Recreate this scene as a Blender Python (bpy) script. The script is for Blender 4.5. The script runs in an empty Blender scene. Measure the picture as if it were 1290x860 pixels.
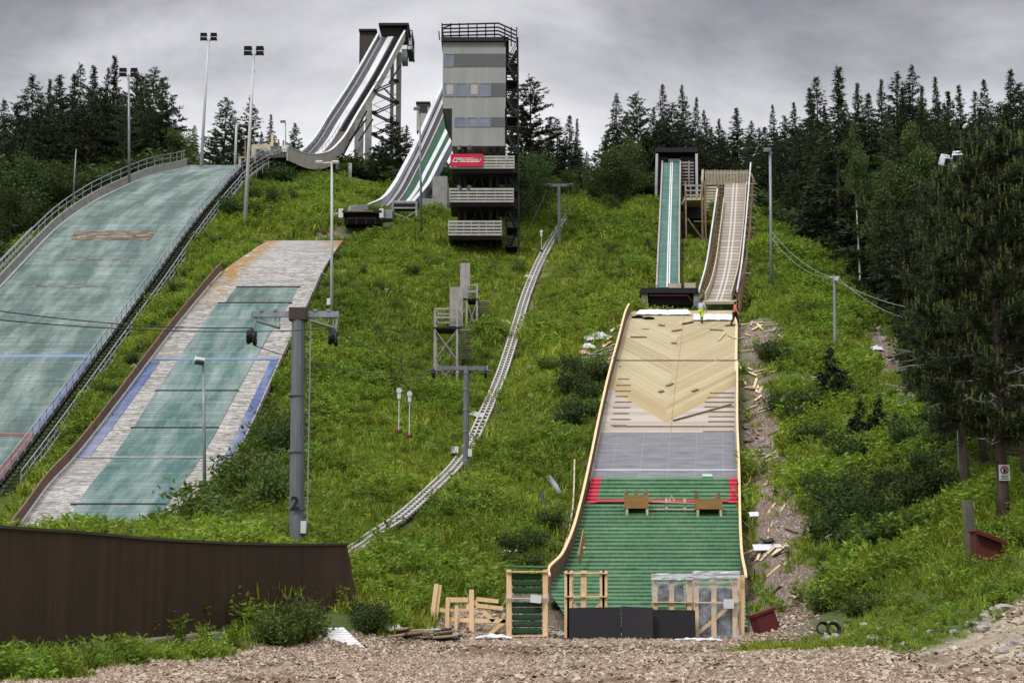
import bpy, math, random
import numpy as np
from mathutils import Vector, Matrix, noise
random.seed(7); rng = np.random.default_rng(7)
SC = bpy.context.scene; COL = SC.collection
# ------------------------------------------------------------------ camera
F, HZ, CZ = 2100.0, 320.0, 1.8
TH = math.atan(HZ / F); CT, ST = math.cos(TH), math.sin(TH)
cam = bpy.data.objects.new('camera', bpy.data.cameras.new('camera')); COL.objects.link(cam)
cam.location = (0, 0, CZ); cam.rotation_euler = (math.pi / 2 + TH, 0, 0)
cam.data.sensor_width = 36; cam.data.lens = 36 * F / 1290; cam.data.clip_end = 6000; cam.data.clip_start = .5
SC.camera = cam

def at(px, py, Y):
    u = (px - 645) / F; v = (430 - py) / F; t = Y / (CT - v * ST)
    return Vector((u * t, Y, CZ + t * (ST + v * CT)))
def proj(p):
    y, z = p[1], p[2] - CZ
    ax = y * CT + z * ST; up = -y * ST + z * CT
    return 645 + F * p[0] / ax, 430 - F * up / ax
def ppm(p):                                    # photograph pixels per metre at a point
    return F / (p[1] * CT + (p[2] - CZ) * ST)

# ------------------------------------------------------------------ mesh builder
class MB:
    def __init__(s): s.v = []; s.f = []; s.uv = []; s.m = []; s.k = 0
    def poly(s, pts, uv=None):
        i = len(s.v); s.v += [tuple(p) for p in pts]; s.f.append(tuple(range(i, i + len(pts))))
        s.uv.append(uv or [(0, 0)] * len(pts)); s.m.append(s.k)
    def box(s, c, size, R=None):
        c = Vector(c); h = Vector(size) / 2; i = len(s.v)
        for a in (-1, 1):
            for b in (-1, 1):
                for d in (-1, 1):
                    q = Vector((a * h.x, b * h.y, d * h.z))
                    if R is not None: q = R @ q
                    s.v.append(tuple(c + q))
        for q in ((0, 1, 3, 2), (4, 6, 7, 5), (0, 4, 5, 1), (2, 3, 7, 6), (0, 2, 6, 4), (1, 5, 7, 3)):
            s.f.append(tuple(i + k for k in q)); s.m.append(s.k)
            s.uv.append([(s.v[i + k][0] + s.v[i + k][1], s.v[i + k][2]) for k in q])
        return s
    def bar(s, p, q, w, h=None, up=(0, 0, 1)):
        p, q = Vector(p), Vector(q); h = h or w; d = q - p; L = d.length
        if L < 1e-5: return s
        d /= L; up = Vector(up)
        if abs(d.dot(up)) > .98: up = Vector((0, 1, 0))
        x = d.cross(up).normalized(); z = x.cross(d)
        R = Matrix((x, d, z)).transposed()
        return s.box((p + q) / 2, (w, L, h), R)
    def tube(s, pts, r, n=8, cap=True):
        pts = [Vector(p) for p in pts]; rs = r if isinstance(r, (list, tuple)) else [r] * len(pts)
        base = len(s.v); prev = None
        for k, p in enumerate(pts):
            d = (pts[min(k + 1, len(pts) - 1)] - pts[max(k - 1, 0)])
            d = d.normalized() if d.length > 1e-6 else Vector((0, 0, 1))
            a = prev if prev is not None else (Vector((0, 1, 0)) if abs(d.y) < .9 else Vector((1, 0, 0)))
            x = (a - d * a.dot(d)).normalized(); y = d.cross(x); prev = x
            for j in range(n):
                t = 2 * math.pi * j / n; s.v.append(tuple(p + (x * math.cos(t) + y * math.sin(t)) * rs[k]))
        for k in range(len(pts) - 1):
            for j in range(n):
                a = base + k * n; b = a + n; j2 = (j + 1) % n
                s.f.append((a + j, a + j2, b + j2, b + j)); s.m.append(s.k)
                s.uv.append([(j / n, k), ((j + 1) / n, k), ((j + 1) / n, k + 1), (j / n, k + 1)])
        if cap:
            for o, rev in ((base, True), (base + (len(pts) - 1) * n, False)):
                f = [o + j for j in range(n)]; s.f.append(tuple(f[::-1] if rev else f)); s.m.append(s.k); s.uv.append([(0, 0)] * n)
        return s
    def grid(s, P, UV=None):
        r, c = len(P), len(P[0]); b = len(s.v)
        for row in P: s.v += [tuple(p) for p in row]
        for i in range(r - 1):
            for j in range(c - 1):
                s.f.append((b + i * c + j, b + i * c + j + 1, b + (i + 1) * c + j + 1, b + (i + 1) * c + j)); s.m.append(s.k)
                s.uv.append([UV[i][j], UV[i][j + 1], UV[i + 1][j + 1], UV[i + 1][j]] if UV else [(0, 0)] * 4)
        return s
    def sweep(s, P, prof):                      # prof: list of (side, up) offsets round each point of the line P; closed section
        P = [Vector(p) for p in P]; b = len(s.v); acc = 0; V = []
        for k, p in enumerate(P):
            d = P[min(k + 1, len(P) - 1)] - P[max(k - 1, 0)]
            sd = Vector((d.y, -d.x, 0)).normalized(); up = Vector((0, 0, 1))
            if k: acc += (P[k] - P[k - 1]).length
            V.append(acc)
            pr = prof(k / (len(P) - 1)) if callable(prof) else prof
            n = len(pr)
            for a, c in pr: s.v.append(tuple(p + sd * a + up * c))
        for k in range(len(P) - 1):
            for j in range(n):
                j2 = (j + 1) % n
                s.f.append((b + k * n + j, b + k * n + j2, b + (k + 1) * n + j2, b + (k + 1) * n + j)); s.m.append(s.k)
                s.uv.append([(j * .3, V[k]), (j * .3 + .3, V[k]), (j * .3 + .3, V[k + 1]), (j * .3, V[k + 1])])
        for o, rev in ((b, False), (b + (len(P) - 1) * n, True)):
            f = [o + j for j in range(n)]; s.f.append(tuple(f[::-1] if rev else f)); s.m.append(s.k); s.uv.append([(0, 0)] * n)
        return s
    def build(s, name, mats, parent=None, smooth=False, base=None, bevel=0):
        me = bpy.data.meshes.new(name)
        V = np.array(s.v, dtype=np.float64).reshape(-1, 3)
        if parent is not None: org = Vector(worldloc(parent))
        elif base is not None: org = Vector(base)
        else:
            lo, hi = V.min(0), V.max(0); org = Vector(((lo[0] + hi[0]) / 2, (lo[1] + hi[1]) / 2, lo[2]))
        V = V - np.array(org)
        me.from_pydata(V.tolist(), [], s.f)
        ul = me.uv_layers.new(name='UVMap')
        ul.data.foreach_set('uv', np.array([c for f in s.uv for c in f], dtype=np.float32).ravel())
        if not isinstance(mats, (list, tuple)): mats = [mats]
        for m in mats: me.materials.append(m)
        if len(mats) > 1: me.polygons.foreach_set('material_index', s.m)
        if smooth: me.polygons.foreach_set('use_smooth', [True] * len(me.polygons))
        me.update()
        o = bpy.data.objects.new(name, me); COL.objects.link(o)
        if parent is not None: o.parent = parent
        else: o.location = org
        if bevel:
            b = o.modifiers.new('bevel', 'BEVEL'); b.width = bevel; b.segments = 2; b.limit_method = 'ANGLE'
        return o
def worldloc(o):
    l = Vector(o.location)
    while o.parent is not None: o = o.parent; l = l + Vector(o.location)
    return l
def tag(o, label=None, cat=None, group=None, kind=None):
    if label: o['label'] = label
    if cat: o['category'] = cat
    if group: o['group'] = group
    if kind: o['kind'] = kind
    return o
def thing(name, label, cat, loc, group=None):
    o = bpy.data.objects.new(name, None); COL.objects.link(o); o.location = loc; o.empty_display_size = .3
    return tag(o, label, cat, group)
def copy_tree(o, parent=None):
    c = o.copy(); COL.objects.link(c)
    if parent is not None: c.parent = parent
    for ch in list(o.children): copy_tree(ch, c)
    return c

# ------------------------------------------------------------------ materials
def lin(r, g, b):
    f = lambda c: (c / 255 / 12.92) if c / 255 <= .04045 else ((c / 255 + .055) / 1.055) ** 2.4
    return (f(r) * .76, f(g) * .76, f(b) * .76, 1)
class NT:
    def __init__(s, name):
        s.m = bpy.data.materials.new(name); s.m.use_nodes = True; s.n = s.m.node_tree.nodes; s.l = s.m.node_tree.links
        s.b = s.n['Principled BSDF']; s.b.inputs['Specular IOR Level'].default_value = .25
        s.out = s.n['Material Output']
    def node(s, t, **kw):
        n = s.n.new(t)
        for k, v in kw.items():
            if k in n.inputs: s.put(n.inputs[k], v)
            else: setattr(n, k, v)
        return n
    def put(s, i, v):
        if hasattr(v, 'links') or isinstance(v, bpy.types.NodeSocket): s.l.new(v, i)
        else: i.default_value = v
    def coord(s, kind='Object', scale=(1, 1, 1)):
        tc = s.node('ShaderNodeTexCoord'); mp = s.node('ShaderNodeMapping')
        s.l.new(tc.outputs[kind], mp.inputs['Vector']); mp.inputs['Scale'].default_value = scale
        return mp.outputs[0]
    def noise(s, vec, scale=1, detail=4, rough=.6, w=None):
        n = s.node('ShaderNodeTexNoise'); s.l.new(vec, n.inputs['Vector'])
        n.inputs['Scale'].default_value = scale; n.inputs['Detail'].default_value = detail; n.inputs['Roughness'].default_value = rough
        return n.outputs['Fac']
    def ramp(s, fac, stops):
        r = s.node('ShaderNodeValToRGB'); s.l.new(fac, r.inputs[0]); e = r.color_ramp.elements
        while len(e) < len(stops): e.new(.5)
        for k, (p, c) in enumerate(stops):
            e[k].position = p; e[k].color = c if len(c) == 4 else (*c, 1)
        return r.outputs[0]
    def rng(s, v, a, b, c=0, d=1):
        n = s.node('ShaderNodeMapRange'); s.put(n.inputs[0], v)
        for k, x in enumerate((a, b, c, d)): n.inputs[1 + k].default_value = x
        return n.outputs[0]
    def math(s, op, a, b=0.0):
        n = s.node('ShaderNodeMath', operation=op); s.put(n.inputs[0], a); s.put(n.inputs[1], b); return n.outputs[0]
    def mix(s, fac, a, b, mode='MIX'):
        n = s.node('ShaderNodeMix', data_type='RGBA', blend_type=mode); s.put(n.inputs[0], fac); s.put(n.inputs[6], a); s.put(n.inputs[7], b)
        return n.outputs[2]
    def sep(s, vec):
        n = s.node('ShaderNodeSeparateXYZ'); s.l.new(vec, n.inputs[0]); return n.outputs
    def bump(s, h, strength=.5, dist=.02):
        n = s.node('ShaderNodeBump'); s.put(n.inputs['Height'], h); n.inputs['Strength'].default_value = strength; n.inputs['Distance'].default_value = dist
        s.l.new(n.outputs[0], s.b.inputs['Normal'])
    def white(s, vec_or_val, dim='1D'):
        n = s.node('ShaderNodeTexWhiteNoise', noise_dimensions=dim)
        s.l.new(vec_or_val, n.inputs['W' if dim == '1D' else 'Vector']); return n.outputs['Value']
    def done(s, col, rough=.8, metal=0):
        s.put(s.b.inputs['Base Color'], col); s.put(s.b.inputs['Roughness'], rough); s.b.inputs['Metallic'].default_value = metal
        return s.m
def pbr(name, c1, c2, scale=3, rough=.7, stretch=(1, 1, 1), metal=0, bump=.2, coord='Object', fleck=None, spec=.25, rnd=0):
    t = NT(name); v = t.coord(coord, stretch); n = t.noise(v, scale, 6, .65)
    col = t.mix(t.rng(n, .3, .7), c1, c2)
    if fleck: col = t.mix(t.rng(t.noise(v, scale * 4.3, 3, .6), .6, .72), col, fleck)
    if rnd:
        oi = t.node('ShaderNodeObjectInfo'); k = t.rng(oi.outputs['Random'], 0, 1, 1 - rnd, 1 + rnd)
        col = t.mix(1.0, col, t.node('ShaderNodeCombineColor', Red=k, Green=k, Blue=k).outputs[0], 'MULTIPLY')
    t.b.inputs['Specular IOR Level'].default_value = spec
    if bump: t.bump(n, bump, .03)
    return t.done(col, rough, metal)

M = {}
M['galv'] = pbr('galvanised_steel', lin(128, 134, 140), lin(165, 170, 174), 4, .5, (1, 1, .3), .35, .05)
M['pylon'] = pbr('weathered_galvanised_tube', lin(100, 106, 110), lin(132, 138, 142), 3, .55, (1, 1, .2), .25, .05)
M['whitepole'] = pbr('pale_painted_pole', lin(185, 188, 188), lin(214, 216, 214), 2, .5, (1, 1, .1), 0, .02)
M['dark'] = pbr('black_painted_steel', lin(24, 25, 27), lin(44, 45, 47), 3, .6, bump=.05)
M['darkwood'] = pbr('dark_tarred_timber', lin(34, 32, 31), lin(58, 54, 50), 3, .85, (1, 1, .2))
M['black'] = pbr('black_plastic', lin(26, 24, 27), lin(40, 37, 41), 1.2, .55, bump=.05)
M['shade'] = pbr('dark_lamp_glass', lin(30, 33, 38), lin(50, 54, 60), 2, .2, bump=0, spec=.5)
M['greywood'] = pbr('grey_weathered_timber', lin(148, 142, 138), lin(186, 180, 175), 3, .85, (1, 1, .25), fleck=lin(110, 104, 100))
M['rawood'] = pbr('fresh_sawn_spruce', lin(234, 198, 146), lin(250, 220, 176), 2.5, .75, (1, 1, .3), fleck=lin(188, 146, 98), rnd=.06)
M['palewood'] = pbr('pale_bleached_plank', lin(196, 182, 152), lin(216, 206, 182), 3, .8, (1, 1, 1), fleck=lin(150, 132, 104), rnd=.1)
M['oldwood'] = pbr('old_brown_plank', lin(120, 100, 78), lin(160, 138, 110), 3, .85, (1, 1, 1), fleck=lin(80, 66, 52), rnd=.12)
M['boxwood'] = pbr('varnished_plywood', lin(150, 112, 64), lin(178, 140, 86), 3, .7, (.4, 1, 3), fleck=lin(120, 86, 48))
M['brownboard'] = pbr('brown_stained_board', lin(104, 82, 70), lin(134, 108, 94), 1.5, .85, (1, 1, 1), fleck=lin(70, 56, 50))
M['concrete'] = pbr('weathered_concrete', lin(136, 134, 130), lin(172, 170, 165), 1.6, .9, fleck=lin(108, 106, 102))
M['paleconc'] = pbr('pale_panel', lin(176, 173, 164), lin(196, 193, 184), .6, .8, (1, 1, .4), bump=.05)
M['plastic'] = pbr('crumpled_white_plastic', lin(205, 210, 214), lin(236, 238, 240), 5, .35, bump=.6)
M['sheet'] = pbr('white_fibre_sheet', lin(218, 222, 228), lin(240, 242, 246), 1.2, .8, bump=.3)
M['white'] = pbr('white_paint', lin(212, 212, 210), lin(232, 232, 230), 2, .5, bump=.05)
M['red'] = pbr('red_barn_paint', lin(84, 34, 32), lin(110, 50, 46), 3, .7, (6, 6, .6))
M['rubber'] = pbr('black_rubber', lin(22, 22, 24), lin(44, 44, 46), 4, .6)
M['cable'] = pbr('dark_steel_cable', lin(46, 48, 52), lin(70, 72, 76), 4, .5, bump=0)
M['palecable'] = pbr('pale_cable_sheath', lin(150, 152, 152), lin(176, 178, 178), 4, .5, bump=0)
M['rock'] = pbr('grey_pink_rock', lin(138, 128, 124), lin(188, 180, 174), 2.5, .9, fleck=lin(96, 88, 84), rnd=.2)
M['glass'] = pbr('window_glass', lin(104, 112, 126), lin(142, 150, 164), .7, .08, bump=0, spec=.8)  # pale blue-grey base colour imitates sky reflected in the panes
M['blind'] = pbr('pale_blind', lin(176, 170, 164), lin(200, 194, 188), .7, .6, bump=0)
M['bark'] = pbr('grey_brown_bark', lin(66, 56, 50), lin(100, 86, 76), 5, .95, (1, 1, .25), bump=.8)
M['pinebark'] = pbr('reddish_pine_bark', lin(82, 62, 52), lin(122, 94, 78), 5, .95, (1, 1, .25), bump=.8)
M['birchbark'] = pbr('white_birch_bark', lin(196, 192, 186), lin(222, 220, 214), 1.4, .8, (1, 1, 3), fleck=lin(50, 46, 44))
M['concretefoot'] = pbr('sandy_concrete_footing', lin(150, 142, 128), lin(182, 174, 158), 2, .9, fleck=lin(112, 104, 92))
# leaves: diffuse plus light let through, hue drifting in clumps and from plant to plant
def leafmat(name, dark, light, tip=None, scale=.9, trans=.35, rough=.6, orand=.25, world=False):
    t = NT(name); v = t.coord('Object'); n = t.noise(v, scale, 3, .6); geo = t.node('ShaderNodeNewGeometry'); oi = t.node('ShaderNodeObjectInfo')
    isl = geo.outputs['Random Per Island']
    f = t.math('ADD', t.math('MULTIPLY', t.rng(n, .3, .7), .55), t.math('MULTIPLY', isl, .45))
    col = t.mix(f, dark, light)
    if tip is not None: col = t.mix(t.rng(isl, .8, .85), col, tip)
    if world:
        wn = t.noise(geo.outputs['Position'], .11, 5, .62); wn2 = t.noise(geo.outputs['Position'], .7, 3, .6); k = t.math('ADD', t.math('MULTIPLY', t.rng(wn, .32, .66), .75), t.math('MULTIPLY', t.rng(wn2, .3, .7), .35)); kk = t.rng(k, 0, 1.1, .62, 1.28)
        col = t.mix(1.0, col, t.node('ShaderNodeCombineColor', Red=t.math('MULTIPLY', kk, t.rng(wn, .3, .7, .88, 1.1)), Green=kk, Blue=kk).outputs[0], 'MULTIPLY')
    hs = t.node('ShaderNodeHueSaturation', Color=col, Hue=t.rng(oi.outputs['Random'], 0, 1, .485, .515), Value=t.rng(oi.outputs['Random'], 0, 1, 1 - orand, 1 + orand))
    col = hs.outputs[0]
    t.done(col, rough); t.b.inputs['Specular IOR Level'].default_value = .2
    tr = t.node('ShaderNodeBsdfTranslucent', Color=t.mix(1.0, col, (1.0, 1.05, .6, 1), 'MULTIPLY')); mx = t.node('ShaderNodeMixShader')
    mx.inputs[0].default_value = trans; t.l.new(t.b.outputs[0], mx.inputs[1]); t.l.new(tr.outputs[0], mx.inputs[2]); t.l.new(mx.outputs[0], t.out.inputs[0])
    return t.m
def L3(r, g, b): return (r, g, b, 1)
M['spruce'] = leafmat('spruce_needles', L3(.012, .023, .010), L3(.040, .062, .023), None, .5, .15, .6, .45)
M['pine'] = leafmat('pine_needles', L3(.018, .031, .013), L3(.054, .078, .031), None, .6, .15, .6, .45)
M['pinetip'] = leafmat('pine_needles_with_new_shoots', L3(.016, .026, .010), L3(.042, .062, .022), L3(.10, .115, .032), .8, .15)
M['birch'] = leafmat('birch_leaves', L3(.028, .050, .013), L3(.080, .115, .030), None, .6, .3)
M['bush'] = leafmat('willow_leaves', L3(.040, .070, .014), L3(.125, .170, .034), None, .8, .35)
M['bush2'] = leafmat('dark_shrub_leaves', L3(.024, .048, .012), L3(.066, .105, .026), None, .8, .3)
M['grass'] = leafmat('meadow_grass', L3(.112, .172, .016), L3(.345, .43, .042), L3(.41, .46, .10), .5, .35, .6, .30, True)
M['weed'] = leafmat('fireweed_leaves', L3(.080, .142, .015), L3(.295, .385, .048), None, .8, .35, .55, .3, True)
M['petal'] = leafmat('white_umbels', L3(.55, .58, .50), L3(.75, .77, .70), None, 1, .3)
M['yellow'] = leafmat('yellow_petals', L3(.55, .50, .03), L3(.70, .62, .06), None, 1, .3)
# ------------------------------------------------------------------ the three landing slopes as level cross-rows
def pchip(x, y, xi):
    x = np.asarray(x, float); y = np.asarray(y, float); h = np.diff(x); d = np.diff(y) / h; m = np.zeros(len(x))
    for k in range(1, len(x) - 1):
        if d[k - 1] * d[k] > 0:
            w1, w2 = 2 * h[k] + h[k - 1], h[k] + 2 * h[k - 1]; m[k] = (w1 + w2) / (w1 / d[k - 1] + w2 / d[k])
    m[0], m[-1] = d[0], d[-1]
    k = np.clip(np.searchsorted(x, xi) - 1, 0, len(x) - 2); t = (xi - x[k]) / h[k]
    return ((1 + 2 * t) * (1 - t) ** 2) * y[k] + t * (1 - t) ** 2 * h[k] * m[k] + t * t * (3 - 2 * t) * y[k + 1] + t * t * (t - 1) * h[k] * m[k + 1]
class Slope:
    def __init__(s, rows):
        rows = sorted(rows, key=lambda r: -r[0]); s.rows = rows
        s.q = [-r[0] for r in rows]
        A = [(at(r[1], r[0], r[3]), at(r[2], r[0], r[3])) for r in rows]
        s.L = np.array([a for a, b in A]); s.R = np.array([b for a, b in A])
        s.ys = s.L[:, 1]; Y = np.linspace(s.ys[0], s.ys[-1], 400); s.Y = Y
        s.z = pchip(s.ys, s.L[:, 2], Y); s.xl = pchip(s.ys, s.L[:, 0], Y); s.xr = pchip(s.ys, s.R[:, 0], Y)
        s.V = np.concatenate([[0], np.cumsum(np.hypot(np.diff(Y), np.diff(s.z)))])
    def yof(s, py): return float(np.interp(-py, s.q, s.ys))
    def pt(s, y, k, off=0.0):
        z = np.interp(y, s.Y, s.z); a = np.interp(y, s.Y, s.xl); b = np.interp(y, s.Y, s.xr)
        dz = (np.interp(y + .5, s.Y, s.z) - np.interp(y - .5, s.Y, s.z)); l = math.hypot(1, dz)
        return Vector((a + (b - a) * k, y - off * dz / l, z + off / l))
    def uv(s, y, k):
        a = np.interp(y, s.Y, s.xl); b = np.interp(y, s.Y, s.xr)
        return ((k - .5) * (b - a), float(np.interp(y, s.Y, s.V)))
    def strip(s, mb, y0, y1, k0, k1, off=0, n=40, m=6):
        P, U = [], []
        for i in range(n + 1):
            y = y0 + (y1 - y0) * i / n
            a = k0(y) if callable(k0) else k0; b = k1(y) if callable(k1) else k1
            P.append([s.pt(y, a + (b - a) * j / m, off) for j in range(m + 1)]); U.append([s.uv(y, a + (b - a) * j / m) for j in range(m + 1)])
        return mb.grid(P, U)
    def slab(s, mb, y0, y1, k0, k1, off=0, th=.12, n=40, m=6):
        """a strip with a closed underside and edges"""
        s.strip(mb, y0, y1, k0, k1, off, n, m)
        b0 = len(mb.v); P = []
        for i in range(n + 1):
            y = y0 + (y1 - y0) * i / n
            a = k0(y) if callable(k0) else k0; b = k1(y) if callable(k1) else k1
            P.append((s.pt(y, a, off), s.pt(y, b, off), s.pt(y, b, off - th), s.pt(y, a, off - th)))
        for i in range(n):
            A, B = P[i], P[i + 1]
            mb.poly([A[1], B[1], B[2], A[2]]); mb.poly([B[0], A[0], A[3], B[3]]); mb.poly([A[3], A[2], B[2], B[3]])
        A, B = P[0], P[-1]; mb.poly([A[0], A[1], A[2], A[3]]); mb.poly([B[1], B[0], B[3], B[2]])
        return mb
    def edge(s, k, y0, y1, n=60, off=0.0, dx=0.0): return [s.pt(y0 + (y1 - y0) * i / n, k, off) + Vector((dx, 0, 0)) for i in range(n + 1)]

MAIN = Slope([(792, 722, 942, 66.5), (768, 706, 940, 69), (742, 692, 938, 72.5), (720, 709, 934, 76), (690, 722, 932, 80), (650, 733, 931, 86), (600, 744, 930, 92), (545, 755, 928, 98.5), (490, 767, 928, 105.5), (440, 780, 928, 113.5), (400, 791, 928, 122), (391, 797, 926, 125.5)])
LEFT2 = Slope([(700, 5, 195, 89), (668, 20, 215, 93), (620, 55, 255, 98), (576, 95, 296, 103), (493, 160, 336, 112), (450, 192, 355, 117), (382, 246, 388, 125), (340, 283, 407, 131), (315, 318, 423, 138), (303, 338, 432, 145)])
BIG = Slope([(720, -350, -95, 88), (600, -222, 4, 102), (450, -92, 118, 120), (370, -10, 178, 133), (290, 67, 236, 148), (255, 115, 264, 156), (236, 153, 281, 161), (220, 192, 294, 167), (211, 232, 303, 175), (208, 238, 305, 180)])

# ------------------------------------------------------------------ terrain through known ground points
G = []
def g(px, py, Y, dz=0.0): p = at(px, py, Y); G.append((p.x, p.y, p.z + dz))
for a in ((-45, 18, 0), (-15, 18, 0), (15, 18, 0), (45, 18, .8), (-45, 36, 0), (-20, 36, 0), (0, 36, 0), (11, 36, .05), (-10, 48, .1), (3, 50, .1), (-60, 60, 1.5), (-90, 60, 3), (-90, 120, 14), (-60, 140, 22), (-75, 180, 34), (-90, 240, 47),
          (-58, 100, 6), (-56, 160, 33), (-30, 225, 52), (0, 225, 53), (30, 225, 54), (80, 230, 56), (80, 150, 40), (80, 100, 22), (70, 60, 9), (45, 40, 2.5), (0, 260, 55), (-60, 260, 52), (70, 260, 57), (-90, 260, 51), (90, 260, 57), (90, 18, 2), (-90, 18, 0)): G.append(a)
for a in ((0, 815, 48), (150, 812, 52), (300, 797, 56), (440, 768, 62), (520, 775, 63.5), (640, 772, 65), (600, 745, 68), (480, 700, 74), (560, 660, 83), (600, 600, 93), (500, 600, 92), (640, 560, 101), (560, 540, 104), (450, 560, 99),
          (640, 460, 118), (560, 490, 114), (500, 440, 121), (600, 412, 125), (440, 420, 121), (690, 380, 132), (690, 310, 148), (728, 264, 164), (640, 330, 142), (600, 322, 142), (520, 330, 138), (450, 320, 139), (430, 290, 149), (520, 284, 150), (590, 290, 152),
          (690, 640, 85), (720, 560, 97), (740, 480, 108), (770, 410, 121), (785, 370, 131), (800, 320, 141), (820, 262, 156), (770, 262, 160), (865, 330, 141), (870, 270, 156), (845, 384, 131), (905, 396, 127),
          (415, 345, 129), (330, 560, 100), (300, 620, 94), (370, 690, 62), (250, 700, 66), (60, 690, 62), (200, 690, 80), (430, 640, 84), (400, 500, 108),
          (350, 245, 160), (400, 260, 155), (330, 200, 178), (420, 262, 165), (460, 258, 170), (300, 290, 146), (250, 330, 139), (190, 420, 121), (150, 490, 111), (80, 580, 102), (40, 640, 95),
          (960, 400, 122), (1000, 390, 124), (1052, 447, 112), (972, 365, 129), (960, 300, 146), (1080, 345, 140), (1040, 300, 152), (1000, 262, 165), (1150, 400, 133), (1150, 470, 110), (1060, 490, 105), (985, 480, 104), (1180, 515, 96),
          (1000, 600, 86), (950, 640, 82), (1060, 560, 92), (970, 700, 72), (1010, 720, 69), (985, 785, 62.5), (940, 795, 62), (1100, 650, 76), (1150, 720, 62), (1222, 706, 53), (1263, 652, 58), (1290, 610, 64), (1200, 580, 80), (1100, 800, 51), (1030, 802, 57), (1290, 752, 46), (1230, 800, 43), (1290, 850, 36)): g(*a)
for S_, d in ((MAIN, .8), (LEFT2, .9), (BIG, .8)):
    for i in np.linspace(0, 399, 9).astype(int):
        G.append((S_.xl[i], S_.Y[i], S_.z[i] - d)); G.append((S_.xr[i], S_.Y[i], S_.z[i] - d))
G = np.array(G); GX = G[:, :2] / 50.0
def tps_k(A, B):
    r2 = ((A[:, None, :] - B[None, :, :]) ** 2).sum(2); return .5 * r2 * np.log(r2 + 1e-9)
n_ = len(G); Kx = tps_k(GX, GX) + np.eye(n_) * .004; P_ = np.hstack([np.ones((n_, 1)), GX])
W_ = np.linalg.solve(np.block([[Kx, P_], [P_.T, np.zeros((3, 3))]]), np.concatenate([G[:, 2], np.zeros(3)]))
def fbm(x, y, s, seed=0): return noise.fractal(Vector((x * s + seed, y * s, seed * 1.7)), 1.0, 2.0, 3)
def raw_z(X, Y):
    Q = np.stack([np.clip(X, -88, 88), np.clip(Y, 18, 258)], 1) / 50.0
    return tps_k(Q, GX) @ W_[:n_] + W_[n_] + Q @ W_[n_ + 1:]
STEP = .8
xs = np.arange(-88, 88.1, STEP); ys = np.arange(18, 236.1, STEP)
gx, gy = np.meshgrid(xs, ys); Z = raw_z(gx.ravel(), gy.ravel()).reshape(gx.shape)
flat = np.clip((Z - .4) / 2.5, 0, 1)
bump = np.array([fbm(a, b, .16) * .32 + fbm(a, b, .6, 5) * .10 for a, b in zip(gx.ravel(), gy.ravel())]).reshape(gx.shape)
Z = Z + bump * (flat * .9 + .08)
def carve(S_, marg, depth):
    for i, y in enumerate(ys):
        if S_.Y[0] - 1 <= y <= S_.Y[-1] + 1:
            zz = np.interp(y, S_.Y, S_.z); a = np.interp(y, S_.Y, S_.xl) - marg; b = np.interp(y, S_.Y, S_.xr) + marg
            k = (xs > a) & (xs < b); Z[i, k] = np.minimum(Z[i, k], zz - depth)
GR = Slope([(362, 826.5, 856, 133.5), (330, 828, 856, 140), (270, 831, 856.5, 152), (205, 834, 857.5, 165)])
WD = Slope([(380, 889, 920, 128), (372, 893.5, 921.5, 129.6), (344, 901.5, 929, 136), (290, 909, 936, 147.5), (237, 912.5, 940, 159.5), (231, 913, 940.5, 161)])
for S_ in (LEFT2, BIG): carve(S_, 1.0, .45)
def carve_main():
    for i, y in enumerate(ys):
        if MAIN.Y[0] - 1 <= y <= MAIN.Y[-1] + 1: k = (xs > np.interp(y, MAIN.Y, MAIN.xl) - 1) & (xs < np.interp(y, MAIN.Y, MAIN.xr) + 1); Z[i, k] = np.minimum(Z[i, k], np.interp(y, MAIN.Y, MAIN.z) - float(np.interp(y, [66, 70, 76], [.12, .3, .45])))
        if 56 < y < 67: k = (xs > -3) & (xs < 11.5); Z[i, k] = np.maximum(Z[i, k], .1 + (y - 56) * .022)
carve_main(); carve(GR, .9, 1.0); carve(WD, 1.0, 1.3)
for i in np.where((ys > 125) & (ys < 135))[0]: k = (xs > 9.6) & (xs < 18.6); Z[i, k] = np.minimum(Z[i, k], 22.75 + max(0, ys[i] - 130.5) * .5)
zt_ = at(875, 330, 147).z
for i in np.where((ys > 146.5) & (ys < 158.5))[0]: k = (xs > 15.6) & (xs < 18.4); Z[i, k] = np.minimum(Z[i, k], zt_ + max(0, ys[i] - 155) * .6)
zt_ = at(455, 281.5, 149).z
for i in np.where((ys > 145.8) & (ys < 153.2))[0]: k = (xs > -16.2) & (xs < -10.6); Z[i, k] = np.minimum(Z[i, k], zt_)
def tz(x, y):
    i = (y - ys[0]) / STEP; j = (x - xs[0]) / STEP
    i = min(max(i, 0), len(ys) - 1.001); j = min(max(j, 0), len(xs) - 1.001); a, b = int(i), int(j); fi, fj = i - a, j - b
    return float((Z[a, b] * (1 - fj) + Z[a, b + 1] * fj) * (1 - fi) + (Z[a + 1, b] * (1 - fj) + Z[a + 1, b + 1] * fj) * fi)
def gp(px, py, y0=34.0, y1=230.0):
    """ground point seen at a photograph pixel"""
    y = y0; last = None
    while y < y1:
        p = at(px, py, y); h = p.z - tz(p.x, y)
        if h <= 0 and last is not None:
            t = last[1] / (last[1] - h); y = last[0] + (y - last[0]) * t; p = at(px, py, y); return Vector((p.x, y, tz(p.x, y)))
        last = (y, h) if h > 0 else last; y += .4
    p = at(px, py, 150); return Vector((p.x, 150, tz(p.x, 150)))
def gz(x, y): return Vector((x, y, tz(x, y)))

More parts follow.
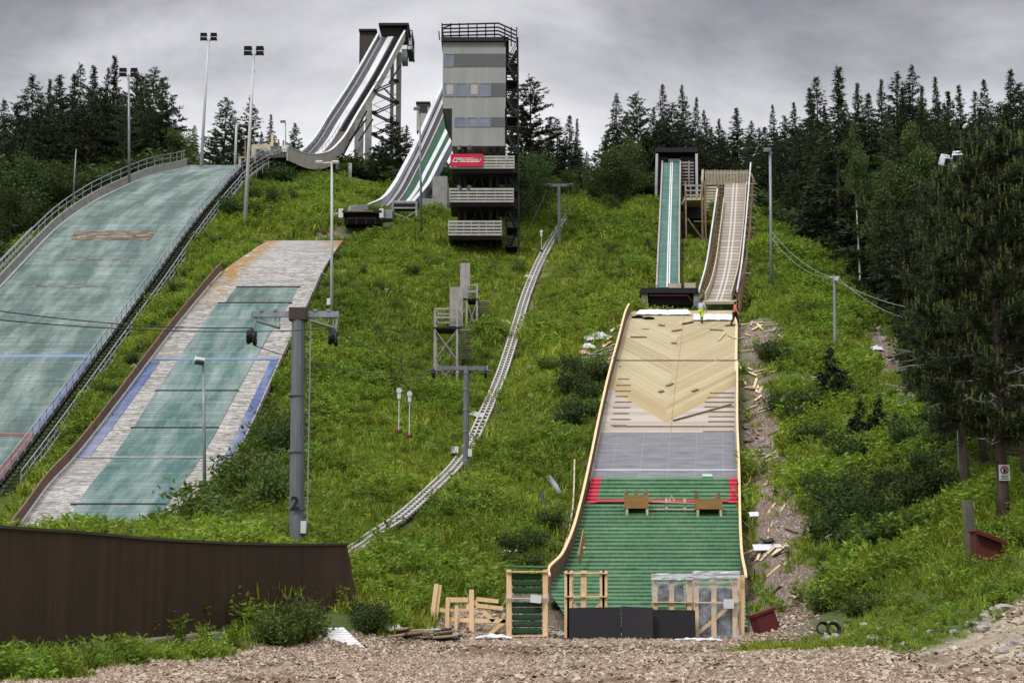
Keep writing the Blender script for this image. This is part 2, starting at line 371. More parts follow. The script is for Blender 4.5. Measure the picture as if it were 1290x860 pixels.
# regions of bare soil, bark chips, gravel (world-space polygons on the ground)
def region(pix): return [tuple(gp(*p)[:2]) for p in pix]
def inside(poly, X, Y):
    c = np.zeros(X.shape, bool); n = len(poly)
    for k in range(n):
        (x1, y1), (x2, y2) = poly[k], poly[k - 1]
        m = ((y1 > Y) != (y2 > Y)); c ^= m & (X < (x2 - x1) * (Y - y1) / (y2 - y1 + 1e-12) + x1)
    return c
def dist(poly, X, Y, closed=True):
    D = np.full(X.shape, 1e9)
    for k in range(0 if closed else 1, len(poly)):
        (x1, y1), (x2, y2) = poly[k - 1], poly[k]; dx, dy = x2 - x1, y2 - y1; L = dx * dx + dy * dy + 1e-9
        t = np.clip(((X - x1) * dx + (Y - y1) * dy) / L, 0, 1); D = np.minimum(D, np.hypot(X - x1 - t * dx, Y - y1 - t * dy))
    return D
def mask(poly, X, Y, soft): D = dist(poly, X, Y); return np.clip(.5 + np.where(inside(poly, X, Y), D, -D) / soft, 0, 1)
CHIP = [(-60, 15), (-9.6, 36), (-10.2, 41), (-8.8, 50)] + region([(330, 812), (420, 803), (520, 800)]) + [(-2.5, 66), (9.6, 66)] + region([(945, 808), (930, 822), (1040, 826), (1060, 818), (1180, 822)]) + [(14, 30), (20, 15)]
ROAD = region([(1150, 822), (1225, 800), (1262, 770), (1290, 750)]) + [(16, 47), (24, 50), (30, 30), (13, 30)]
SOILS = [region([(938, 590), (968, 590), (1000, 600), (1018, 640), (1028, 700), (1026, 755), (985, 795), (944, 790), (938, 700), (940, 640)]), region([(946, 770), (985, 760), (1022, 772), (1018, 805), (950, 810)]), region([(930, 405), (975, 405), (1000, 430), (965, 470), (940, 470), (932, 440)]),
         region([(935, 475), (962, 475), (1000, 545), (985, 590), (940, 590)]), region([(1085, 410), (1110, 410), (1165, 480), (1180, 512), (1120, 480), (1085, 440)]), region([(1078, 335), (1110, 350), (1100, 372), (1070, 352)]),
         region([(735, 575), (744, 575), (722, 690), (690, 745), (672, 745), (700, 690), (725, 640)]), region([(628, 806), (626, 765), (650, 742), (700, 735), (722, 800)]), region([(410, 285), (436, 296), (430, 312), (395, 302)])]
TRAIL = [gp(*p)[:2] for p in ((455, 672), (520, 640), (575, 600), (612, 530), (640, 450), (665, 385), (690, 330))]
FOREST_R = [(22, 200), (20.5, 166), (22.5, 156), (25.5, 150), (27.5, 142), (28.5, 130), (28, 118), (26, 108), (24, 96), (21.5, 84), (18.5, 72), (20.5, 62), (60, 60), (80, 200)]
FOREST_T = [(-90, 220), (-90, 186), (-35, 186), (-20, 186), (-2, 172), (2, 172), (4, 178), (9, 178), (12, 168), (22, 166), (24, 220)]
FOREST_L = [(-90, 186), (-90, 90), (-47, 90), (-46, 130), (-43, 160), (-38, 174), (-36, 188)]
TRAIL2 = [gp(*p)[:2] for p in ((664, 500), (690, 465), (700, 430), (712, 395), (716, 350))]
def ground_masks(X, Y):
    jit = np.array([fbm(a, b, .45, 9) for a, b in zip(X, Y)])
    Xj, Yj = X + jit * .9, Y + jit * 1.1
    chip = mask(CHIP, Xj, Yj, .8); road = mask(ROAD, Xj, Yj, 1.0); soil = np.zeros(X.shape)
    for q in SOILS: soil = np.maximum(soil, mask(q, Xj, Yj, 1.4))
    D = np.minimum(dist(TRAIL, X, Y, False), dist(TRAIL2, X, Y, False) + .35); trail = np.clip(1.1 - D / .9 + jit * .8, 0, 1) * .75
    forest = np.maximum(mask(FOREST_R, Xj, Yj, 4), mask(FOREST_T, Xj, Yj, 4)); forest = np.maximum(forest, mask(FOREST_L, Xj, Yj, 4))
    return chip, road, soil, trail, forest
def nonuni(a, far):
    out = []; d = STEP
    v = a
    while abs(v) < far: d *= 1.5; v = v + d * (1 if a > 0 else -1); out.append(v)
    return out
X2 = np.array(nonuni(-88, 2500)[::-1] + list(xs) + nonuni(88, 2500)); lo = []; v = 18.; d = STEP
while v > -400: d *= 1.5; v -= d; lo.append(v)
hi = []; v = ys[-1]; d = STEP
while v < 3500: d *= 1.5; v += d; hi.append(v)
Y2 = np.array(lo[::-1] + list(ys) + hi)
ii = np.clip(np.round((Y2 - ys[0]) / STEP), 0, len(ys) - 1).astype(int); jj = np.clip(np.round((X2 - xs[0]) / STEP), 0, len(xs) - 1).astype(int)
Z2 = Z[np.ix_(ii, jj)].copy()
far = np.clip((np.abs(X2)[None, :] - 88) / 400, 0, 1) + np.clip((Y2[:, None] - 236) / 400, 0, 1); Z2 += np.clip(far, 0, 1) * 4
nx, ny = len(X2), len(Y2)
AX, AY = np.meshgrid(X2, Y2)
V = np.stack([AX.ravel(), AY.ravel(), Z2.ravel()], 1)
a = (np.arange(ny - 1)[:, None] * nx + np.arange(nx - 1)[None, :]).ravel()
Fc = np.stack([a, a + 1, a + nx + 1, a + nx], 1)
me = bpy.data.meshes.new('ground'); me.from_pydata(V.tolist(), [], Fc.tolist()); me.polygons.foreach_set('use_smooth', [True] * len(Fc))
chip, road, soil, trail, forest = ground_masks(V[:, 0], V[:, 1])
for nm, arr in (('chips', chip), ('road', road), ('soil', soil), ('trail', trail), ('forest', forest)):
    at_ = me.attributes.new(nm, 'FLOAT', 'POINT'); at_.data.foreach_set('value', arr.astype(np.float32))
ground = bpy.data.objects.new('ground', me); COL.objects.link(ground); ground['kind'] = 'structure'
t = NT('ground_cover'); v = t.coord('Object')
def attr(nm): return t.node('ShaderNodeAttribute', attribute_name=nm).outputs['Fac']
n1, n2, n3 = t.noise(v, .22, 5), t.noise(v, 2.2, 5, .7), t.noise(v, 12, 4, .7)
turf = t.mix(t.rng(n1, .35, .65), L3(.055, .085, .016), L3(.085, .12, .022)); turf = t.mix(t.rng(n2, .45, .7), turf, L3(.045, .060, .020))
vo = t.node('ShaderNodeTexVoronoi'); t.l.new(v, vo.inputs['Vector']); vo.inputs['Scale'].default_value = 17
vo2 = t.node('ShaderNodeTexVoronoi'); t.l.new(t.coord('Object', (1, .45, 1)), vo2.inputs['Vector']); vo2.inputs['Scale'].default_value = 5
chipc = t.ramp(t.sep(vo.outputs['Color'])[0], [(0, lin(104, 86, 68)), (.3, lin(146, 126, 104)), (.65, lin(190, 172, 148)), (1, lin(226, 214, 194))])
chipc = t.mix(t.rng(n1, .40, .60, 0, .8), chipc, lin(118, 94, 72)); chipc = t.mix(t.rng(n2, .55, .72, 0, .7), chipc, lin(112, 90, 72))
soilc = t.mix(t.rng(n2, .3, .7), lin(116, 96, 84), lin(144, 124, 110)); soilc = t.mix(t.rng(n3, .6, .7), soilc, lin(96, 80, 70)); soilc = t.mix(t.rng(t.sep(vo.outputs['Color'])[1], .86, .9), soilc, lin(196, 188, 180))
roadc = t.mix(t.rng(n2, .35, .7), lin(166, 150, 124), lin(204, 188, 162)); roadc = t.mix(t.rng(t.sep(vo.outputs['Color'])[2], .75, .85), roadc, lin(214, 206, 194)); roadc = t.mix(t.rng(n1, .5, .62, 0, .75), roadc, lin(96, 80, 62))
trailc = t.mix(n2, lin(120, 118, 64), lin(150, 140, 92))
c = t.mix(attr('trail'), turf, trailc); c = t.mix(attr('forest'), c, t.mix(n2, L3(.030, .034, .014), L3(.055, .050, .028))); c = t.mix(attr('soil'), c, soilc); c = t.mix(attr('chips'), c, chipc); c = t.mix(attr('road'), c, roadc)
t.bump(t.math('ADD', t.math('MULTIPLY', vo.outputs['Distance'], .6), n3), .9, .06)
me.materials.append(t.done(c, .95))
def spot(px, py): return gp(px, py)
# ------------------------------------------------------------------ surface materials laid out in metres on the slopes
def frac(t, v, per): return t.math('FRACT', t.math('DIVIDE', v, per))
def matrows(name, ca, cb, worn, per=.3, line=.55, dirt=None, worn_amt=.6, streak=1.0):
    t = NT(name); uv = t.coord('UV'); u, v, _ = t.sep(uv); f = frac(t, v, per)
    row = t.math('FLOOR', t.math('DIVIDE', v, per))
    big = t.noise(t.coord('UV', (.55, .10, 1)), 1.0, 5, .65); fine = t.noise(t.coord('UV', (9, 1.2, 1)), 1.0, 4, .7); wide = t.noise(t.coord('UV', (.25, 2.2, 1)), 1.0, 4, .7)
    bl = t.noise(t.coord('UV', (2.2, 3.0, 1)), 1.0, 4, .7)
    c = t.mix(t.rng(fine, .3, .7), ca, cb); c = t.mix(t.math('MULTIPLY', t.rng(big, .42, .68), worn_amt), c, worn)
    c = t.mix(t.math('MULTIPLY', t.rng(wide, .52, .72), .35), c, worn)
    rr = t.white(row); dk = t.rng(rr, 0, 1, .86, 1.12)
    c = t.mix(1.0, c, t.node('ShaderNodeCombineColor', Red=dk, Green=dk, Blue=dk).outputs[0], 'MULTIPLY')
    if dirt: c = t.mix(t.rng(t.noise(t.coord('UV', (.35, .9, 1)), 1.3, 5, .75), .54, .70, 0, .8), c, dirt)
    gap = t.math('MULTIPLY', t.rng(f, .0, .16, 1, 0), t.rng(bl, .38, .6, .15, 1)); dark = t.mix(.5, ca, (0.01, .015, .012, 1))
    c = t.mix(t.math('MULTIPLY', gap, line), c, dark)
    t.bump(t.math('ADD', t.rng(f, .0, .2), t.math('MULTIPLY', fine, .5)), .7, .05)
    return t.done(c, .85)
M['bigmat'] = matrows('weathered_teal_plastic_mat', lin(70, 92, 86), lin(98, 121, 114), lin(156, 170, 164), .34, .8, lin(88, 84, 70), .85)
M['l2mat'] = matrows('worn_green_plastic_mat', lin(60, 94, 88), lin(90, 124, 117), lin(168, 178, 174), .34, .65, None, .75)
M['newmat'] = matrows('green_plastic_mat', lin(60, 102, 68), lin(92, 134, 95), lin(112, 148, 112), .38, .9, lin(58, 88, 60), .4)
M['redmat'] = matrows('red_plastic_mat', lin(190, 44, 66), lin(212, 62, 84), lin(214, 78, 98), .38, .7, None, .3)
M['bluemat'] = matrows('blue_plastic_mat', lin(72, 88, 134), lin(98, 114, 158), lin(160, 164, 176), .34, .8, None, .8)
M['palebluemat'] = matrows('faded_blue_line', lin(104, 126, 160), lin(130, 150, 180), lin(160, 172, 190), .34, .4, None, .5)
M['oldred'] = matrows('faded_red_line', lin(116, 74, 72), lin(140, 92, 88), lin(150, 120, 110), .34, .5, None, .5)
def boards(name, stops, gapc, w=.12, length=4.2, along='u', lichen=None, gapw=.09, flk=.75, tone=None, ft=(.56, .66)):
    """straight boards running along u (across the slope) or v"""
    t = NT(name); uv = t.coord('UV'); u, v, _ = t.sep(uv); A, B = (u, v) if along == 'u' else (v, u)
    rowi = t.math('FLOOR', t.math('DIVIDE', B, w)); off = t.math('MULTIPLY', t.white(rowi), length)
    pi = t.math('FLOOR', t.math('DIVIDE', t.math('ADD', A, off), length)); key = t.math('ADD', t.math('MULTIPLY', rowi, 13.17), t.math('MULTIPLY', pi, 3.71))
    sc = (1.2, 9, 1) if along == 'u' else (9, 1.2, 1)
    gr = t.noise(t.coord('UV', sc), 1.0, 5, .7); fl = t.noise(t.coord('UV', (1.4, 5, 1) if along == 'u' else (5, 1.4, 1)), 1.3, 5, .75)
    c = t.ramp(t.math('ADD', t.math('MULTIPLY', t.white(key), .62), t.math('MULTIPLY', gr, .4)), stops)
    c = t.mix(t.rng(fl, ft[0], ft[1], 0, flk), c, gapc)
    if tone: c = t.mix(t.rng(t.noise(t.coord('UV', (.2, .2, 1)), 1, 4, .6), .45, .65, 0, .6), c, tone)
    if lichen:
        li = t.noise(t.coord('UV', (.8, .8, 1)), 1.3, 5, .75); em = t.math('MAXIMUM', t.math('MULTIPLY', t.rng(u, -1.9, -2.8), t.rng(v, 40, 47)), t.math('MULTIPLY', t.rng(u, 1.6, 3.0), t.rng(v, 55, 60))); c = t.mix(t.math('MULTIPLY', t.rng(li, .42, .50), em), c, lichen)
    f = frac(t, B, w); c = t.mix(t.rng(f, 0, gapw, .55, 0), c, gapc)
    t.bump(t.math('ADD', t.rng(f, 0, .12), t.math('MULTIPLY', gr, .4)), .5, .02)
    return t.done(c, .9)
M['l2board'] = boards('bleached_white_boards', [(0, lin(122, 119, 113)), (.4, lin(170, 167, 160)), (1, lin(214, 211, 204))], lin(96, 93, 89), .21, 1.5, 'u', lin(160, 122, 62), .3, .95, None, (.47, .62))
M['patch'] = boards('bare_brown_boards', [(0, lin(76, 66, 50)), (.5, lin(106, 94, 76)), (1, lin(176, 168, 156))], lin(60, 50, 38), .3, .8, 'u', None, .1, .9)
M['track'] = boards('grey_runway_boards', [(0, lin(158, 150, 146)), (.5, lin(190, 182, 176)), (1, lin(214, 206, 198))], lin(110, 98, 90), .16, 3, 'v', None, .1, .6)
t = NT('new_chevron_planking'); uv = t.coord('UV'); u, v, _ = t.sep(uv); ua = t.math('ABSOLUTE', t.math('ADD', u, .2))
VA = MAIN.uv(MAIN.yof(533), .5)[1]; KS = (MAIN.uv(MAIN.yof(490), .5)[1] - VA) / 3.8
w_ = t.math('SUBTRACT', t.math('SUBTRACT', v, t.math('MULTIPLY', ua, KS)), VA); ri = t.math('FLOOR', t.math('DIVIDE', w_, .19)); sgn = t.math('SIGN', t.math('ADD', u, .2))
key = t.math('ADD', t.math('MULTIPLY', ri, 7.31), t.math('MULTIPLY', sgn, 41.7)); blk = t.math('ADD', t.math('FLOOR', t.math('DIVIDE', w_, 1.15)), t.math('MULTIPLY', sgn, 17.3))
g1 = t.noise(t.coord('UV', (3, 3, 1)), 1.5, 5, .7); g2 = t.noise(t.coord('UV', (.4, .4, 1)), 1, 4)
cA = t.ramp(t.math('ADD', t.math('ADD', t.math('MULTIPLY', t.white(key), .36), t.math('MULTIPLY', t.white(blk), .3)), t.math('MULTIPLY', g1, .34)), [(0, lin(146, 128, 94)), (.45, lin(178, 164, 126)), (1, lin(202, 191, 158))])
front = t.rng(w_, .1, 3.6, .6, 0); cA = t.mix(front, cA, lin(174, 150, 102))
f = frac(t, w_, .19); cA = t.mix(t.rng(f, 0, .1, .5, 0), cA, lin(120, 96, 58))
f2 = frac(t, v, .24); cB = t.ramp(t.math('ADD', t.math('MULTIPLY', t.white(t.math('FLOOR', t.math('DIVIDE', v, .24))), .6), t.math('MULTIPLY', g1, .4)), [(0, lin(162, 152, 138)), (.5, lin(184, 174, 160)), (1, lin(198, 190, 180))])
cB = t.mix(t.rng(f2, 0, .12, .7, 0), cB, lin(130, 116, 102))
c = t.mix(t.rng(w_, 0, .05), cB, cA)
mid = t.rng(t.math('ABSOLUTE', t.math('ADD', u, -.15)), .02, .05, .45, 0); c = t.mix(mid, c, lin(120, 100, 70)); c = t.mix(t.rng(g2, .5, .7, 0, .25), c, lin(160, 140, 104))
t.bump(t.rng(f, 0, .12), .4, .01); M['chevron'] = t.done(c, .85)
t = NT('grey_woven_ground_sheet'); uv = t.coord('UV'); u, v, _ = t.sep(uv); nn = t.noise(t.coord('UV', (.5, 2.2, 1)), 1.2, 5, .7)
c = t.mix(t.rng(nn, .35, .65), lin(98, 99, 103), lin(132, 133, 137)); fu = frac(t, t.math('ADD', u, 20), 1.55); c = t.mix(t.rng(fu, 0, .02, .5, 0), c, lin(190, 190, 194)); c = t.mix(t.rng(frac(t, u, .21), 0, .2, .22, 0), c, lin(90, 90, 96))
fv = t.rng(t.math('ABSOLUTE', t.math('SUBTRACT', v, MAIN.uv(MAIN.yof(592), .5)[1])), .05, .09, .9, 0); c = t.mix(fv, c, lin(214, 214, 216))
t.bump(nn, .8, .12); M['tarp'] = t.done(c, .5)

def edge_part(S_, name, mat, parent, k, y0, y1, h0, h1, th, dx=0, n=60):
    mb = MB(); P = S_.edge(k, y0, y1, n, 0, dx)
    mb.sweep(P, [(-th / 2, h0), (th / 2, h0), (th / 2, h1), (-th / 2, h1)]); return mb.build(name, mat, parent)
def rail_run(mb, P, step, h, posts=.05, rails=((1.0, .05),), low=-.2):
    acc = 0; nxt = 0
    for k in range(len(P) - 1):
        for hh, r in rails: mb.bar(P[k] + Vector((0, 0, h * hh)), P[k + 1] + Vector((0, 0, h * hh)), r, r)
        L = (P[k + 1] - P[k]).length
        while nxt <= acc + L:
            q = P[k].lerp(P[k + 1], (nxt - acc) / L); mb.bar(q + Vector((0, 0, low)), q + Vector((0, 0, h)), posts, posts); nxt += step
        acc += L
    return mb

# ------------------------------------------------------------------ big landing at the left
T = thing('ski_jump_landing', 'widest landing slope at far left, faded teal mats with a bare brown patch', 'ski jump', BIG.pt(BIG.Y[0], .5, -.5))
y0, y1 = BIG.Y[0], BIG.Y[-1]
mb = MB(); BIG.slab(mb, y0, y1, .012, 1, 0, .25, 80, 10); mb.build('mat_surface', M['bigmat'], T)
ya, yb = BIG.yof(304), BIG.yof(291); mb = MB()
BIG.slab(mb, ya, yb, lambda y: .205 - .04 * (y - ya) / (yb - ya), .78, .03, .028, 4, 4); tag(mb.build('bare_patch', M['patch'], T), 'bare brown boards where the mats are missing')
for py, nm in ((330, 'worn_strip'), (362, 'worn_strip')):
    y = BIG.yof(py); mb = MB(); BIG.slab(mb, y, y + .22, .22, .74, .02, .018, 2, 8); mb.build(nm, M['patch'], T)
y = BIG.yof(450); mb = MB(); BIG.slab(mb, y, y + .5, .012, .995, .02, .018, 2, 8); tag(mb.build('distance_line', M['palebluemat'], T), 'faded blue line across the slope')
yr = BIG.yof(551); mb = MB(); BIG.slab(mb, yr, yr + .35, .012, .955, .02, .018, 2, 8); mb.build('distance_line', M['oldred'], T)
mb = MB(); BIG.slab(mb, yr + .35, y, .95, .995, .02, .018, 20, 2); mb.build('edge_line', M['bluemat'], T)
mb = MB(); BIG.slab(mb, y0 + 1, yr + .35, .95, .995, .022, .018, 20, 2); mb.build('edge_line', M['oldred'], T)
edge_part(BIG, 'side_wall', M['concrete'], T, 0, y0, y1 - 2, -.5, .85, .18, -.12)
mb = MB(); BIG.slab(mb, y0, y1 - 2, .0, .014, .035, .04, 70, 1); mb.build('curb', M['white'], T)
mb = MB(); P = BIG.edge(0, y0, y1 - 1.5, 46, 0, -.35); rail_run(mb, P, 1.9, 1.75, .06, ((1., .07), (.72, .05)), .1)
rail_run(mb, BIG.edge(0, y0, 145, 30, 0, -.9), .95, 1.3, .06, ((.35, .06), (1., .06)), -.3); mb.build('railing', M['galv'], T)
# stairway along its right edge
SP = [BIG.pt(y, 1) + Vector((.95, 0, .12)) for y in np.linspace(100, 163, 64)] + [at(309, 219, 166), at(326, 206, 169.5), at(344, 198, 172), at(358, 193, 174)]
T = thing('stairway', 'long grey stairway with handrails climbing beside the wide teal landing', 'stairs', SP[0])
mb = MB(); acc = 0; nxt = 0
for k in range(len(SP) - 1):
    L = (SP[k + 1] - SP[k]).length
    while nxt < acc + L:
        q = SP[k].lerp(SP[k + 1], (nxt - acc) / L); mb.box(q, (1.25, .34, .06)); nxt += .62
    acc += L
mb.build('treads', M['darkwood'], T)
for sd in (-1, 1):
    mb = MB(); mb.sweep([p + Vector((sd * .68, 0, -.12)) for p in SP], [(-.04, -.12), (.04, -.12), (.04, .14), (-.04, .14)]); mb.build('stringer', M['greywood'] if sd > 0 else M['darkwood'], T)
    mb = MB(); rail_run(mb, [p + Vector((sd * .72, 0, 0)) for p in SP[::2]], 1.5, 1.0, .055, ((1., .06), (.55, .045)), -.6); mb.build('railing', M['galv'], T)

# ------------------------------------------------------------------ middle landing
T = thing('ski_jump_landing', 'landing slope of bleached white boards with a worn green mat strip', 'ski jump', LEFT2.pt(LEFT2.Y[0], .5, -.5))
y0, y1 = LEFT2.Y[0], LEFT2.Y[-1]
mb = MB(); LEFT2.slab(mb, y0, y1, 0, 1, 0, .2, 70, 8); mb.build('board_surface', M['l2board'], T)
gs = lambda y: float(np.interp(y, [93, 103, 112, 125], [.29, .235, .21, .205])); ge = lambda y: float(np.interp(y, [93, 103, 112, 125], [.88, .785, .79, .83]))
mb = MB(); LEFT2.slab(mb, y0, LEFT2.yof(382), gs, ge, .035, .03, 60, 6); mb.build('mat_strip', M['l2mat'], T)
mb = MB(); LEFT2.slab(mb, LEFT2.yof(381), LEFT2.yof(364), .26, .84, .03, .026, 8, 4); tag(mb.build('mat_strip', M['bigmat'], T), 'pale upper mat piece')
for py, a, b, m in ((382.5, .2, .86, 'darkwood'), (364, .26, .86, 'darkwood'), (493, .2, .8, 'darkwood'), (540, .21, .79, 'darkwood'), (577, .05, .8, 'greywood'), (636, .23, .84, 'darkwood')):
    yy = LEFT2.yof(py); mb = MB(); LEFT2.slab(mb, yy, yy + .13, a, b, .07, .06, 1, 4); mb.build('batten', M[m], T)
yy = LEFT2.yof(454); mb = MB(); LEFT2.slab(mb, yy, yy + .3, .02, .98, .05, .02, 1, 6); mb.build('distance_line', M['palebluemat'], T)
mb = MB(); LEFT2.slab(mb, LEFT2.yof(576), LEFT2.yof(456), .008, .085, .03, .026, 24, 2); tag(mb.build('edge_mat', M['bluemat'], T), 'blue mat along the left board')
mb = MB(); LEFT2.slab(mb, LEFT2.yof(590), LEFT2.yof(454), .925, .99, .03, .026, 24, 2); tag(mb.build('edge_mat', M['bluemat'], T), 'blue mat along the right edge')
edge_part(LEFT2, 'side_board', M['brownboard'], T, 0, y0, LEFT2.yof(345), -.5, .85, .1, -.06)
mb = MB(); mb.sweep(LEFT2.edge(0, y0, LEFT2.yof(345), 60, 0, .03), [(-.04, .04), (.03, .04), (.03, .16), (-.04, .16)]); mb.build('curb', M['white'], T)
edge_part(LEFT2, 'side_board', M['greywood'], T, 1, LEFT2.yof(610), LEFT2.yof(350), -.15, .3, .08, .05)
for k, yy in enumerate(np.arange(96, 131, 2.3)):
    mb = MB(); p = LEFT2.pt(yy, 1, -.1); q = gz(p.x + 1.25, yy - .1); mb.bar(p + Vector((.05, 0, 0)), q - Vector((0, 0, .2)), .09, .06); mb.bar(p + Vector((.05, .06, .1)), Vector((p.x + .08, yy + .06, tz(p.x + .1, yy) - .3)), .08, .08); mb.build('brace', M['greywood'], T)

# ------------------------------------------------------------------ landing under construction
T = thing('ski_jump_landing', 'landing slope under repair, fresh chevron planking above grey sheet and bright green mats', 'ski jump', MAIN.pt(MAIN.Y[0], .5, -.5))
y0, y1 = MAIN.Y[0], MAIN.Y[-1]; yt0, yt1 = MAIN.yof(601), MAIN.yof(545)
mb = MB(); MAIN.slab(mb, yt0 - .5, y1, 0, 1, 0, .2, 60, 8); mb.build('deck', M['chevron'], T)
mb = MB(); MAIN.slab(mb, yt0 - .3, yt1, .012, .988, .03, .025, 30, 8); mb.build('ground_sheet', M['tarp'], T)
def sawtooth(ya, yb, k0, k1, base, step=4.9, h=.07, m=10):
    """overlapping mat rows, each row's lower lip standing proud of the one below it"""
    mb = MB(); qa, qb = float(np.interp(ya, MAIN.ys, MAIN.q)), float(np.interp(yb, MAIN.ys, MAIN.q)); n = max(1, round((qb - qa) / step)); P, U = [], []
    for i in range(n):
        for f_, hh in ((0, h), (.93, 0)):
            y = MAIN.yof(-(qa + (qb - qa) * (i + f_) / n)); a = k0(y) if callable(k0) else k0; b = k1(y) if callable(k1) else k1; row, ur = [], []
            for j in range(m + 1):
                k = a + (b - a) * j / m; q = MAIN.pt(y, k, base + hh); q.z += noise.noise(Vector((q.x * 1.7, i * 3.3, 1))) * .022 * (hh > 0); row.append(q); ur.append((MAIN.uv(y, k)[0], (i + f_) * .38 + .03))
            P.append(row); U.append(ur)
    return mb.grid(P, U)
yred = MAIN.yof(634)
kl = lambda y: .075; kr = lambda y: .938
sawtooth(y0, yred, .0, 1, .02, m=40).build('green_mat', M['newmat'], T)
sawtooth(yred, yt0, kl, kr, .02, m=36).build('green_mat', M['newmat'], T)
tag(sawtooth(yred, yt0, .008, kl, .02, m=3).build('red_mat', M['redmat'], T), 'red mat field at the left edge of the green')
tag(sawtooth(yred, yt0, kr, .992, .02, m=3).build('red_mat', M['redmat'], T), 'red mat field at the right edge of the green')
mb = MB(); MAIN.slab(mb, yred + .05, yred + .34, .075, .93, .14, .05, 2, 14); mb.build('distance_line', M['redmat'], T)
edge_part(MAIN, 'side_board', M['brownboard'], T, 0, MAIN.yof(748), MAIN.yof(396), -.35, .74, .09, -.05, 80); edge_part(MAIN, 'board_cap', M['rawood'], T, 0, MAIN.yof(748), MAIN.yof(396), .742, .82, .13, -.05, 80)
edge_part(MAIN, 'side_board', M['brownboard'], T, 1, MAIN.yof(748), MAIN.yof(470), -.3, .68, .08, .05, 80); edge_part(MAIN, 'board_cap', M['rawood'], T, 1, MAIN.yof(748), MAIN.yof(470), .682, .75, .12, .05, 80)
mb = MB(); MAIN.slab(mb, MAIN.yof(468), y1, .985, 1.006, .01, .3, 20, 1); mb.build('edge_beam', M['rawood'], T)
for py in range(700, 470, -17):
    yy = MAIN.yof(py); p = MAIN.pt(yy, 1, .0); mb = MB(); e = p + Vector((1.05, 0, -.35))
    mb.bar(p + Vector((.0, 0, -.35)), e, .1, .06); mb.bar(p + Vector((.12, 0, .45)), e + Vector((-.05, 0, 0)), .07, .05); mb.bar(e + Vector((-.1, .07, .05)), Vector((e.x - .1, yy + .07, tz(e.x, yy) - .2)), .07, .07); mb.build('brace', M['oldwood'], T)
for py in range(730, 470, -30):
    yy = MAIN.yof(py); p = MAIN.pt(yy, 0, .0); mb = MB(); mb.bar(p + Vector((-.12, 0, .45)), gz(p.x - .75, yy), .07, .05); mb.bar(p + Vector((-.12, .08, -.2)), gz(p.x - .9, yy) + Vector((0, .08, .05)), .1, .05); mb.build('brace', M['oldwood'], T)
def dk(py, px): y = MAIN.yof(py); a, b = MAIN.pt(y, 0), MAIN.pt(y, 1); t_ = 30; pa, pb = proj(a)[0], proj(b)[0]; return y, (px - pa) / (pb - pa)
for k in range(9):
    py = 479 + k * 7.2; y, a = dk(py, 779 - k * 1.1 + random.uniform(-2, 2)); _, b = dk(py, 795 - k * .4 + random.uniform(-3, 3))
    mb = MB(); MAIN.slab(mb, y, y + .09, a, b, .05, .048, 1, 1); mb.build('batten', M['oldwood'], T)
    py = 496 + k * 6; y, a = dk(py, 893 - k * .8 + random.uniform(-4, 4)); _, b = dk(py, 925)
    mb = MB(); MAIN.slab(mb, y, y + .09, a, b, .05, .048, 1, 1); mb.build('batten', M['oldwood'], T)
for py, xa, xb in ((456, 776, 900), (456, 902, 934), (538, 772, 922)):
    y, a = dk(py, xa); _, b = dk(py - 1, xb); mb = MB(); MAIN.slab(mb, y, y + .1, a, b, .06, .055, 1, 4); mb.build('batten', M['oldwood'], T)

def deck_thing(name, label, cat, pts, w, h, mat, group=None, lift=.0):
    """a loose board lying on the deck between two photograph pixels"""
    (xa, ya), (xb, yb) = pts; y, a = dk(ya, xa); y2, b = dk(yb, xb); p = MAIN.pt(y, a, .03 + h / 2 + lift); q = MAIN.pt(y2, b, .03 + h / 2 + lift)
    mb = MB(); mb.bar(p, q, w, h, up=(0, -.4, 1)); return tag(mb.build(name, mat), label, cat, group)
GD = 'loose boards on the chevron deck'
for pts, w, m, lb in ((((847, 420), (858, 418)), .22, 'oldwood', 'short brown offcut on the upper chevron deck right of the centre seam'), (((860, 411), (873, 408)), .2, 'red', 'reddish offcut lying near the worker in yellow trousers'), (((830, 412), (837, 413)), .25, 'oldwood', 'short brown block on the deck below the left white sheet'),
                      (((808, 417), (818, 417)), .1, 'palewood', 'thin pale lath on the upper deck below the left white sheet'), (((794, 427), (815, 427)), .12, 'oldwood', 'long thin brown lath near the left edge of the upper deck'), (((847, 434), (851, 433)), .3, 'oldwood', 'smallest dark block near the deck centre seam'),
                      (((894, 418), (911, 419)), .12, 'oldwood', 'thin lath below the worker in yellow trousers'), (((905, 405), (916, 405)), .16, 'darkwood', 'dark board at the edge of the right white sheet'), (((914, 413), (926, 412)), .22, 'oldwood', 'brown board at the feet of the worker in orange'),
                      (((905, 431), (914, 422)), .1, 'palewood', 'thin pale stick slanting on the deck below the worker in orange'), (((840, 487), (847, 484)), .22, 'oldwood', 'brown offcut beside the centre seam halfway down the chevrons'), (((831, 495), (835, 493)), .25, 'oldwood', 'small brown offcut left of the centre seam halfway down the chevrons'),
                      (((872, 494), (879, 491)), .18, 'oldwood', 'brown offcut right of the centre seam, halfway down the chevrons'), (((848, 531), (921, 511)), .13, 'oldwood', 'long diagonal brown lath on the pale lower boards'), (((917, 425), (927, 429)), .12, 'palewood', 'pale lath on the right edge of the upper deck')):
    deck_thing('loose_board', lb, 'board', pts, w, .06, M[m], GD)
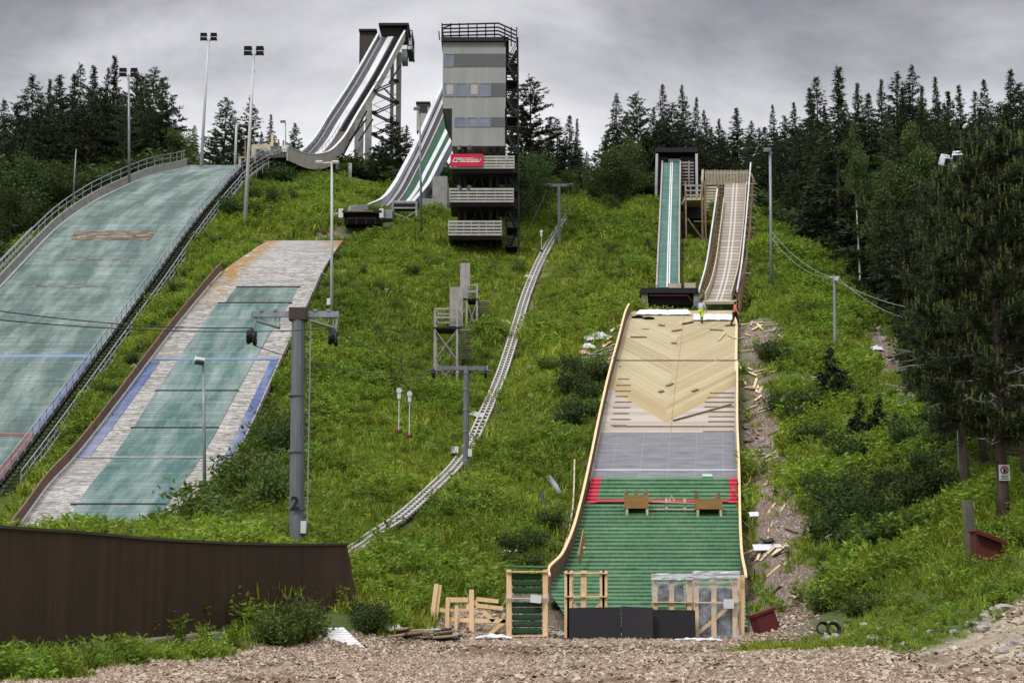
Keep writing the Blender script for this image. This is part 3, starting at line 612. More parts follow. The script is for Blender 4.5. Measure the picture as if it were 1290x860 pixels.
def sheet_on(name, label, cat, pts, mat, th=.05, amp=.06):
    """crumpled flat sheet on the deck: pts are photograph pixels clockwise from lower left, as two rows"""
    (a0, ya0), (b0, yb0), (a1, ya1), (b1, yb1) = pts; mb = MB(); n, m = 5, 14; P = []
    for i in range(n + 1):
        t_ = i / n; row = []
        for j in range(m + 1):
            s_ = j / m; py = (ya0 + (yb0 - ya0) * s_) * (1 - t_) + (ya1 + (yb1 - ya1) * s_) * t_; px = (a0 + (b0 - a0) * s_) * (1 - t_) + (a1 + (b1 - a1) * s_) * t_
            y, k = dk(py, px); row.append(MAIN.pt(y, k, .08 + th + amp * noise.noise(Vector((px * .3, py * .8, 3)))))
        P.append(row)
    mb.grid(P); o = mb.build(name, mat); md = o.modifiers.new('thickness', 'SOLIDIFY'); md.thickness = th; return tag(o, label, cat)
sheet_on('fibre_sheet', 'white fibre sheet on the deck top left of the workers', 'sheet', ((801, 398), (871, 398), (806, 392), (866, 392)), M['sheet'])
sheet_on('fibre_sheet', 'white fibre sheet on the deck between the two workers', 'sheet', ((873, 406), (923, 406), (874, 398), (921, 398)), M['sheet'])
for px, py, lb in ((817, 402, 'dark blue jacket lying on the top of the chevron deck'), (803, 400, 'black coat lying at the left corner of the deck top')):
    y, k = dk(py, px); c0 = MAIN.pt(y, k, .06); mb = MB(); P = []
    for i in range(6): P.append([c0 + Vector((.16 * (j - 3) * (1 - .12 * abs(i - 2.5)), .14 * (i - 2.5), .09 * max(0, 1 - (abs(j - 3) / 3.2) ** 2 - (abs(i - 2.5) / 3) ** 2) + .05 * noise.noise(Vector((i, j, px))))) for j in range(7)])
    mb.grid(P); o = mb.build('jacket', M['dark'] if px < 810 else pbr('navy_cloth', lin(28, 34, 60), lin(44, 50, 80), 8, .9), smooth=True); o.modifiers.new('thickness', 'SOLIDIFY').thickness = .03; tag(o, lb, 'jacket')
# ------------------------------------------------------------------ inruns and towers
M['panel'] = NT('greenish_grey_facade_panel'); t = M['panel']; v = t.coord('Object'); X_, Y_, Z_ = t.sep(v)
n = t.noise(t.coord('Object', (1, 1, .15)), .9, 4); c = t.mix(t.rng(n, .3, .7), lin(150, 152, 147), lin(172, 173, 167)); c = t.mix(t.rng(frac(t, t.math('ADD', X_, 30.3), 1.16), 0, .025, .5, 0), c, lin(116, 118, 113))
M['panel'] = t.done(c, .7)
t = NT('grey_lap_boards'); v = t.coord('Object'); X_, Y_, Z_ = t.sep(v); c = t.mix(t.noise(t.coord('Object', (.4, .4, 4)), 2), lin(92, 94, 94), lin(120, 122, 121)); c = t.mix(t.rng(frac(t, Z_, .16), 0, .15, .6, 0), c, lin(60, 60, 60)); M['lap'] = t.done(c, .8)
t = NT('dark_lap_boards'); v = t.coord('Object'); X_, Y_, Z_ = t.sep(v); c = t.mix(t.noise(t.coord('Object', (.4, .4, 4)), 2), lin(48, 46, 45), lin(74, 70, 66)); c = t.mix(t.rng(frac(t, Z_, .3), 0, .12, .8, 0), c, lin(22, 21, 20)); M['darklap'] = t.done(c, .85)
M['beigewall'] = pbr('beige_side_panels', lin(166, 160, 148), lin(188, 183, 172), .5, .8, (1, 1, .3), fleck=lin(140, 134, 124), bump=.05)
M['brownwall'] = pbr('brown_cladding', lin(70, 62, 56), lin(92, 82, 74), .8, .85, (1, 1, .2))
M['deckdark'] = pbr('dark_runway_mat', lin(72, 64, 62), lin(98, 90, 88), .8, .8, (3, .3, .3))
M['trackwhite'] = pbr('white_runway_track', lin(186, 188, 190), lin(216, 218, 220), .6, .55, (1, .5, .5))
M['greyblue'] = pbr('blue_grey_sheet_metal', lin(132, 138, 150), lin(156, 162, 172), .5, .55, (1, 1, .4), bump=.04)
M['greenmat2'] = pbr('deep_green_runway_mat', lin(26, 66, 44), lin(44, 92, 62), .8, .8, (3, .6, .6))

def line_pts(pix): return [at(*p) for p in pix]
def smooth_line(P, n=40):
    P = [Vector(p) for p in P]; s = np.concatenate([[0], np.cumsum([(P[k + 1] - P[k]).length for k in range(len(P) - 1)])]); q = np.linspace(0, s[-1], n)
    return [Vector(p) for p in np.stack([pchip(s, [p[k] for p in P], np.clip(q, 1e-6, s[-1] - 1e-6)) for k in range(3)], 1)]
# --- tall inrun
R_ = smooth_line(line_pts([(362, 185, 169.5), (387, 194, 175), (411, 192, 180), (431, 175, 186), (451, 142, 193), (482, 91, 204), (510, 39, 216)]), 60)
T = thing('ski_jump_inrun', 'tallest curved inrun ramp with dark start house, left of the grey tower', 'ski jump', gz(R_[30].x, R_[30].y))
def off(L, a, up=0.0):
    out = []
    for k, p in enumerate(L):
        d = L[min(k + 1, len(L) - 1)] - L[max(k - 1, 0)]; sd = Vector((d.y, -d.x, 0)).normalized(); out.append(p + sd * a + Vector((0, 0, up)))
    return out
def band(L, a, b, up, th=.06): mb = MB(); mb.sweep(off(L, (a + b) / 2, up), [(-(b - a) / 2, -th), ((b - a) / 2, -th), ((b - a) / 2, 0), (-(b - a) / 2, 0)]); return mb
low = lambda k: 1.35 + .5 * math.exp(-((k - .3) / .25) ** 2)
mb = MB(); mb.sweep(R_, lambda k: [(-.07, -low(k)), (.07, -low(k)), (.07, 0), (-.07, 0)]); mb.build('side_wall', M['beigewall'], T)
mb = MB(); mb.sweep(R_, [(-.14, .0), (.12, .0), (.12, .07), (-.14, .07)]); mb.build('wall_cap', M['white'], T)
mb = MB(); mb.sweep(off(R_, -3.55), [(-.07, -1.3), (.07, -1.3), (.07, 0), (-.07, 0)]); mb.build('side_wall', M['galv'], T)
mb = MB(); mb.sweep(off(R_, -3.55), [(-.16, .0), (.16, .0), (.16, .07), (-.16, .07)]); mb.build('wall_cap', M['whitepole'], T)
band(R_, -3.48, -.07, -.75, .35).build('deck', M['deckdark'], T)
band(R_, -2.35, -1.55, -.68).build('track', M['trackwhite'], T); band(R_, -3.4, -3.0, -.66).build('track', M['galv'], T); band(R_, -.5, -.1, -.5).build('track', M['galv'], T)
mb = MB(); L = off(R_, -.95, -.66)
for k in range(24, 59):
    for f_ in (0, .5): q = L[k].lerp(L[k + 1], f_); mb.box(q, (.75, .12, .12))
mb.build('stair_treads', M['dark'], T)
for a in (-1.5, -3.2): mb = MB(); rail_run(mb, off(R_, a, -.7)[2:26], 1.6, .7, .04, ((1., .045),), 0); mb.build('handrail', M['galv'], T)
def quadbox(mb, pa, pb, Ya, Yb): 
    """box between photograph corner pa (upper left) and pb (lower right) at depth Ya, reaching back to Yb"""
    a, b = at(pa[0], pa[1], Ya), at(pb[0], pb[1], Ya); return mb.box(((a.x + b.x) / 2, (Ya + Yb) / 2, (a.z + b.z) / 2), (abs(b.x - a.x), Yb - Ya, abs(a.z - b.z)))
mb = MB(); quadbox(mb, (480, 32), (513, 45), 217, 221); a = at(480, 32, 217); b = at(513, 45, 217)
mb.build('start_house', M['darklap'], T)
mb = MB(); quadbox(mb, (477, 29), (515, 32), 216, 221.5); mb.build('roof', M['dark'], T)
mb = MB(); p = at(514, 45, 216.5); q = at(519, 64, 216.5)
for yy in (216.2, 221):
    mb.bar((p.x, yy, at(514, 30, 216).z), (p.x, yy, q.z), .12); mb.bar((q.x, yy, at(514, 38, 216).z), (q.x, yy, q.z), .12)
for zz in (38, 44, 50, 57, 64): z_ = at(514, zz, 216).z; mb.bar((p.x, 216.2, z_), (q.x, 216.2, z_), .1); mb.bar((q.x, 216.2, z_), (q.x, 221, z_), .1); 
mb.box(((p.x + q.x) / 2, 218.6, q.z), (.8, 5, .12)); mb.build('side_balcony', M['dark'], T)
mb = MB(); quadbox(mb, (506, 62), (513, 78), 218, 220); mb.build('cabin', M['galv'], T)
mb = MB(); quadbox(mb, (453, 39), (473, 92), 219, 222); mb.build('lift_shaft', M['brownwall'], T); mb = MB(); quadbox(mb, (452, 36.5), (474.5, 39), 218.6, 222.4); mb.build('roof', M['dark'], T)
for xa, xb, ya, Ya in ((447, 457.5, 150, 188), (460.5, 468, 128, 191), (499.5, 505.5, 66, 214), (492, 496, 75, 212)):
    a = at(xa, ya, Ya); b = at(xb, ya, Ya); zb = tz(a.x, Ya) - .5; mb = MB(); mb.box(((a.x + b.x) / 2, Ya + .4, (a.z + zb) / 2), (b.x - a.x, .9, a.z - zb)); mb.build('leg', M['concrete'], T)
mb = MB()
for k in range(5):
    ya, yb = 102 + k * 27, 115 + k * 27; a, b = at(470, yb, 200), at(499, ya, 207); c_ = at(470, yb, 200); d_ = at(499, yb + 14, 207)
    for yo in (0, .9): mb.bar(a + Vector((0, yo, 0)), b + Vector((0, yo, 0)), .1, .16); mb.bar(c_ + Vector((0, yo, 0)), d_ + Vector((0, yo, 0)), .1, .16)
    mb.box(c_, (1.0, 1.4, .1)); mb.box(b, (.8, 1.4, .1)); mb.bar(a + Vector((0, 0, 1)), b + Vector((0, 0, 1)), .05); mb.bar(c_ + Vector((0, 0, 1)), d_ + Vector((0, 0, 1)), .05)
mb.build('stair_tower', M['cable'], T)
mb = MB()
for p, q in (((426, 206), (450, 206)), ((426, 206), (452, 240)), ((447, 206), (424, 243)), ((420, 240), (450, 240)), ((470, 150), (452, 178)), ((440, 178), (462, 150)), ((430, 200), (462, 140)), ((490, 105), (505, 82)), ((484, 112), (500, 128))): mb.bar(at(*p, 187), at(*q, 187), .16)
mb.build('truss', M['darkwood'], T)
for px in (425.5, 441): p = at(px, 206, 183); mb = MB(); mb.bar(p, gz(p.x, 183) - Vector((0, 0, .4)), .4, .4); mb.build('leg', M['whitepole'], T)
# --- takeoff works at the foot of it
T = thing('takeoff_platform', 'timber takeoff platform cluttered with posts and boards at the crest of the wide teal landing', 'platform', at(330, 208, 178))
mb = MB(); quadbox(mb, (300, 197), (352, 199.5), 177, 181); mb.build('platform', M['greywood'], T)
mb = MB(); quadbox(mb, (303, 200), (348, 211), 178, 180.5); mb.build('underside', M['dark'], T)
for xa, xb in ((300.5, 303.5), (326, 328)): mb = MB(); quadbox(mb, (xa, 199), (xb, 212), 177, 178); mb.build('column', M['paleconc'], T)
mb = MB(); quadbox(mb, (317, 182), (341, 197), 178.5, 179.5); mb.build('board_wall', M['palewood'], T)
mb = MB(); quadbox(mb, (355, 183), (364, 191), 172, 172.2); mb.build('white_board', M['white'], T)
mb = MB(); quadbox(mb, (341, 184), (362, 205), 176, 178.5); mb.build('shed', M['lap'], T)
for px, yt in ((309, 177), (343, 170), (351, 176), (357, 177)): mb = MB(); mb.bar(at(px, yt, 176.8), at(px, 205, 176.8), .16 if px != 343 else .26); mb.build('post', M['rawood'] if px == 343 else M['oldwood'], T)
mb = MB()
for px in range(340, 364, 4): mb.bar(at(px, 193, 171.5), gz(at(px, 193, 171.5).x, 171.5) - Vector((0, 0, .3)), .06)
for py in (190, 197): mb.bar(at(338, py, 171.5), at(364, py - 2, 171.5), .07)
mb.build('guard_rail', M['galv'], T)
# --- second inrun (green)
MID = Slope([(258, 462, 517, 153.5), (250, 480, 524, 156.5), (232, 495, 539, 161.5), (207, 509, 552, 167.5), (190, 518, 561, 171.5), (162, 531, 576, 178), (105, 557, 602, 192)])
y0, y1 = MID.Y[0], MID.Y[-1]
T = thing('ski_jump_inrun', 'curved inrun ramp with green and white tracks running down behind the grey tower', 'ski jump', MID.pt(y0, .5, -1))
mb = MB(); MID.slab(mb, y0 + 2.5, y1, .05, .95, -.75, .3, 40, 4); mb.build('deck', M['dark'], T)
for a, b, m in ((.40, .585, 'greenmat2'), (.70, .86, 'greenmat2'), (.585, .70, 'trackwhite'), (.33, .37, 'greywood'), (.10, .19, 'trackwhite'), (.88, .91, 'greywood')):
    mb = MB(); MID.slab(mb, y0 + 3, y1, a, b, -.69, .05, 40, 2); mb.build('runway_mat' if m == 'greenmat2' else 'track', M[m], T)
for k, m, lo_ in ((.03, 'trackwhite', -.9), (.985, 'greyblue', -1.5)):
    mb = MB(); mb.sweep(MID.edge(k, y0 if k < .5 else y0 + 1.5, y1), [(-.06, lo_), (.06, lo_), (.06, 0), (-.06, 0)]); mb.build('side_wall', M[m], T)
    mb = MB(); mb.sweep(MID.edge(k, y0 if k < .5 else y0 + 1.5, y1), [(-.2, 0), (.2, 0), (.2, .07), (-.2, .07)]); mb.build('wall_cap', M['trackwhite'], T)
P = smooth_line([MID.pt(y0 + .1, .03), at(447, 259.5, 150.5), at(440, 261, 149.5)], 12)
mb = MB(); mb.sweep(P, [(-.06, -.5), (.06, -.5), (.06, .07), (-.06, .07)]); mb.build('side_wall', M['trackwhite'], T)
mb = MB(); mb.sweep(off(P, .85, -.45), [(-.8, -.25), (.8, -.25), (.8, 0), (-.8, 0)]); mb.build('takeoff_lip', M['trackwhite'], T)
mb = MB(); quadbox(mb, (545, 222), (563, 272), 160, 175); mb.build('wall', M['concrete'], T)
mb = MB(); quadbox(mb, (531, 250), (546, 275), 157, 162); mb.build('wall', M['concrete'], T)
T2 = thing('takeoff_platform', 'low black takeoff table with white end posts below the green inrun', 'platform', at(458, 279, 149))
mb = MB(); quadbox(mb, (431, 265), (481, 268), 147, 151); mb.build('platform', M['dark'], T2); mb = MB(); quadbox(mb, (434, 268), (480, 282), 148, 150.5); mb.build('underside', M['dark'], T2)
for a, b in ((426.5, 432), (478, 483)): mb = MB(); quadbox(mb, (a, 262.5), (b, 274), 147, 148); mb.build('end_post', M['white'], T2)
mb = MB(); quadbox(mb, (483, 264), (494, 275), 147.4, 149); mb.build('cabin', M['galv'], T2)
mb = MB()
for px in (437, 449, 461, 473): mb.bar(at(px, 275, 147.2), at(px, 283, 147.2), .08)
mb.bar(at(437, 275, 147.2), at(473, 275, 147.2), .1); mb.build('frame', M['darkwood'], T2); mb = MB(); mb.bar(at(437, 266, 146.9), at(470, 266, 146.9), .12); mb.build('lip_board', M['oldwood'], T2)
T2 = thing('scaffold', 'white trestle with crossed braces at the foot of the green tracks', 'scaffold', at(510, 279, 151))
mb = MB()
for px in (494.5, 524.5): mb.bar(at(px, 254, 151), at(px, 281, 151), .16); mb.bar(at(px, 254, 153), at(px, 281, 153), .16)
for py in (255, 262): mb.bar(at(494, py, 151), at(525, py, 151), .14)
mb.bar(at(497, 269, 151), at(524, 279, 151), .1); mb.bar(at(524, 266, 151), at(504, 279, 151), .1); mb.build('frame', M['greywood'], T2)
mb = MB(); quadbox(mb, (496, 256.5), (523, 261), 151.3, 153); mb.build('deck', M['dark'], T2); 
mb = MB()
for k in range(7): mb.box(at(498 + k * 4, 255.5, 151.6), (.3, .5, .25))
mb.build('track_ends', M['trackwhite'], T2)
T2 = thing('cabin', 'small pale cabin with dark window beside the top of the green inrun', 'cabin', at(533, 160, 194))
mb = MB(); quadbox(mb, (525, 130), (541, 165), 193, 196); mb.build('wall', M['paleconc'], T2); mb = MB(); quadbox(mb, (524, 128), (542, 130.5), 192.7, 196.3); mb.build('roof', M['dark'], T2); mb = MB(); quadbox(mb, (529, 133), (538, 142), 192.95, 193.05); mb.build('window', M['shade'], T2)

# --- judges' tower
TY = 142.0; tp = lambda px, py, dy=0.0: at(px, py, TY) + Vector((0, dy, 0))
T = thing('judging_tower', 'tall grey judging tower with three window rows above dark balconies', 'tower', gz(tp(602, 320).x, TY))
def tb(mb, x0, y0, x1, y1, d0, d1):
    a, b = tp(x0, y0), tp(x1, y1); return mb.box(((a.x + b.x) / 2, TY + (d0 + d1) / 2, (a.z + b.z) / 2), (abs(b.x - a.x), d1 - d0, abs(a.z - b.z)))
mb = MB(); tb(mb, 558, 53.5, 637, 137, 0, 6.5); tb(mb, 569.5, 137.01, 636, 184, 0.0, 6.5); mb.build('wall', M['panel'], T)
mb = MB(); tb(mb, 556, 48.5, 641, 53.4, -.35, 7); mb.build('roof', M['dark'], T)
for x0, y0, x1, y1 in ((572, 68, 637.2, 84.5), (618.5, 105, 637.2, 122), (618.5, 148, 636.2, 160)): mb = MB(); tb(mb, x0, y0, x1, y1, -.035, .05); mb.build('lap_boarding', M['lap'], T)
def window(x0, y0, x1, y1):
    mb = MB(); w = .9
    tb(mb, x0, y0, x0 + w, y1, -.06, .06); tb(mb, x1 - w, y0, x1, y1, -.06, .06); tb(mb, x0 + w, y0, x1 - w, y0 + w, -.06, .06); tb(mb, x0 + w, y1 - w, x1 - w, y1, -.06, .06); fr = mb.build('window', M['greyblue'], T)
    mb = MB(); tb(mb, x0 + w, y0 + w, x1 - w, y1 - w, -.015, .03); mb.build('pane', M['glass'], fr)
    if (x0, y0) in ((589.5, 148), (604.5, 148)) or y0 == 105 and x0 in (559, 589.5): mb = MB(); tb(mb, x0 + w + (3 if x0 != 604.5 else .5), y0 + w, x1 - w - .5, y1 - w - 2, -.02, -.016); mb.build('blind', M['blind'], fr)
window(559, 68, 571.5, 84.5)
for x in (559, 574.3, 589.5, 604.8): window(x, 105, x + 13.6, 122)
for x in (572.5, 588, 603.5): window(x, 148, x + 14, 160)
mb = MB(); tb(mb, 558.5, 137.05, 569.4, 140, .3, 6); 
a, b, c_ = tp(558.2, 138), tp(569.4, 138), tp(569.4, 163); 
for d in (0.02, 6.2): mb.poly([a + Vector((0, d, 0)), b + Vector((0, d, 0)), c_ + Vector((0, d, 0))])
mb.poly([a + Vector((0, .02, 0)), c_ + Vector((0, .02, 0)), c_ + Vector((0, 6.2, 0)), a + Vector((0, 6.2, 0))]); mb.build('soffit', M['dark'], T)
mb = MB()
for d in (-.3, 6.6):
    for hh in (32, 37, 41.5, 46): mb.bar(tp(557, hh + (1 if d < 0 else 2), d), tp(628, hh - 1, d), .1, .12); mb.bar(tp(628, hh - 1, d), tp(650, hh + 9, d), .1, .12)
    for px in range(557, 632, 11): mb.bar(tp(px, 31, d), tp(px, 49, d), .1)
mb.bar(tp(557, 34, -.3), tp(557, 35, 6.6), .1); mb.bar(tp(557, 41, -.3), tp(557, 41, 6.6), .1); mb.bar(tp(572, 30.5, 0), tp(557, 36, 0), .1); mb.bar(tp(554, 52, -.3), tp(553, 41, -.3), .1)
for px in (636, 644, 651): mb.bar(tp(px, 36, -.3), tp(px, 60, -.3), .1)
mb.build('roof_railing', M['darkwood'], T)
mb = MB()
zb = tz(tp(600, 320).x, TY + 3) - .6
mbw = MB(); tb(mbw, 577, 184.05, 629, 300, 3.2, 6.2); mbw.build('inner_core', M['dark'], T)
for px in (579, 586, 618, 627):
    for d in (.6, 3.0): p = tp(px, 184, d); mb.bar(p, (p.x, p.y, zb), .3)
mb.build('post', M['darkwood'], T)
mb = MB()
for ya, yb in ((186, 216), (219, 258), (262, 300), (302, 322)):
    for (xa, xb) in ((586, 601), (618, 604)): mb.bar(tp(xa, yb, .5), tp(xb, ya, .5), .13); 
mb.build('brace', M['darkwood'], T)
M['rail_light'] = pbr('pale_grey_rail_boards', lin(168, 164, 156), lin(196, 192, 184), 2, .8, fleck=lin(120, 114, 106))
for k, (x0, x1, yt, yb) in enumerate(((568.5, 648, 200.5, 217.5), (567, 647, 241, 259.5), (565.5, 632, 281.5, 301))):
    mb = MB(); tb(mb, x0, yb - 3, x1, yb - .8, -1.2, 3.2); fl = mb.build('balcony_floor', M['rail_light'], T)
    mb = MB(); tb(mb, x0 + 1, yb - .75, x1 - 1, yb + 3.5, -.9, 3.2); mb.build('floor_beam', M['dark'], T)
    mb = MB(); n = 4
    for j in range(n): hh = yt + (yb - 3 - yt) * (j + .15) / n; mb.bar(tp(x0, hh + 1, -1.2), tp(x1, hh + 1, -1.2), .06, .17); mb.bar(tp(x0, hh + 1, -1.2), tp(x0, hh + 1, 3), .06, .17)
    for px in np.linspace(x0 + .3, x1 - .3, 8): mb.bar(tp(px, yt, -1.13), tp(px, yb - 2, -1.13), .1)
    mb.build('balcony_railing', M['rail_light'], T)
    if k < 2:
        for dx in (0, 7): 
            p = tp(582 + dx, yt - 11.5 + (k * 9), -1.0); mb = MB(); d = Vector((-.55 if dx == 0 else .45, -.7, -.35)); mb.tube([p, p + d * .18, p + d * .42], [.08, .15, .22], 10); fl = mb.build('floodlight', M['dark'], T, smooth=False); mb = MB(); mb.tube([p + d * .425, p + d * .45], [.2, .2], 10); mb.build('lens', M['galv'], fl)
# outside stair
mb = MB()
for px in (637.5, 652):
    for d in (.3, 3.2): p = tp(px, 46, d); mb.bar(p, (p.x + (.12 if px > 640 else 0), p.y, zb), .16)
mb.build('stair_post', M['dark'], T)
ST_ = [56, 80, 101, 124, 147, 170, 193, 217, 240, 262, 286, 310]
mb, mr = MB(), MB()
for k in range(len(ST_) - 1):
    ya, yb = ST_[k], ST_[k + 1]; d = .6 if k % 2 else 2.2; A, B = ((639, ya), (651, yb)) if k % 2 else ((651, ya), (639, yb)); a, b = tp(*A, d), tp(*B, d)
    mb.bar(a + Vector((0, -.5, 0)), b + Vector((0, -.5, 0)), .06, .22); mb.bar(a + Vector((0, .5, 0)), b + Vector((0, .5, 0)), .06, .22)
    for j in range(8): mb.box(a.lerp(b, (j + .5) / 8), (.24, 1.0, .04))
    tb(mb, 638, yb - .6, 652, yb + .6, 0.1, 3.3)
    for hh in (3.5, 7, 10.5): mr.bar(tp(638, yb - hh, .05), tp(652, yb - hh, .05), .05, .09)
    mr.bar(a + Vector((0, -.55, .9)), b + Vector((0, -.55, .9)), .05); mr.bar(a + Vector((0, -.55, .5)), b + Vector((0, -.55, .5)), .05)
mb.build('stair_flights', M['dark'], T); mr.build('stair_railing', M['darkwood'], T)
mb = MB()
for k in range(5): mb.box(tp(638.2, 184 + k * 4.2, -.2), (.16, .16, .2))
mb.build('cable_ladder', M['white'], T)
# banner
def text_obj(name, body, size, mat, parent, loc, rot=(math.pi / 2, 0, 0), shear=0, ext=.004, bold=0):
    cu = bpy.data.curves.new(name, 'FONT'); cu.body = body; cu.size = size; cu.align_x = 'CENTER'; cu.align_y = 'CENTER'; cu.extrude = ext; cu.shear = shear; cu.offset = bold
    o = bpy.data.objects.new(name, cu); COL.objects.link(o); dg = bpy.context.evaluated_depsgraph_get(); me = bpy.data.meshes.new_from_object(o.evaluated_get(dg)); bpy.data.objects.remove(o)
    o = bpy.data.objects.new(name, me); COL.objects.link(o); me.materials.clear(); me.materials.append(mat); o.parent = parent; o.location = loc; o.rotation_euler = rot; return o
M['bannerred'] = pbr('red_banner_cloth', lin(206, 30, 62), lin(216, 42, 72), 1, .6, bump=.1)
a, b = tp(568.5, 199), tp(609, 214.6)
B_ = thing('banner', 'red banner with a white outlined logo hanging on the upper tower balcony', 'banner', (a.x, TY - 1.32, b.z))
mb = MB(); W_b, H_b = b.x - a.x, a.z - b.z; mb.box(((a.x + b.x) / 2, TY - 1.32, (a.z + b.z) / 2), (W_b, .03, H_b)); mb.build('cloth', M['bannerred'], B_)
text_obj('lettering', 'Marttiini', .56, M['white'], B_, (W_b * .50, -.022, H_b * .5), shear=.25, bold=.008)
mb = MB(); q = lambda x, z: Vector((a.x + W_b * x, TY - 1.345, b.z + H_b * z))
out = [q(.24, .645), q(.115, .645), q(.06, .37), q(.235, .37)]
for k in range(3): mb.bar(out[k], out[k + 1], .02, .075, up=(0, 0, 1))
out = [q(.27, .37), q(.82, .355), q(.885, .40), q(.945, .645), q(.70, .645)]
for k in range(4): mb.bar(out[k], out[k + 1], .02, .06)
mb.bar(q(.23, .655), q(.945, .655), .02, .05); mb.build('logo_outline', M['white'], B_)

# --- small green inrun and its start house
y0, y1 = GR.Y[0], GR.Y[-1]
T = thing('ski_jump_inrun', 'narrow straight inrun with pale green mats below the dark start house', 'ski jump', GR.pt(y0, .5, -1.2))
mb = MB(); GR.slab(mb, y0, y1, .04, .96, 0, .3, 40, 4); mb.build('mat_surface', matrows('pale_green_runway_mat', lin(58, 102, 90), lin(84, 124, 110), lin(136, 158, 148), .5, .35, None, .4), T)
for k in (.44, .53): mb = MB(); GR.slab(mb, y0, y1, k, k + .055, .06, .05, 40, 1); mb.build('ski_track', M['white'], T)
for k in (.02, .98): mb = MB(); mb.sweep(GR.edge(k, y0, y1), [(-.07, -.5), (.07, -.5), (.07, .22), (-.07, .22)]); mb.build('side_board', M['greywood'], T)
mb = MB()
for y in np.arange(y0 + 3, y1, 3): 
    for k in (0, 1): p = GR.pt(y, k, -.3); mb.bar(p, gz(p.x, p.y) - Vector((0, 0, .4)), .16)
mb.build('trestle', M['oldwood'], T)
T = thing('takeoff_platform', 'dark takeoff table with concrete end blocks under the pale green inrun', 'platform', at(845, 384, 131.5))
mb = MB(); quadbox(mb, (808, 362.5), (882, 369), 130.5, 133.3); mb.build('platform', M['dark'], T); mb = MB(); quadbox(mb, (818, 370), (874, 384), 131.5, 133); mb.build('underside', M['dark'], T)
for x in (809, 874): mb = MB(); quadbox(mb, (x, 369.2), (x + 7, 386), 130.7, 132.5); mb.build('end_block', M['concrete'], T)
mb = MB(); mb.bar(at(818, 372, 130.5), at(868, 372, 130.5), .07); mb.bar(at(866, 371, 130.5), at(872, 380, 130.5), .07); mb.build('red_bar', M['red'], T)
mb = MB(); mb.box(at(850, 361, 132.2), (1.0, .3, .5)); mb.box(at(869, 360, 132.2), (.9, .3, .45)); mb.build('end_boards', M['palewood'], T)
T = thing('start_house', 'dark timber start house with flat roof atop the narrow pale green inrun', 'hut', at(851, 255, 166))
mb = MB(); quadbox(mb, (829, 198), (842, 258), 165.6, 170); quadbox(mb, (857, 198), (875, 258), 165.6, 170); quadbox(mb, (842.05, 198), (856.95, 206), 168, 170); quadbox(mb, (829, 192), (875, 197.9), 166.5, 170); mb.build('wall', M['darklap'], T)
mb = MB(); quadbox(mb, (826, 186), (879, 191.5), 164.8, 170.4); mb.build('roof', M['dark'], T)
mb = MB(); quadbox(mb, (842, 200), (857, 204), 165.4, 166); mb.build('start_bar', M['galv'], T)
for xa, xb, x2 in ((826, 828.8, -1.2), (876, 878.6, .6)): mb = MB(); p, q = at((xa + xb) / 2, 194, 165), at((xa + xb) / 2 + x2, 255, 165); mb.bar(p, q, .24); mb.build('corner_post', M['whitepole'], T)
mb = MB()
for k in range(8): mb.bar(at(858, 205 + k * 4, 165.3), at(874, 205 + k * 4, 165.3), .05, .16)
mb.bar(at(868, 203, 165.1), at(868, 236, 165.1), .14); mb.build('slat_steps', M['greywood'], T)
# --- wooden inrun
y0, y1 = WD.Y[0], WD.Y[-1]
T = thing('ski_jump_inrun', 'bare wooden inrun with slatted boards and pale rails, behind the two workers', 'ski jump', WD.pt(y0, .5, -1.2))
t = NT('slatted_runway_boards'); uv = t.coord('UV'); u, v, _ = t.sep(uv); g1 = t.noise(t.coord('UV', (4, 2, 1)), 1.5, 5, .7); kk = t.math('FLOOR', t.math('DIVIDE', v, .95))
c = t.ramp(t.math('ADD', t.math('MULTIPLY', t.white(kk), .5), t.math('MULTIPLY', g1, .5)), [(0, lin(140, 128, 114)), (.5, lin(166, 154, 140)), (1, lin(190, 180, 166))]); c = t.mix(t.rng(frac(t, v, .95), 0, .3, 1, 0), c, lin(70, 60, 52))
um = t.math('ABSOLUTE', t.math('SUBTRACT', t.math('ABSOLUTE', t.math('ADD', u, .02)), .17)); c = t.mix(t.rng(um, .05, .09, .8, 0), c, lin(206, 200, 192)); c = t.mix(t.rng(t.math('ABSOLUTE', u), .0, .06, .7, 0), c, lin(120, 108, 98)); M['slats'] = t.done(c, .85)
mb = MB(); WD.slab(mb, y0, y1, 0, 1, 0, .2, 50, 4); mb.build('deck', M['slats'], T)
mb = MB(); WD.slab(mb, y0 - .05, y0 + .3, -.25, 1.25, .02, .22, 2, 2); mb.build('takeoff_edge', M['palewood'], T)
def curvewall(nm, pix, lo_, hi_, th, mat): mb = MB(); mb.sweep(smooth_line(line_pts(pix), 30), [(-th / 2, lo_), (th / 2, lo_), (th / 2, hi_), (-th / 2, hi_)]); return mb.build(nm, mat, T)
curvewall('side_board', [(921, 380, 128.1), (924, 369, 130), (930, 345, 136), (936.5, 292, 147.5), (940.5, 237, 159.5)], -.1, .7, .07, M['palewood'])
curvewall('side_board', [(888.5, 380, 128.1), (893, 371, 130), (900.5, 345, 136), (908, 292, 147.5), (912, 258, 155)], -.1, .7, .07, M['palewood'])
curvewall('rail', [(929, 380, 128), (934, 350, 135), (940, 290, 147.5), (946, 217, 160)], .75, 1.0, .12, M['trackwhite'])
curvewall('rail', [(881, 380, 128), (890, 346, 136), (897, 300, 145), (904, 250, 156)], .75, 1.0, .12, M['trackwhite'])
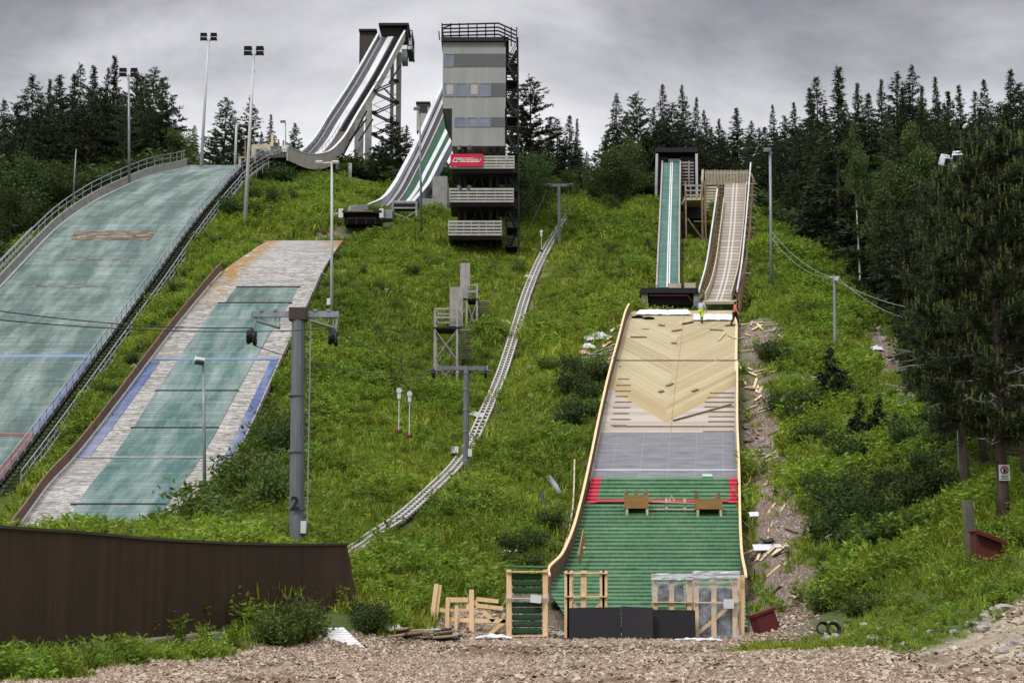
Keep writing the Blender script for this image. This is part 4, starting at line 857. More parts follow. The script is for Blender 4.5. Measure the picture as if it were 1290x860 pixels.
for dx, nm, A, B in ((1, 'side_frame', (1, 921, 929), None), (-1, 'side_frame', (0, 0, 0), None)):
    mb = MB(); mb.sweep([WD.pt(y, 1 if dx > 0 else 0) + Vector((dx * .62, 0, -.1)) for y in np.linspace(y0 + .8, y1 - .2, 30)], [(-.04, -.06), (.04, -.06), (.04, .06), (-.04, .06)])
    for y in np.arange(y0 + .8, y1, 1.25):
        p = WD.pt(y, 1 if dx > 0 else 0); e = p + Vector((dx * .62, 0, -.1)); mb.bar(p + Vector((0, 0, -.1)), e, .12, .1); mb.bar(e, e + Vector((0, 0, 1.0)), .09); mb.bar(p + Vector((dx * .1, 0, .65)), e, .07)
        mb.bar(e, gz(e.x, e.y) - Vector((0, 0, .4)), .12)
        if dx > 0: mb.bar(e + Vector((0, 0, .1)), e + Vector((.5, 0, -.2)), .1, .08)
    mb.build(nm, M['oldwood'], T)
mb = MB(); 
for k in range(30): p, q = at(889 + k * 1.83, 214.5 + random.uniform(-.6, .6), 161.5), at(889 + k * 1.83, 233, 161.5); mb.bar(p, q, .08, .03, up=(0, 1, 0))
mb.bar(at(888, 218, 161.7), at(944, 218, 161.7), .06, .12); mb.bar(at(888, 231, 161.7), at(944, 231, 161.7), .06, .12); mb.build('slat_fence', M['palewood'], T)
mb = MB()
for k in range(9): mb.bar(at(887, 236 + k * 3.6, 158.5 - k * .2), at(904, 236 + k * 3.6, 158.5 - k * .2), .06, .2)
mb.build('board_wall', M['palewood'], T)
mb = MB(); mb.bar(at(885.5, 214, 158), at(883, 262, 157), .2); mb.bar(at(883, 262, 157), at(883, 277, 157), .2); mb.bar(at(946, 218, 160), at(951, 230, 160.2), .1); 
for k in range(9): p = at(944 - k * 1.1, 232 + k * 14, 160 - k * 3); mb.bar(p, p + Vector((.75, 0, 0)), .16, .08)
mb.build('post', M['palewood'], T)
T = thing('scaffold', 'rough timber scaffold over a dark gap between the two right inruns', 'scaffold', at(875, 320, 148))
mb = MB()
for x in (863.5, 884, 888): mb.bar(at(x, 228, 156), gz(at(x, 228, 156).x, 156) - Vector((0, 0, .4)), .17); mb.bar(at(x, 240, 150), gz(at(x, 240, 150).x, 150) - Vector((0, 0, .4)), .15)
mb.bar(at(866, 275, 152), at(884, 300, 152), .12); mb.bar(at(870, 303, 150), at(896, 303, 150), .14, .1); mb.bar(at(878, 317, 147), at(895, 317, 147), .14, .1); mb.bar(at(874, 279, 153), at(898, 279, 153), .14, .1); mb.build('frame', M['oldwood'], T)
mb = MB(); quadbox(mb, (862, 249), (886, 252), 153, 158); mb.build('deck', M['palewood'], T); mb = MB(); quadbox(mb, (864, 253), (885, 275), 156, 158); mb.build('void_shade_fill', M['dark'], T)  # last box: added dark fill standing in for the shaded void below the deck
mb = MB()
for py in (234, 240, 246): mb.bar(at(863, py, 153), at(884, py, 153), .06, .14)
for x in (863.5, 870, 877): mb.bar(at(x, 232, 153), at(x, 250, 153), .1)
mb.build('railing', M['greywood'], T)
# --- two coaches' stands on the grass
def stand(label, x0, x1, ytop, yplat, ybase, Yd, wall, dep=2.2, back=None):
    gpnt = gp((x0 + x1) / 2, ybase); Y = gpnt.y; T = thing('coach_stand', label, 'platform', gpnt, 'grey timber coach stands')
    mb = MB(); zb = gpnt.z - .4
    A = {}
    for i, px in enumerate((x0, x1)):
        for j, d in enumerate((0, dep)): p = at(px, ytop, Y) + Vector((.0, d, 0)); A[i, j] = p; mb.bar(p, (p.x, p.y, min(zb, tz(p.x, p.y) - .3)), .14)
    mb.build('posts', M['greywood'], T)
    zp = at(x0, yplat, Y).z; zt = A[0, 0].z
    mb = MB(); mb.box(((A[0, 0].x + A[1, 0].x) / 2, Y + dep / 2, zp), (A[1, 0].x - A[0, 0].x + .2, dep + .2, .12)); mb.build('deck', M['darkwood'], T)
    mb = MB()
    for (a, b) in (((0, 0), (1, 0)), ((0, 1), (1, 1)), ((0, 0), (0, 1)), ((1, 0), (1, 1))):
        for f_ in (1.0, .55): mb.bar((A[a].x, A[a].y - .05, zp + (zt - zp) * f_), (A[b].x, A[b].y - .05, zp + (zt - zp) * f_), .06, .13)
    mb.build('railing', M['greywood'], T)
    mb = MB(); zg = gpnt.z; n = max(1, round((zp - zg) / 2.3))
    for k in range(n):
        za, zc = zp - .1 - (zp - zg) * k / n, zp - .1 - (zp - zg) * (k + 1) / n
        for (a, b) in (((0, 0), (1, 0)), ((1, 0), (1, 1)), ((0, 1), (1, 1))): mb.bar((A[a].x, A[a].y - .06, za), (A[b].x, A[b].y - .06, zc), .1, .05); mb.bar((A[a].x, A[a].y + .06, zc), (A[b].x, A[b].y + .06, za), .1, .05)
    mb.build('cross_brace', M['greywood'], T)
    xa, xb, ya, yb = wall; mb = MB(); p, q = at(xa, ya, Y + dep * .5), at(xb, yb, Y + dep * .5); mb.box(((p.x + q.x) / 2, Y + dep * .5, (p.z + q.z) / 2), (q.x - p.x, 1.0, p.z - q.z)); mb.build('screen_wall', M['greywood'], T)
    mb = MB()
    for k in range(14): mb.bar(Vector((A[1, 0].x + .1, Y + .3 + k * .34, zp - .1 - k * .12)), Vector((A[1, 0].x + .9, Y + .3 + k * .34, zp - .1 - k * .12)), .26, .05)
    mb.build('side_steps', M['greywood'], T)
    return T
stand('larger grey timber coach stand with tall crossed legs, lower on the slope', 548, 576, 389, 413, 490, 0, (567, 583, 363, 412))
stand('smaller grey timber coach stand uphill of the taller one, with a mast', 588, 601, 359, 377, 418, 0, (580, 592, 333, 377), 2.0)
# ------------------------------------------------------------------ lamp posts
def lamp_post(label, base, top, r0, r1, heads, mat='whitepole', name='lamp_post', group='tall floodlight and lamp posts'):
    base = Vector(base); top = Vector(top); T = thing(name, label, 'lamp post', base, group)
    mb = MB(); mb.tube([base - Vector((0, 0, .6)), base.lerp(top, .5), top], [r0, (r0 + r1) / 2, r1], 10); mb.build('pole', M[mat], T, smooth=True)
    if heads == 'flood':
        mb = MB(); mb.bar(top + Vector((-.55, 0, -.15)), top + Vector((.55, 0, -.15)), .09)
        for dz in (-.9, -1.8): mb.bar(top + Vector((0, -.06, dz)), top + Vector((.16, -.06, dz)), .05)
        mb.build('crossarm', M['galv'], T)
        for sx in (-1, 1):
            for dz in (0, .48):
                c = top + Vector((sx * .55, -.1, dz - .05)); R = Matrix.Rotation(.35, 3, 'X') @ Matrix.Rotation(sx * .25, 3, 'Z'); mb = MB(); mb.box(c, (.66, .3, .4), R); mb.box(c + Vector((0, .22, .03)), (.36, .22, .26), R); mb.bar(c + Vector((-.36, .05, 0)), c + Vector((-.36, .05, -.26)), .04); mb.bar(c + Vector((.36, .05, 0)), c + Vector((.36, .05, -.26)), .04)
                h = mb.build('floodlight', M['dark'], T); mb = MB(); mb.box(c + R @ Vector((0, -.155, 0)), (.58, .02, .33), R); mb.build('lens', M['shade'], h)
    elif heads == 'box':
        c = top + Vector((-.18, -.25, .02)); R = Matrix.Rotation(-.35, 3, 'X') @ Matrix.Rotation(.3, 3, 'Z'); mb = MB(); mb.box(c, (.62, .55, .26), R); mb.box(c + R @ Vector((0, -.3, -.02)), (.5, .1, .16), R); h = mb.build('lamp_head', M['plastic'], T, bevel=.03); mb = MB(); mb.box(c + R @ Vector((0, -.05, -.14)), (.5, .42, .03), R); mb.build('lens', M['shade'], h)
        mb = MB(); mb.bar(top, c, .06); mb.build('bracket', M['galv'], T)
    elif heads == 'twin':
        mb = MB(); mb.bar(top + Vector((-1.0, 0, -.05)), top + Vector((.5, 0, .05)), .1); mb.build('crossarm', M['white'], T)
        for sx in (-.95, .3): mb = MB(); mb.box(top + Vector((sx, -.2, .0)), (.5, .55, .2), Matrix.Rotation(.3, 3, 'X')); mb.build('lamp_head', M['white'], T, bevel=.03)
    elif heads == 'small':
        mb = MB(); c = top + Vector((-.25, -.15, .02)); mb.box(c, (.55, .42, .3), Matrix.Rotation(.3, 3, 'X')); mb.bar(top, c, .06); mb.build('lamp_head', M['galv'], T, bevel=.02)
    return T
g1 = gp(308, 287); Y = g1.y
lamp_post('tall pole with four black floodlights standing on the grass right of the wide teal landing', g1, at(320, 67, Y), .19, .11, 'flood')
lamp_post('tall pole with four black floodlights standing behind the crest of the wide teal landing', at(253, 214, 176), at(263, 49, 176), .19, .11, 'flood')
lamp_post('shorter floodlight pole rising from the left wall of the wide teal landing', at(163, 222, 159), at(162, 94, 159), .14, .09, 'flood', 'galv')
g1 = gp(418, 400); Y = g1.y; T = lamp_post('slim pale lamp pole with twin flat heads beside the bleached white landing', g1, at(418, 205, Y), .13, .08, 'twin')
mb = MB(); mb.box(at(414, 380, Y - .15), (.28, .16, .5)); mb.build('junction_box', M['white'], T)
p = at(258.5, 628, 97.4); lamp_post('short lamp pole with a boxy white head in front of the bleached white landing', gz(p.x, 97.4), at(256, 456, 97.4), .12, .07, 'box', 'galv')
g1 = gp(972, 366); lamp_post('slim grey lamp pole right of the wooden inrun', g1, at(970, 190, g1.y), .14, .1, 'small', 'galv')
p = at(1206, 470, 76); lamp_post('pale lamp pole with silver floodlights half hidden in the big pine', gz(p.x, 76), at(1202, 203, 76), .17, .15, 'none')
T = COL.objects.get('lamp_post.006'); tp_ = at(1202, 200, 76); 
for dx, rz in ((-.45, .5), (.12, -.3)):
    mb = MB(); R = Matrix.Rotation(rz, 3, 'Z') @ Matrix.Rotation(.4, 3, 'X'); c = tp_ + Vector((dx, -.15, .05 - abs(dx) * .5)); mb.box(c, (.5, .4, .42), R); mb.box(c + R @ Vector((0, .1, .25)), (.42, .24, .12), R); h = mb.build('floodlight', M['plastic'], T, bevel=.04); mb = MB(); mb.box(c + R @ Vector((0, -.21, 0)), (.42, .03, .34), R); mb.build('lens', M['shade'], h)
lamp_post('slim grey pole standing in front of the green tracks left of the tower', at(531, 281, 147), at(528.5, 138, 147), .12, .07, 'small', 'galv')
lamp_post('short pale pole behind the takeoff platform of the wide landing', at(296, 214, 181), at(298, 152, 181), .16, .12, 'small')
lamp_post('thin bare steel post on the left wall of the wide teal landing', at(92, 250, 151), at(96, 188, 151), .06, .05, 'none', 'galv')
lamp_post('tiny thin lamp pole beyond the takeoff platform of the wide landing', at(360, 190, 181), at(359.5, 154, 181), .06, .05, 'small', 'galv')

# ------------------------------------------------------------------ lift pylons, ropes, hangers
def sag(p, q, s, n=14): p, q = Vector(p), Vector(q); return [p.lerp(q, i / n) - Vector((0, 0, s * 4 * (i / n) * (1 - i / n))) for i in range(n + 1)]
def cable(name, label, pts, r, mat='cable', group=None): mb = MB(); mb.tube(pts, r, 5); return tag(mb.build(name, M[mat], None, True), label, 'cable', group)
GP_ = 'ski lift pylons up the slope'
def sheave(mb, c, r=.26, w=.1):
    mb.tube([c + Vector((-w, 0, 0)), c + Vector((w, 0, 0))], r, 12); 
b2 = gp(372, 690); Y2_ = b2.y
T = thing('lift_pylon', 'nearest thick lift pylon marked 2 with cross arm and pulley wheels', 'pylon', b2, GP_)
top = at(376, 396, Y2_); k_ = ppm(top); bx = Vector((b2.x + .05, b2.y, b2.z - .6))
mb = MB(); mb.tube([bx, top], [.32, .29], 12)
for py in (497, 568, 640): 
    c = at(373.5, py, Y2_); mb.tube([c - Vector((0, 0, .06)), c + Vector((0, 0, .06))], .37, 12)
mb.build('mast', M['pylon'], T)
mb = MB(); mb.box(top + Vector((0, 0, .0)), (.78, .6, .56)); mb.build('head', M['brownwall'], T, bevel=.03)
A0, A1 = at(317, 398, Y2_), at(427, 398, Y2_); A1.z = A0.z = top.z + .0
mb = MB(); mb.bar(A0, top + Vector((-.4, 0, 0)), .22, .26); mb.bar(top + Vector((.4, 0, 0)), A1, .22, .26)
for px in (330, 347, 397, 414): c = at(px, 394, Y2_); mb.box((c.x, c.y, top.z + .17), (.16, .3, .1)); mb.bar((c.x, c.y, top.z), (c.x, c.y, top.z - .35), .05)
mb.build('cross_arm', M['galv'], T)
for s_, xa, xb in ((-1, 324, 352), (1, 392, 420)):
    a, b = at(xa, 404, Y2_), at(xb, 413, Y2_); mb = MB(); R = Matrix.Rotation(.30, 3, 'Y'); mb.box((a + b) / 2, ((b - a).length, .5, .07), R); mb.bar(b, Vector((b.x, b.y, top.z)), .06); mb.bar(a, Vector((a.x, a.y, top.z)), .06); mb.build('work_platform', M['galv'], T)
W1, W2 = at(319, 424, Y2_), at(422, 425, Y2_)
for W, nm in ((W1, 'rod'), (W2, 'rod')):
    mb = MB(); mb.bar(W + Vector((0, 0, .2)), (W.x + .12, W.y, top.z), .1); mb.build('hanger_arm', M['galv'], T)
    for yo in (-.45, .0, .45): 
        mb = MB(); c = W + Vector((.0 if yo else -.2, yo, 0)); sheave(mb, c, .33, .06); w_ = mb.build('pulley', M['dark'], T); mb = MB(); mb.tube([c + Vector((-.09, 0, 0)), c + Vector((.09, 0, 0))], .1, 8); mb.build('hub', M['galv'], w_)
mb = MB(); lx = b2.x + .5
for z0 in np.arange(b2.z + .5, top.z - .7, .33): mb.bar((lx - .12, Y2_ - .1, z0), (lx + .04, Y2_ - .1, z0), .03)
mb.bar((lx, Y2_ - .1, b2.z), (lx, Y2_ - .1, top.z - .4), .05); mb.build('ladder', M['galv'], T)
mb = MB(); c = at(382.5, 664, Y2_ - .25); mb.box(c, (.24, .25, .52)); mb.build('junction_box', M['white'], T, bevel=.02)
text_obj('number', '2', .72, M['black'], T, at(371.5, 634, Y2_ - .45) - b2, bold=.03)
b3 = gp(587, 592); Y3 = b3.y
def small_pylon(label, base, topz, r, arm, mat='pylon', drop=.45):
    T = thing('lift_pylon', label, 'pylon', base, GP_); top = Vector((base.x, base.y, topz)); mb = MB(); mb.tube([base - Vector((0, 0, .6)), top], r, 10); mb.build('mast', M[mat], T)
    mb = MB(); mb.bar((base.x + arm[0], base.y, topz - .12), (base.x + arm[1], base.y, topz - .12), .2, .24); mb.build('cross_arm', M[mat], T); out = []
    for a in arm:
        c = Vector((base.x + a, base.y - .05, topz - drop)); mb = MB(); sheave(mb, c, .27, .07); w_ = mb.build('pulley', M['dark'], T); mb = MB(); mb.tube([c + Vector((-.1, 0, 0)), c + Vector((.1, 0, 0))], .08, 8); mb.build('hub', M['galv'], w_)
        mb = MB(); sheave(mb, c + Vector((0, -.6, -.05)), .27, .07); mb.build('pulley', M['dark'], T); mb = MB(); mb.bar(c + Vector((0, .1, .1)), c + Vector((0, -.7, .08)), .08); mb.bar(c + Vector((.1, -.3, .1)), (c.x + .1, c.y - .25, topz), .07); mb.bar(c + Vector((-.35, -.3, .16)), c + Vector((.35, -.3, .16)), .3, .04); mb.build('hanger_arm', M['galv'], T); out.append(c)
    return out, T
z3 = at(587, 461, Y3).z; (L3_, R3_), T = small_pylon('dark slim lift pylon beside the pale rail track halfway up the slope', b3, z3, .17, (-1.85, 1.1))
mb = MB(); c = at(592, 570, Y3 - .1); mb.box(c, (.22, .2, .42)); mb.build('junction_box', M['white'], T)
mb = MB()
for py in (490, 516, 543, 580): c = at(587, py, Y3); mb.tube([c - Vector((0, 0, .04)), c + Vector((0, 0, .04))], .2, 10)
mb.build('flange', M['galv'], T)
b4 = gp(704.5, 312); z4 = at(704, 232, b4.y).z; (L4_, R4_), T = small_pylon('small lift pylon on the upper slope beside the top of the rail track', b4, z4, .16, (-1.0, 1.0), 'pylon', .3)
b5 = gz(at(740, 260, 196).x, 196); z5 = at(740, 200, 196).z; (L5_, R5_), T = small_pylon('farthest lift pylon among the trees at the top', b5, z5, .14, (-.9, .9), 'pylon', .3)
GC = 'lift haul ropes'
cable('haul_rope', 'upper dark haul rope crossing the left landings to the pylon marked 2', sag(at(-60, 383, 52), W1 + Vector((0, -.4, .33)), .25), .022, group=GC)
cable('haul_rope', 'lower dark haul rope crossing the left landings beneath the upper one', sag(at(-60, 397, 52), W2 + Vector((0, -.4, .33)), .3), .022, group=GC)
for P_a, P_b, s_, nm in ((W1 + Vector((0, .4, -.33)), L3_, .5, 'left'), (W2 + Vector((0, .4, .33)), R3_, .6, 'right')): cable('haul_rope', f'{nm} hand dark haul rope from the pylon marked 2 up to the slim dark pylon', sag(P_a, P_b, s_), .022, group=GC)
for P_a, P_b, nm in ((L3_, L4_, 'left'), (R3_, R4_, 'right')): cable('haul_rope', f'{nm} hand haul rope from the slim dark pylon to the small upper pylon', sag(P_a, P_b, 1.2), .013, 'cable', GC)
for P_a, P_b, nm in ((L4_, L5_, 'left'), (R4_, R5_, 'right')): cable('haul_rope', f'{nm} hand haul rope from the small upper pylon to the farthest pylon', sag(P_a, P_b, .9), .013, 'cable', GC)
def hanger(label, rope, y, L=2.2):
    a, b, s = rope; t_ = (y - a.y) / (b.y - a.y); p = a.lerp(b, t_) - Vector((0, 0, s * 4 * t_ * (1 - t_))); T = thing('drag_lift_hanger', label, 'lift hanger', p, 'drag lift hangers')
    mb = MB(); mb.tube([p, p + Vector((0, -.05, -.5)), p + Vector((.05, -.1, -1.0)), p + Vector((.35, -.1, -1.3)), p + Vector((.42, -.1, -1.5))], .022, 6); mb.build('hook', M['dark'], T)
    q = p + Vector((.42, -.1, -1.5)); mb = MB(); mb.tube([q + Vector((0, -.1, -.1)), q + Vector((0, .1, -.1))], .13, 12); mb.box(q + Vector((0, 0, -.3)), (.16, .14, .4)); mb.build('reel', M['plastic'], T)
    mb = MB(); mb.tube([q + Vector((0, 0, -.5)), q + Vector((0, 0, -.5 - L))], .025, 6); mb.build('tow_bar', M['white'], T); mb = MB(); mb.tube([q + Vector((0, 0, -.5 - L)), q + Vector((0, 0, -.62 - L))], [.16, .18], 10); mb.build('seat_disc', M['red'] if L > 1.45 else M['dark'], T)
hanger('drag lift hanger with red disc, left of the pair over the grass', (W2 + Vector((0, .4, .33)), R3_, .6), 79.0, 1.5)
hanger('drag lift hanger with dull disc, right of the pair over the grass', (W2 + Vector((0, .4, .33)), R3_, .6), 80.5, 1.6)
hanger('small drag lift hanger near the tower on the upper slope', (L3_, L4_, 1.2), 139, 1.2); hanger('tiny drag lift hanger beyond the small upper pylon', (L4_, L5_, .9), 178, 1.2)
# overhead line on the right
b6 = gp(1052, 449); T = thing('utility_pole', 'slim grey utility pole with insulators on the right slope', 'pole', b6); t6 = at(1051, 347, b6.y)
mb = MB(); mb.tube([b6 - Vector((0, 0, .5)), t6], [.12, .09], 8); mb.build('pole', M['galv'], T); mb = MB(); mb.bar(t6 + Vector((-.35, 0, -.1)), t6 + Vector((.35, 0, -.1)), .08); mb.box(t6 + Vector((.1, -.1, -.25)), (.3, .2, .25)); mb.build('insulators', M['whitepole'], T)
GR_ = 'pale overhead cables on the right slope'
cable('cable', 'upper pale overhead cable from the lamp pole to the utility pole', sag(at(972, 292, 129), t6 + Vector((-.3, 0, -.1)), .5), .014, 'palecable', GR_); cable('cable', 'lower pale overhead cable from the lamp pole to the utility pole', sag(at(972, 300, 129), t6 + Vector((.3, 0, -.2)), .9), .014, 'palecable', GR_)
cable('cable', 'upper pale overhead cable from the utility pole into the trees', sag(t6 + Vector((-.3, 0, -.1)), at(1165, 391, 101), .35), .014, 'palecable', GR_); cable('cable', 'lower pale overhead cable from the utility pole into the trees', sag(t6 + Vector((.3, 0, -.2)), at(1165, 405, 101), .6), .014, 'palecable', GR_)

# ------------------------------------------------------------------ rail track up the grass
RP = smooth_line([gp(*p) + Vector((0, 0, .28)) for p in ((440, 703), (470, 681), (500, 661), (545, 621), (577, 588), (597, 555), (613, 520), (630, 480), (648, 425), (662, 378), (676, 342), (697, 302), (712, 281), (727, 262))], 150)
T = thing('rail_track', 'narrow pale plank rail track winding up the grass slope', 'rail track', RP[0])
for a in (-.34, 0, .34): mb = MB(); mb.sweep(off(RP, a), [(-.055, -.05), (.055, -.05), (.055, .05), (-.055, .05)]); mb.build('rail', M['rail_light'], T)
mb = MB(); acc = nxt = 0.
for k in range(len(RP) - 1):
    d = (RP[k + 1] - RP[k]); L = d.length; d /= L; sd = Vector((d.y, -d.x, 0)).normalized()
    while nxt < acc + L: q = RP[k] + d * (nxt - acc) - Vector((0, 0, .055)); mb.bar(q - sd * .42, q + sd * .42, .2, .05, up=d.cross(sd)); nxt += .55
    acc += L
mb.build('sleepers', M['rail_light'], T)
mb = MB(); mb.sweep(off(RP, 0, -.16), [(-.4, -.06), (.4, -.06), (.4, 0), (-.4, 0)]); mb.build('dark_gap_strip', M['darkwood'], T)  # added dark strip imitating the dark grass seen through the track gaps
for i, (px, py) in enumerate(((571, 572), (637, 410), (659, 425), (601, 527), (667, 352))):
    q = gp(px, py); mb = MB(); mb.box(q + Vector((0, 0, .25)), (.6, .9, .06), Matrix.Rotation(.5, 3, 'X') @ Matrix.Rotation(.3 * i, 3, 'Z')); tag(mb.build('loose_board', M['rail_light']), ('pale board lying left of the rail track near the slim dark pylon', 'pale board lying left of the rail track above the coach stands', 'pale board lying right of the rail track above the coach stands', 'pale board lying on the left of the track behind the slim dark pylon', 'pale board lying beside the upper part of the rail track')[i], 'board')

# ------------------------------------------------------------------ brown steel wall in front
t = NT('dark_brown_steel_sheet'); v = t.coord('UV'); u, vv, _ = t.sep(v); st_ = t.noise(t.coord('UV', (.9, .03, 1)), 2, 5, .6); big = t.noise(t.coord('UV', (.3, .3, 1)), 1, 3)
c = t.mix(t.rng(st_, .3, .7), lin(60, 46, 36), lin(82, 64, 51)); c = t.mix(t.rng(big, .45, .7, 0, .5), c, lin(56, 46, 38)); c = t.mix(t.rng(frac(t, u, 1.25), 0, .012, .5, 0), c, lin(26, 21, 19)); c = t.mix(t.rng(t.noise(t.coord('UV', (3.1, .12, 1)), 2, 2), .74, .77, 0, .35), c, lin(150, 138, 124))
M['brownsteel'] = t.done(c, .55); 
WT = smooth_line([at(-160, 650, 37.5), at(-60, 659, 41), at(0, 664, 44), at(100, 671, 48.5), at(190, 679, 52.5), at(280, 684, 56), at(360, 686, 59.2), at(437, 686, 62)], 60)
WB = [Vector((p.x, p.y, .05)) for p in WT]
fz = lambda x: float(np.interp(x, [-20, -13.5, -9.2, -6.2], [.0, .1, .5, 1.3]))
i0 = np.where((ys > 20) & (ys < 64))[0]
wx = [p.x for p in WT]; wy = [p.y for p in WT]
for i in i0:
    for j in np.where((xs > -20) & (xs < -5.6))[0]:
        yw = np.interp(xs[j], wx, wy)
        if ys[i] < yw + .2: Z[i, j] = min(Z[i, j], fz(xs[j]) * np.clip((ys[i] - yw + 9) / 9, 0, 1) + .02)
        elif ys[i] < yw + 3: Z[i, j] = min(Z[i, j], float(np.interp(xs[j], wx, [p.z for p in WT])) - .45)
Z2 = Z[np.ix_(ii, jj)] + np.clip(far, 0, 1) * 4; V[:, 2] = Z2.ravel(); ground.data.vertices.foreach_set('co', V.astype(np.float32).ravel()); ground.data.update()
T = thing('steel_wall', 'curved dark brown steel wall in the left foreground', 'wall', WT[30] - Vector((0, 0, 3)))
mb = MB(); s_ = np.concatenate([[0], np.cumsum([(WT[k + 1] - WT[k]).length for k in range(len(WT) - 1)])]); n = 8; Pf, Uf, Pb = [], [], []
for r in range(n + 1):
    f_ = r / n; row, ur, rb = [], [], []
    for k, p in enumerate(WT):
        zb = fz(p.x) - .5; e = max(0, (k - 50) / 9) ** 2 * .62 * (1 - f_) if k > 50 else 0
        q = Vector((p.x + e * .9, p.y + e * .4, zb + (p.z - zb) * f_)); row.append(q); ur.append((s_[k] + e, q.z)); rb.append(q + Vector((-.03, .1, 0)))
    Pf.append(row); Uf.append(ur); Pb.append(rb)
mb.grid(Pf, Uf); mb.grid([r[::-1] for r in Pb], [u_[::-1] for u_ in Uf]); mb.grid([[Pf[r][-1], Pb[r][-1]] for r in range(n + 1)]); mb.build('sheet', M['brownsteel'], T)
mb = MB(); mb.sweep([p + Vector((0, .05, .03)) for p in WT], [(-.09, -.05), (.09, -.05), (.09, .03), (-.09, .03)]); mb.build('top_rail', M['brownwall'], T)
mb = MB(); ft = [Vector((p.x + .12, p.y - .32, fz(p.x))) for p in WT[26:44]]; mb.sweep(ft, [(-.22, -.5), (.22, -.5), (.2, .16), (-.2, .2)]); mb.build('footing', M['concretefoot'], T)
p, q = gp(443, 815), at(417, 789.5, gp(443, 815).y + 1.6); d = Vector((1.0, .0, 0)); mb = MB(); nrm = Vector((0, -.3, 1)).normalized()
for k in range(8): a = p.lerp(q, k / 8 + .01); b = p.lerp(q, (k + 1) / 8 - .01); mb.poly([a - d * .42, a + d * .42, b + d * .42, b - d * .42]); mb.box((a + b) / 2 - Vector((0, .02, .06)), (.62, .14, .06))
o = mb.build('slatted_board', M['white']); o.modifiers.new('thickness', 'SOLIDIFY').thickness = .05; tag(o, 'white slatted board leaning in the weeds at the end of the brown wall', 'board')

# ------------------------------------------------------------------ crates and rubble in front of the landing
YC = 62.0
def cpt(px, py, dy=0.0): return at(px, py, YC) + Vector((0, dy, 0))
t = NT('clear_plastic_wrap'); v = t.coord('Object'); nn = t.noise(v, 1.8, 4, .65); tr = t.node('ShaderNodeBsdfTransparent'); mx = t.node('ShaderNodeMixShader')
t.done(lin(232, 238, 242), .15); t.b.inputs['Specular IOR Level'].default_value = .6; t.bump(nn, 1, .08); t.put(mx.inputs[0], t.rng(nn, .40, .68, .10, .46)); t.l.new(tr.outputs[0], mx.inputs[1]); t.l.new(t.b.outputs[0], mx.inputs[2]); t.l.new(mx.outputs[0], t.out.inputs[0]); M['wrap'] = t.m
M['paper'] = pbr('white_label_paper', lin(220, 222, 224), lin(234, 235, 236), 3, .6, bump=.1)
M['crategreen'] = pbr('folded_green_mats', lin(34, 62, 44), lin(54, 90, 62), 6, .8, (1, 1, 3))
def frame(mb, x0, yt, x1, yb, dy, posts, rails, w=6.2, th=.05, diag=()):
    for f_ in posts: px = x0 + (x1 - x0) * f_; px = min(max(px, x0 + w / 2), x1 - w / 2); mb.bar(cpt(px, yb, dy), cpt(px, yt, dy), w / 34, th, up=(0, 1, 0))
    for f_, ww in rails: py = yt + (yb - yt) * f_; py = min(max(py, yt + ww / 2), yb - ww / 2); mb.bar(cpt(x0, py, dy - th / 2 - .027), cpt(x1, py, dy - th / 2 - .027), ww / 34, .05, up=(0, 0, 1)) 
    for (a, b) in diag: mb.bar(cpt(x0 + (x1 - x0) * a[0], yt + (yb - yt) * a[1], dy + th / 2 + .03), cpt(x0 + (x1 - x0) * b[0], yt + (yb - yt) * b[1], dy + th / 2 + .03), .13, .04, up=(0, 1, 0))
GK = 'timber transport crates in front of the green landing'
def crate(label, x0, yt, x1, yb, depth, posts, rails, diag=(), loc=None):
    T = thing('crate', label, 'crate', cpt((x0 + x1) / 2, yb), GK)
    mb = MB(); frame(mb, x0, yt, x1, yb, 0, posts, rails, diag=diag); mb.build('front_frame', M['rawood'], T)
    mb = MB(); frame(mb, x0 + 2.5, yt - 1, x1 + 1.5, yb - 3, depth, posts, rails, diag=diag); mb.build('back_frame', M['rawood'], T)
    mb = MB()
    for px in (x0 + 2, x1 - 2):
        for f_ in (.03, .42, .95): py = yt + (yb - yt) * f_; mb.bar(cpt(px, py, .03), cpt(px, py, depth - .09), .05, .16)
    mb.build('side_rails', M['rawood'], T); return T
T = crate('timber crate packed with folded dark green mats and a green cover on top', 638, 717, 690, 803, 1.1, (0, 1), ((0.02, 5), (.42, 5), (.97, 5)))
for k in range(9):
    a, b = cpt(645, 722 + k * 8.6, .02), cpt(683, 722 + k * 8.6 + 7.4, .02); mb = MB(); mb.box(((a.x + b.x) / 2, YC + .56, (a.z + b.z) / 2), (b.x - a.x, 1.0, a.z - b.z)); mb.build('mat_bundle', M['crategreen'], T, bevel=.06)
mb = MB(); a = cpt(638, 715); b = cpt(690, 715); mb.box(((a.x + b.x) / 2, YC + .5, a.z + .04), (b.x - a.x + .05, 1.15, .08), Matrix.Rotation(.02, 3, 'Y')); mb.build('top_cover', M['newmat'], T, bevel=.03)
def wrapsheet(T, x0, yt, x1, yb, dy, depth=None, amp=.05, nx_=14, nz=8, seed=0):
    mb = MB(); P = []
    for i in range(nz + 1):
        row = []
        for j in range(nx_ + 1): f_, h_ = j / nx_, i / nz; p = cpt(x0 + (x1 - x0) * f_, yb + (yt - yb) * h_, dy); p += Vector((0, amp * noise.noise(Vector((j * .6, i * .9, seed))), amp * .6 * noise.noise(Vector((j * .5, seed, i))))); row.append(p)
        P.append(row)
    mb.grid(P); return mb.build('plastic_wrap', M['wrap'], T, True)
wrapsheet(T, 636, 748, 692, 758, -.13, seed=2)
mb = MB(); mb.box(cpt(675, 754, -.2), (.4, .02, .28), Matrix.Rotation(.1, 3, 'Y')); mb.build('label_paper', M['paper'], T)
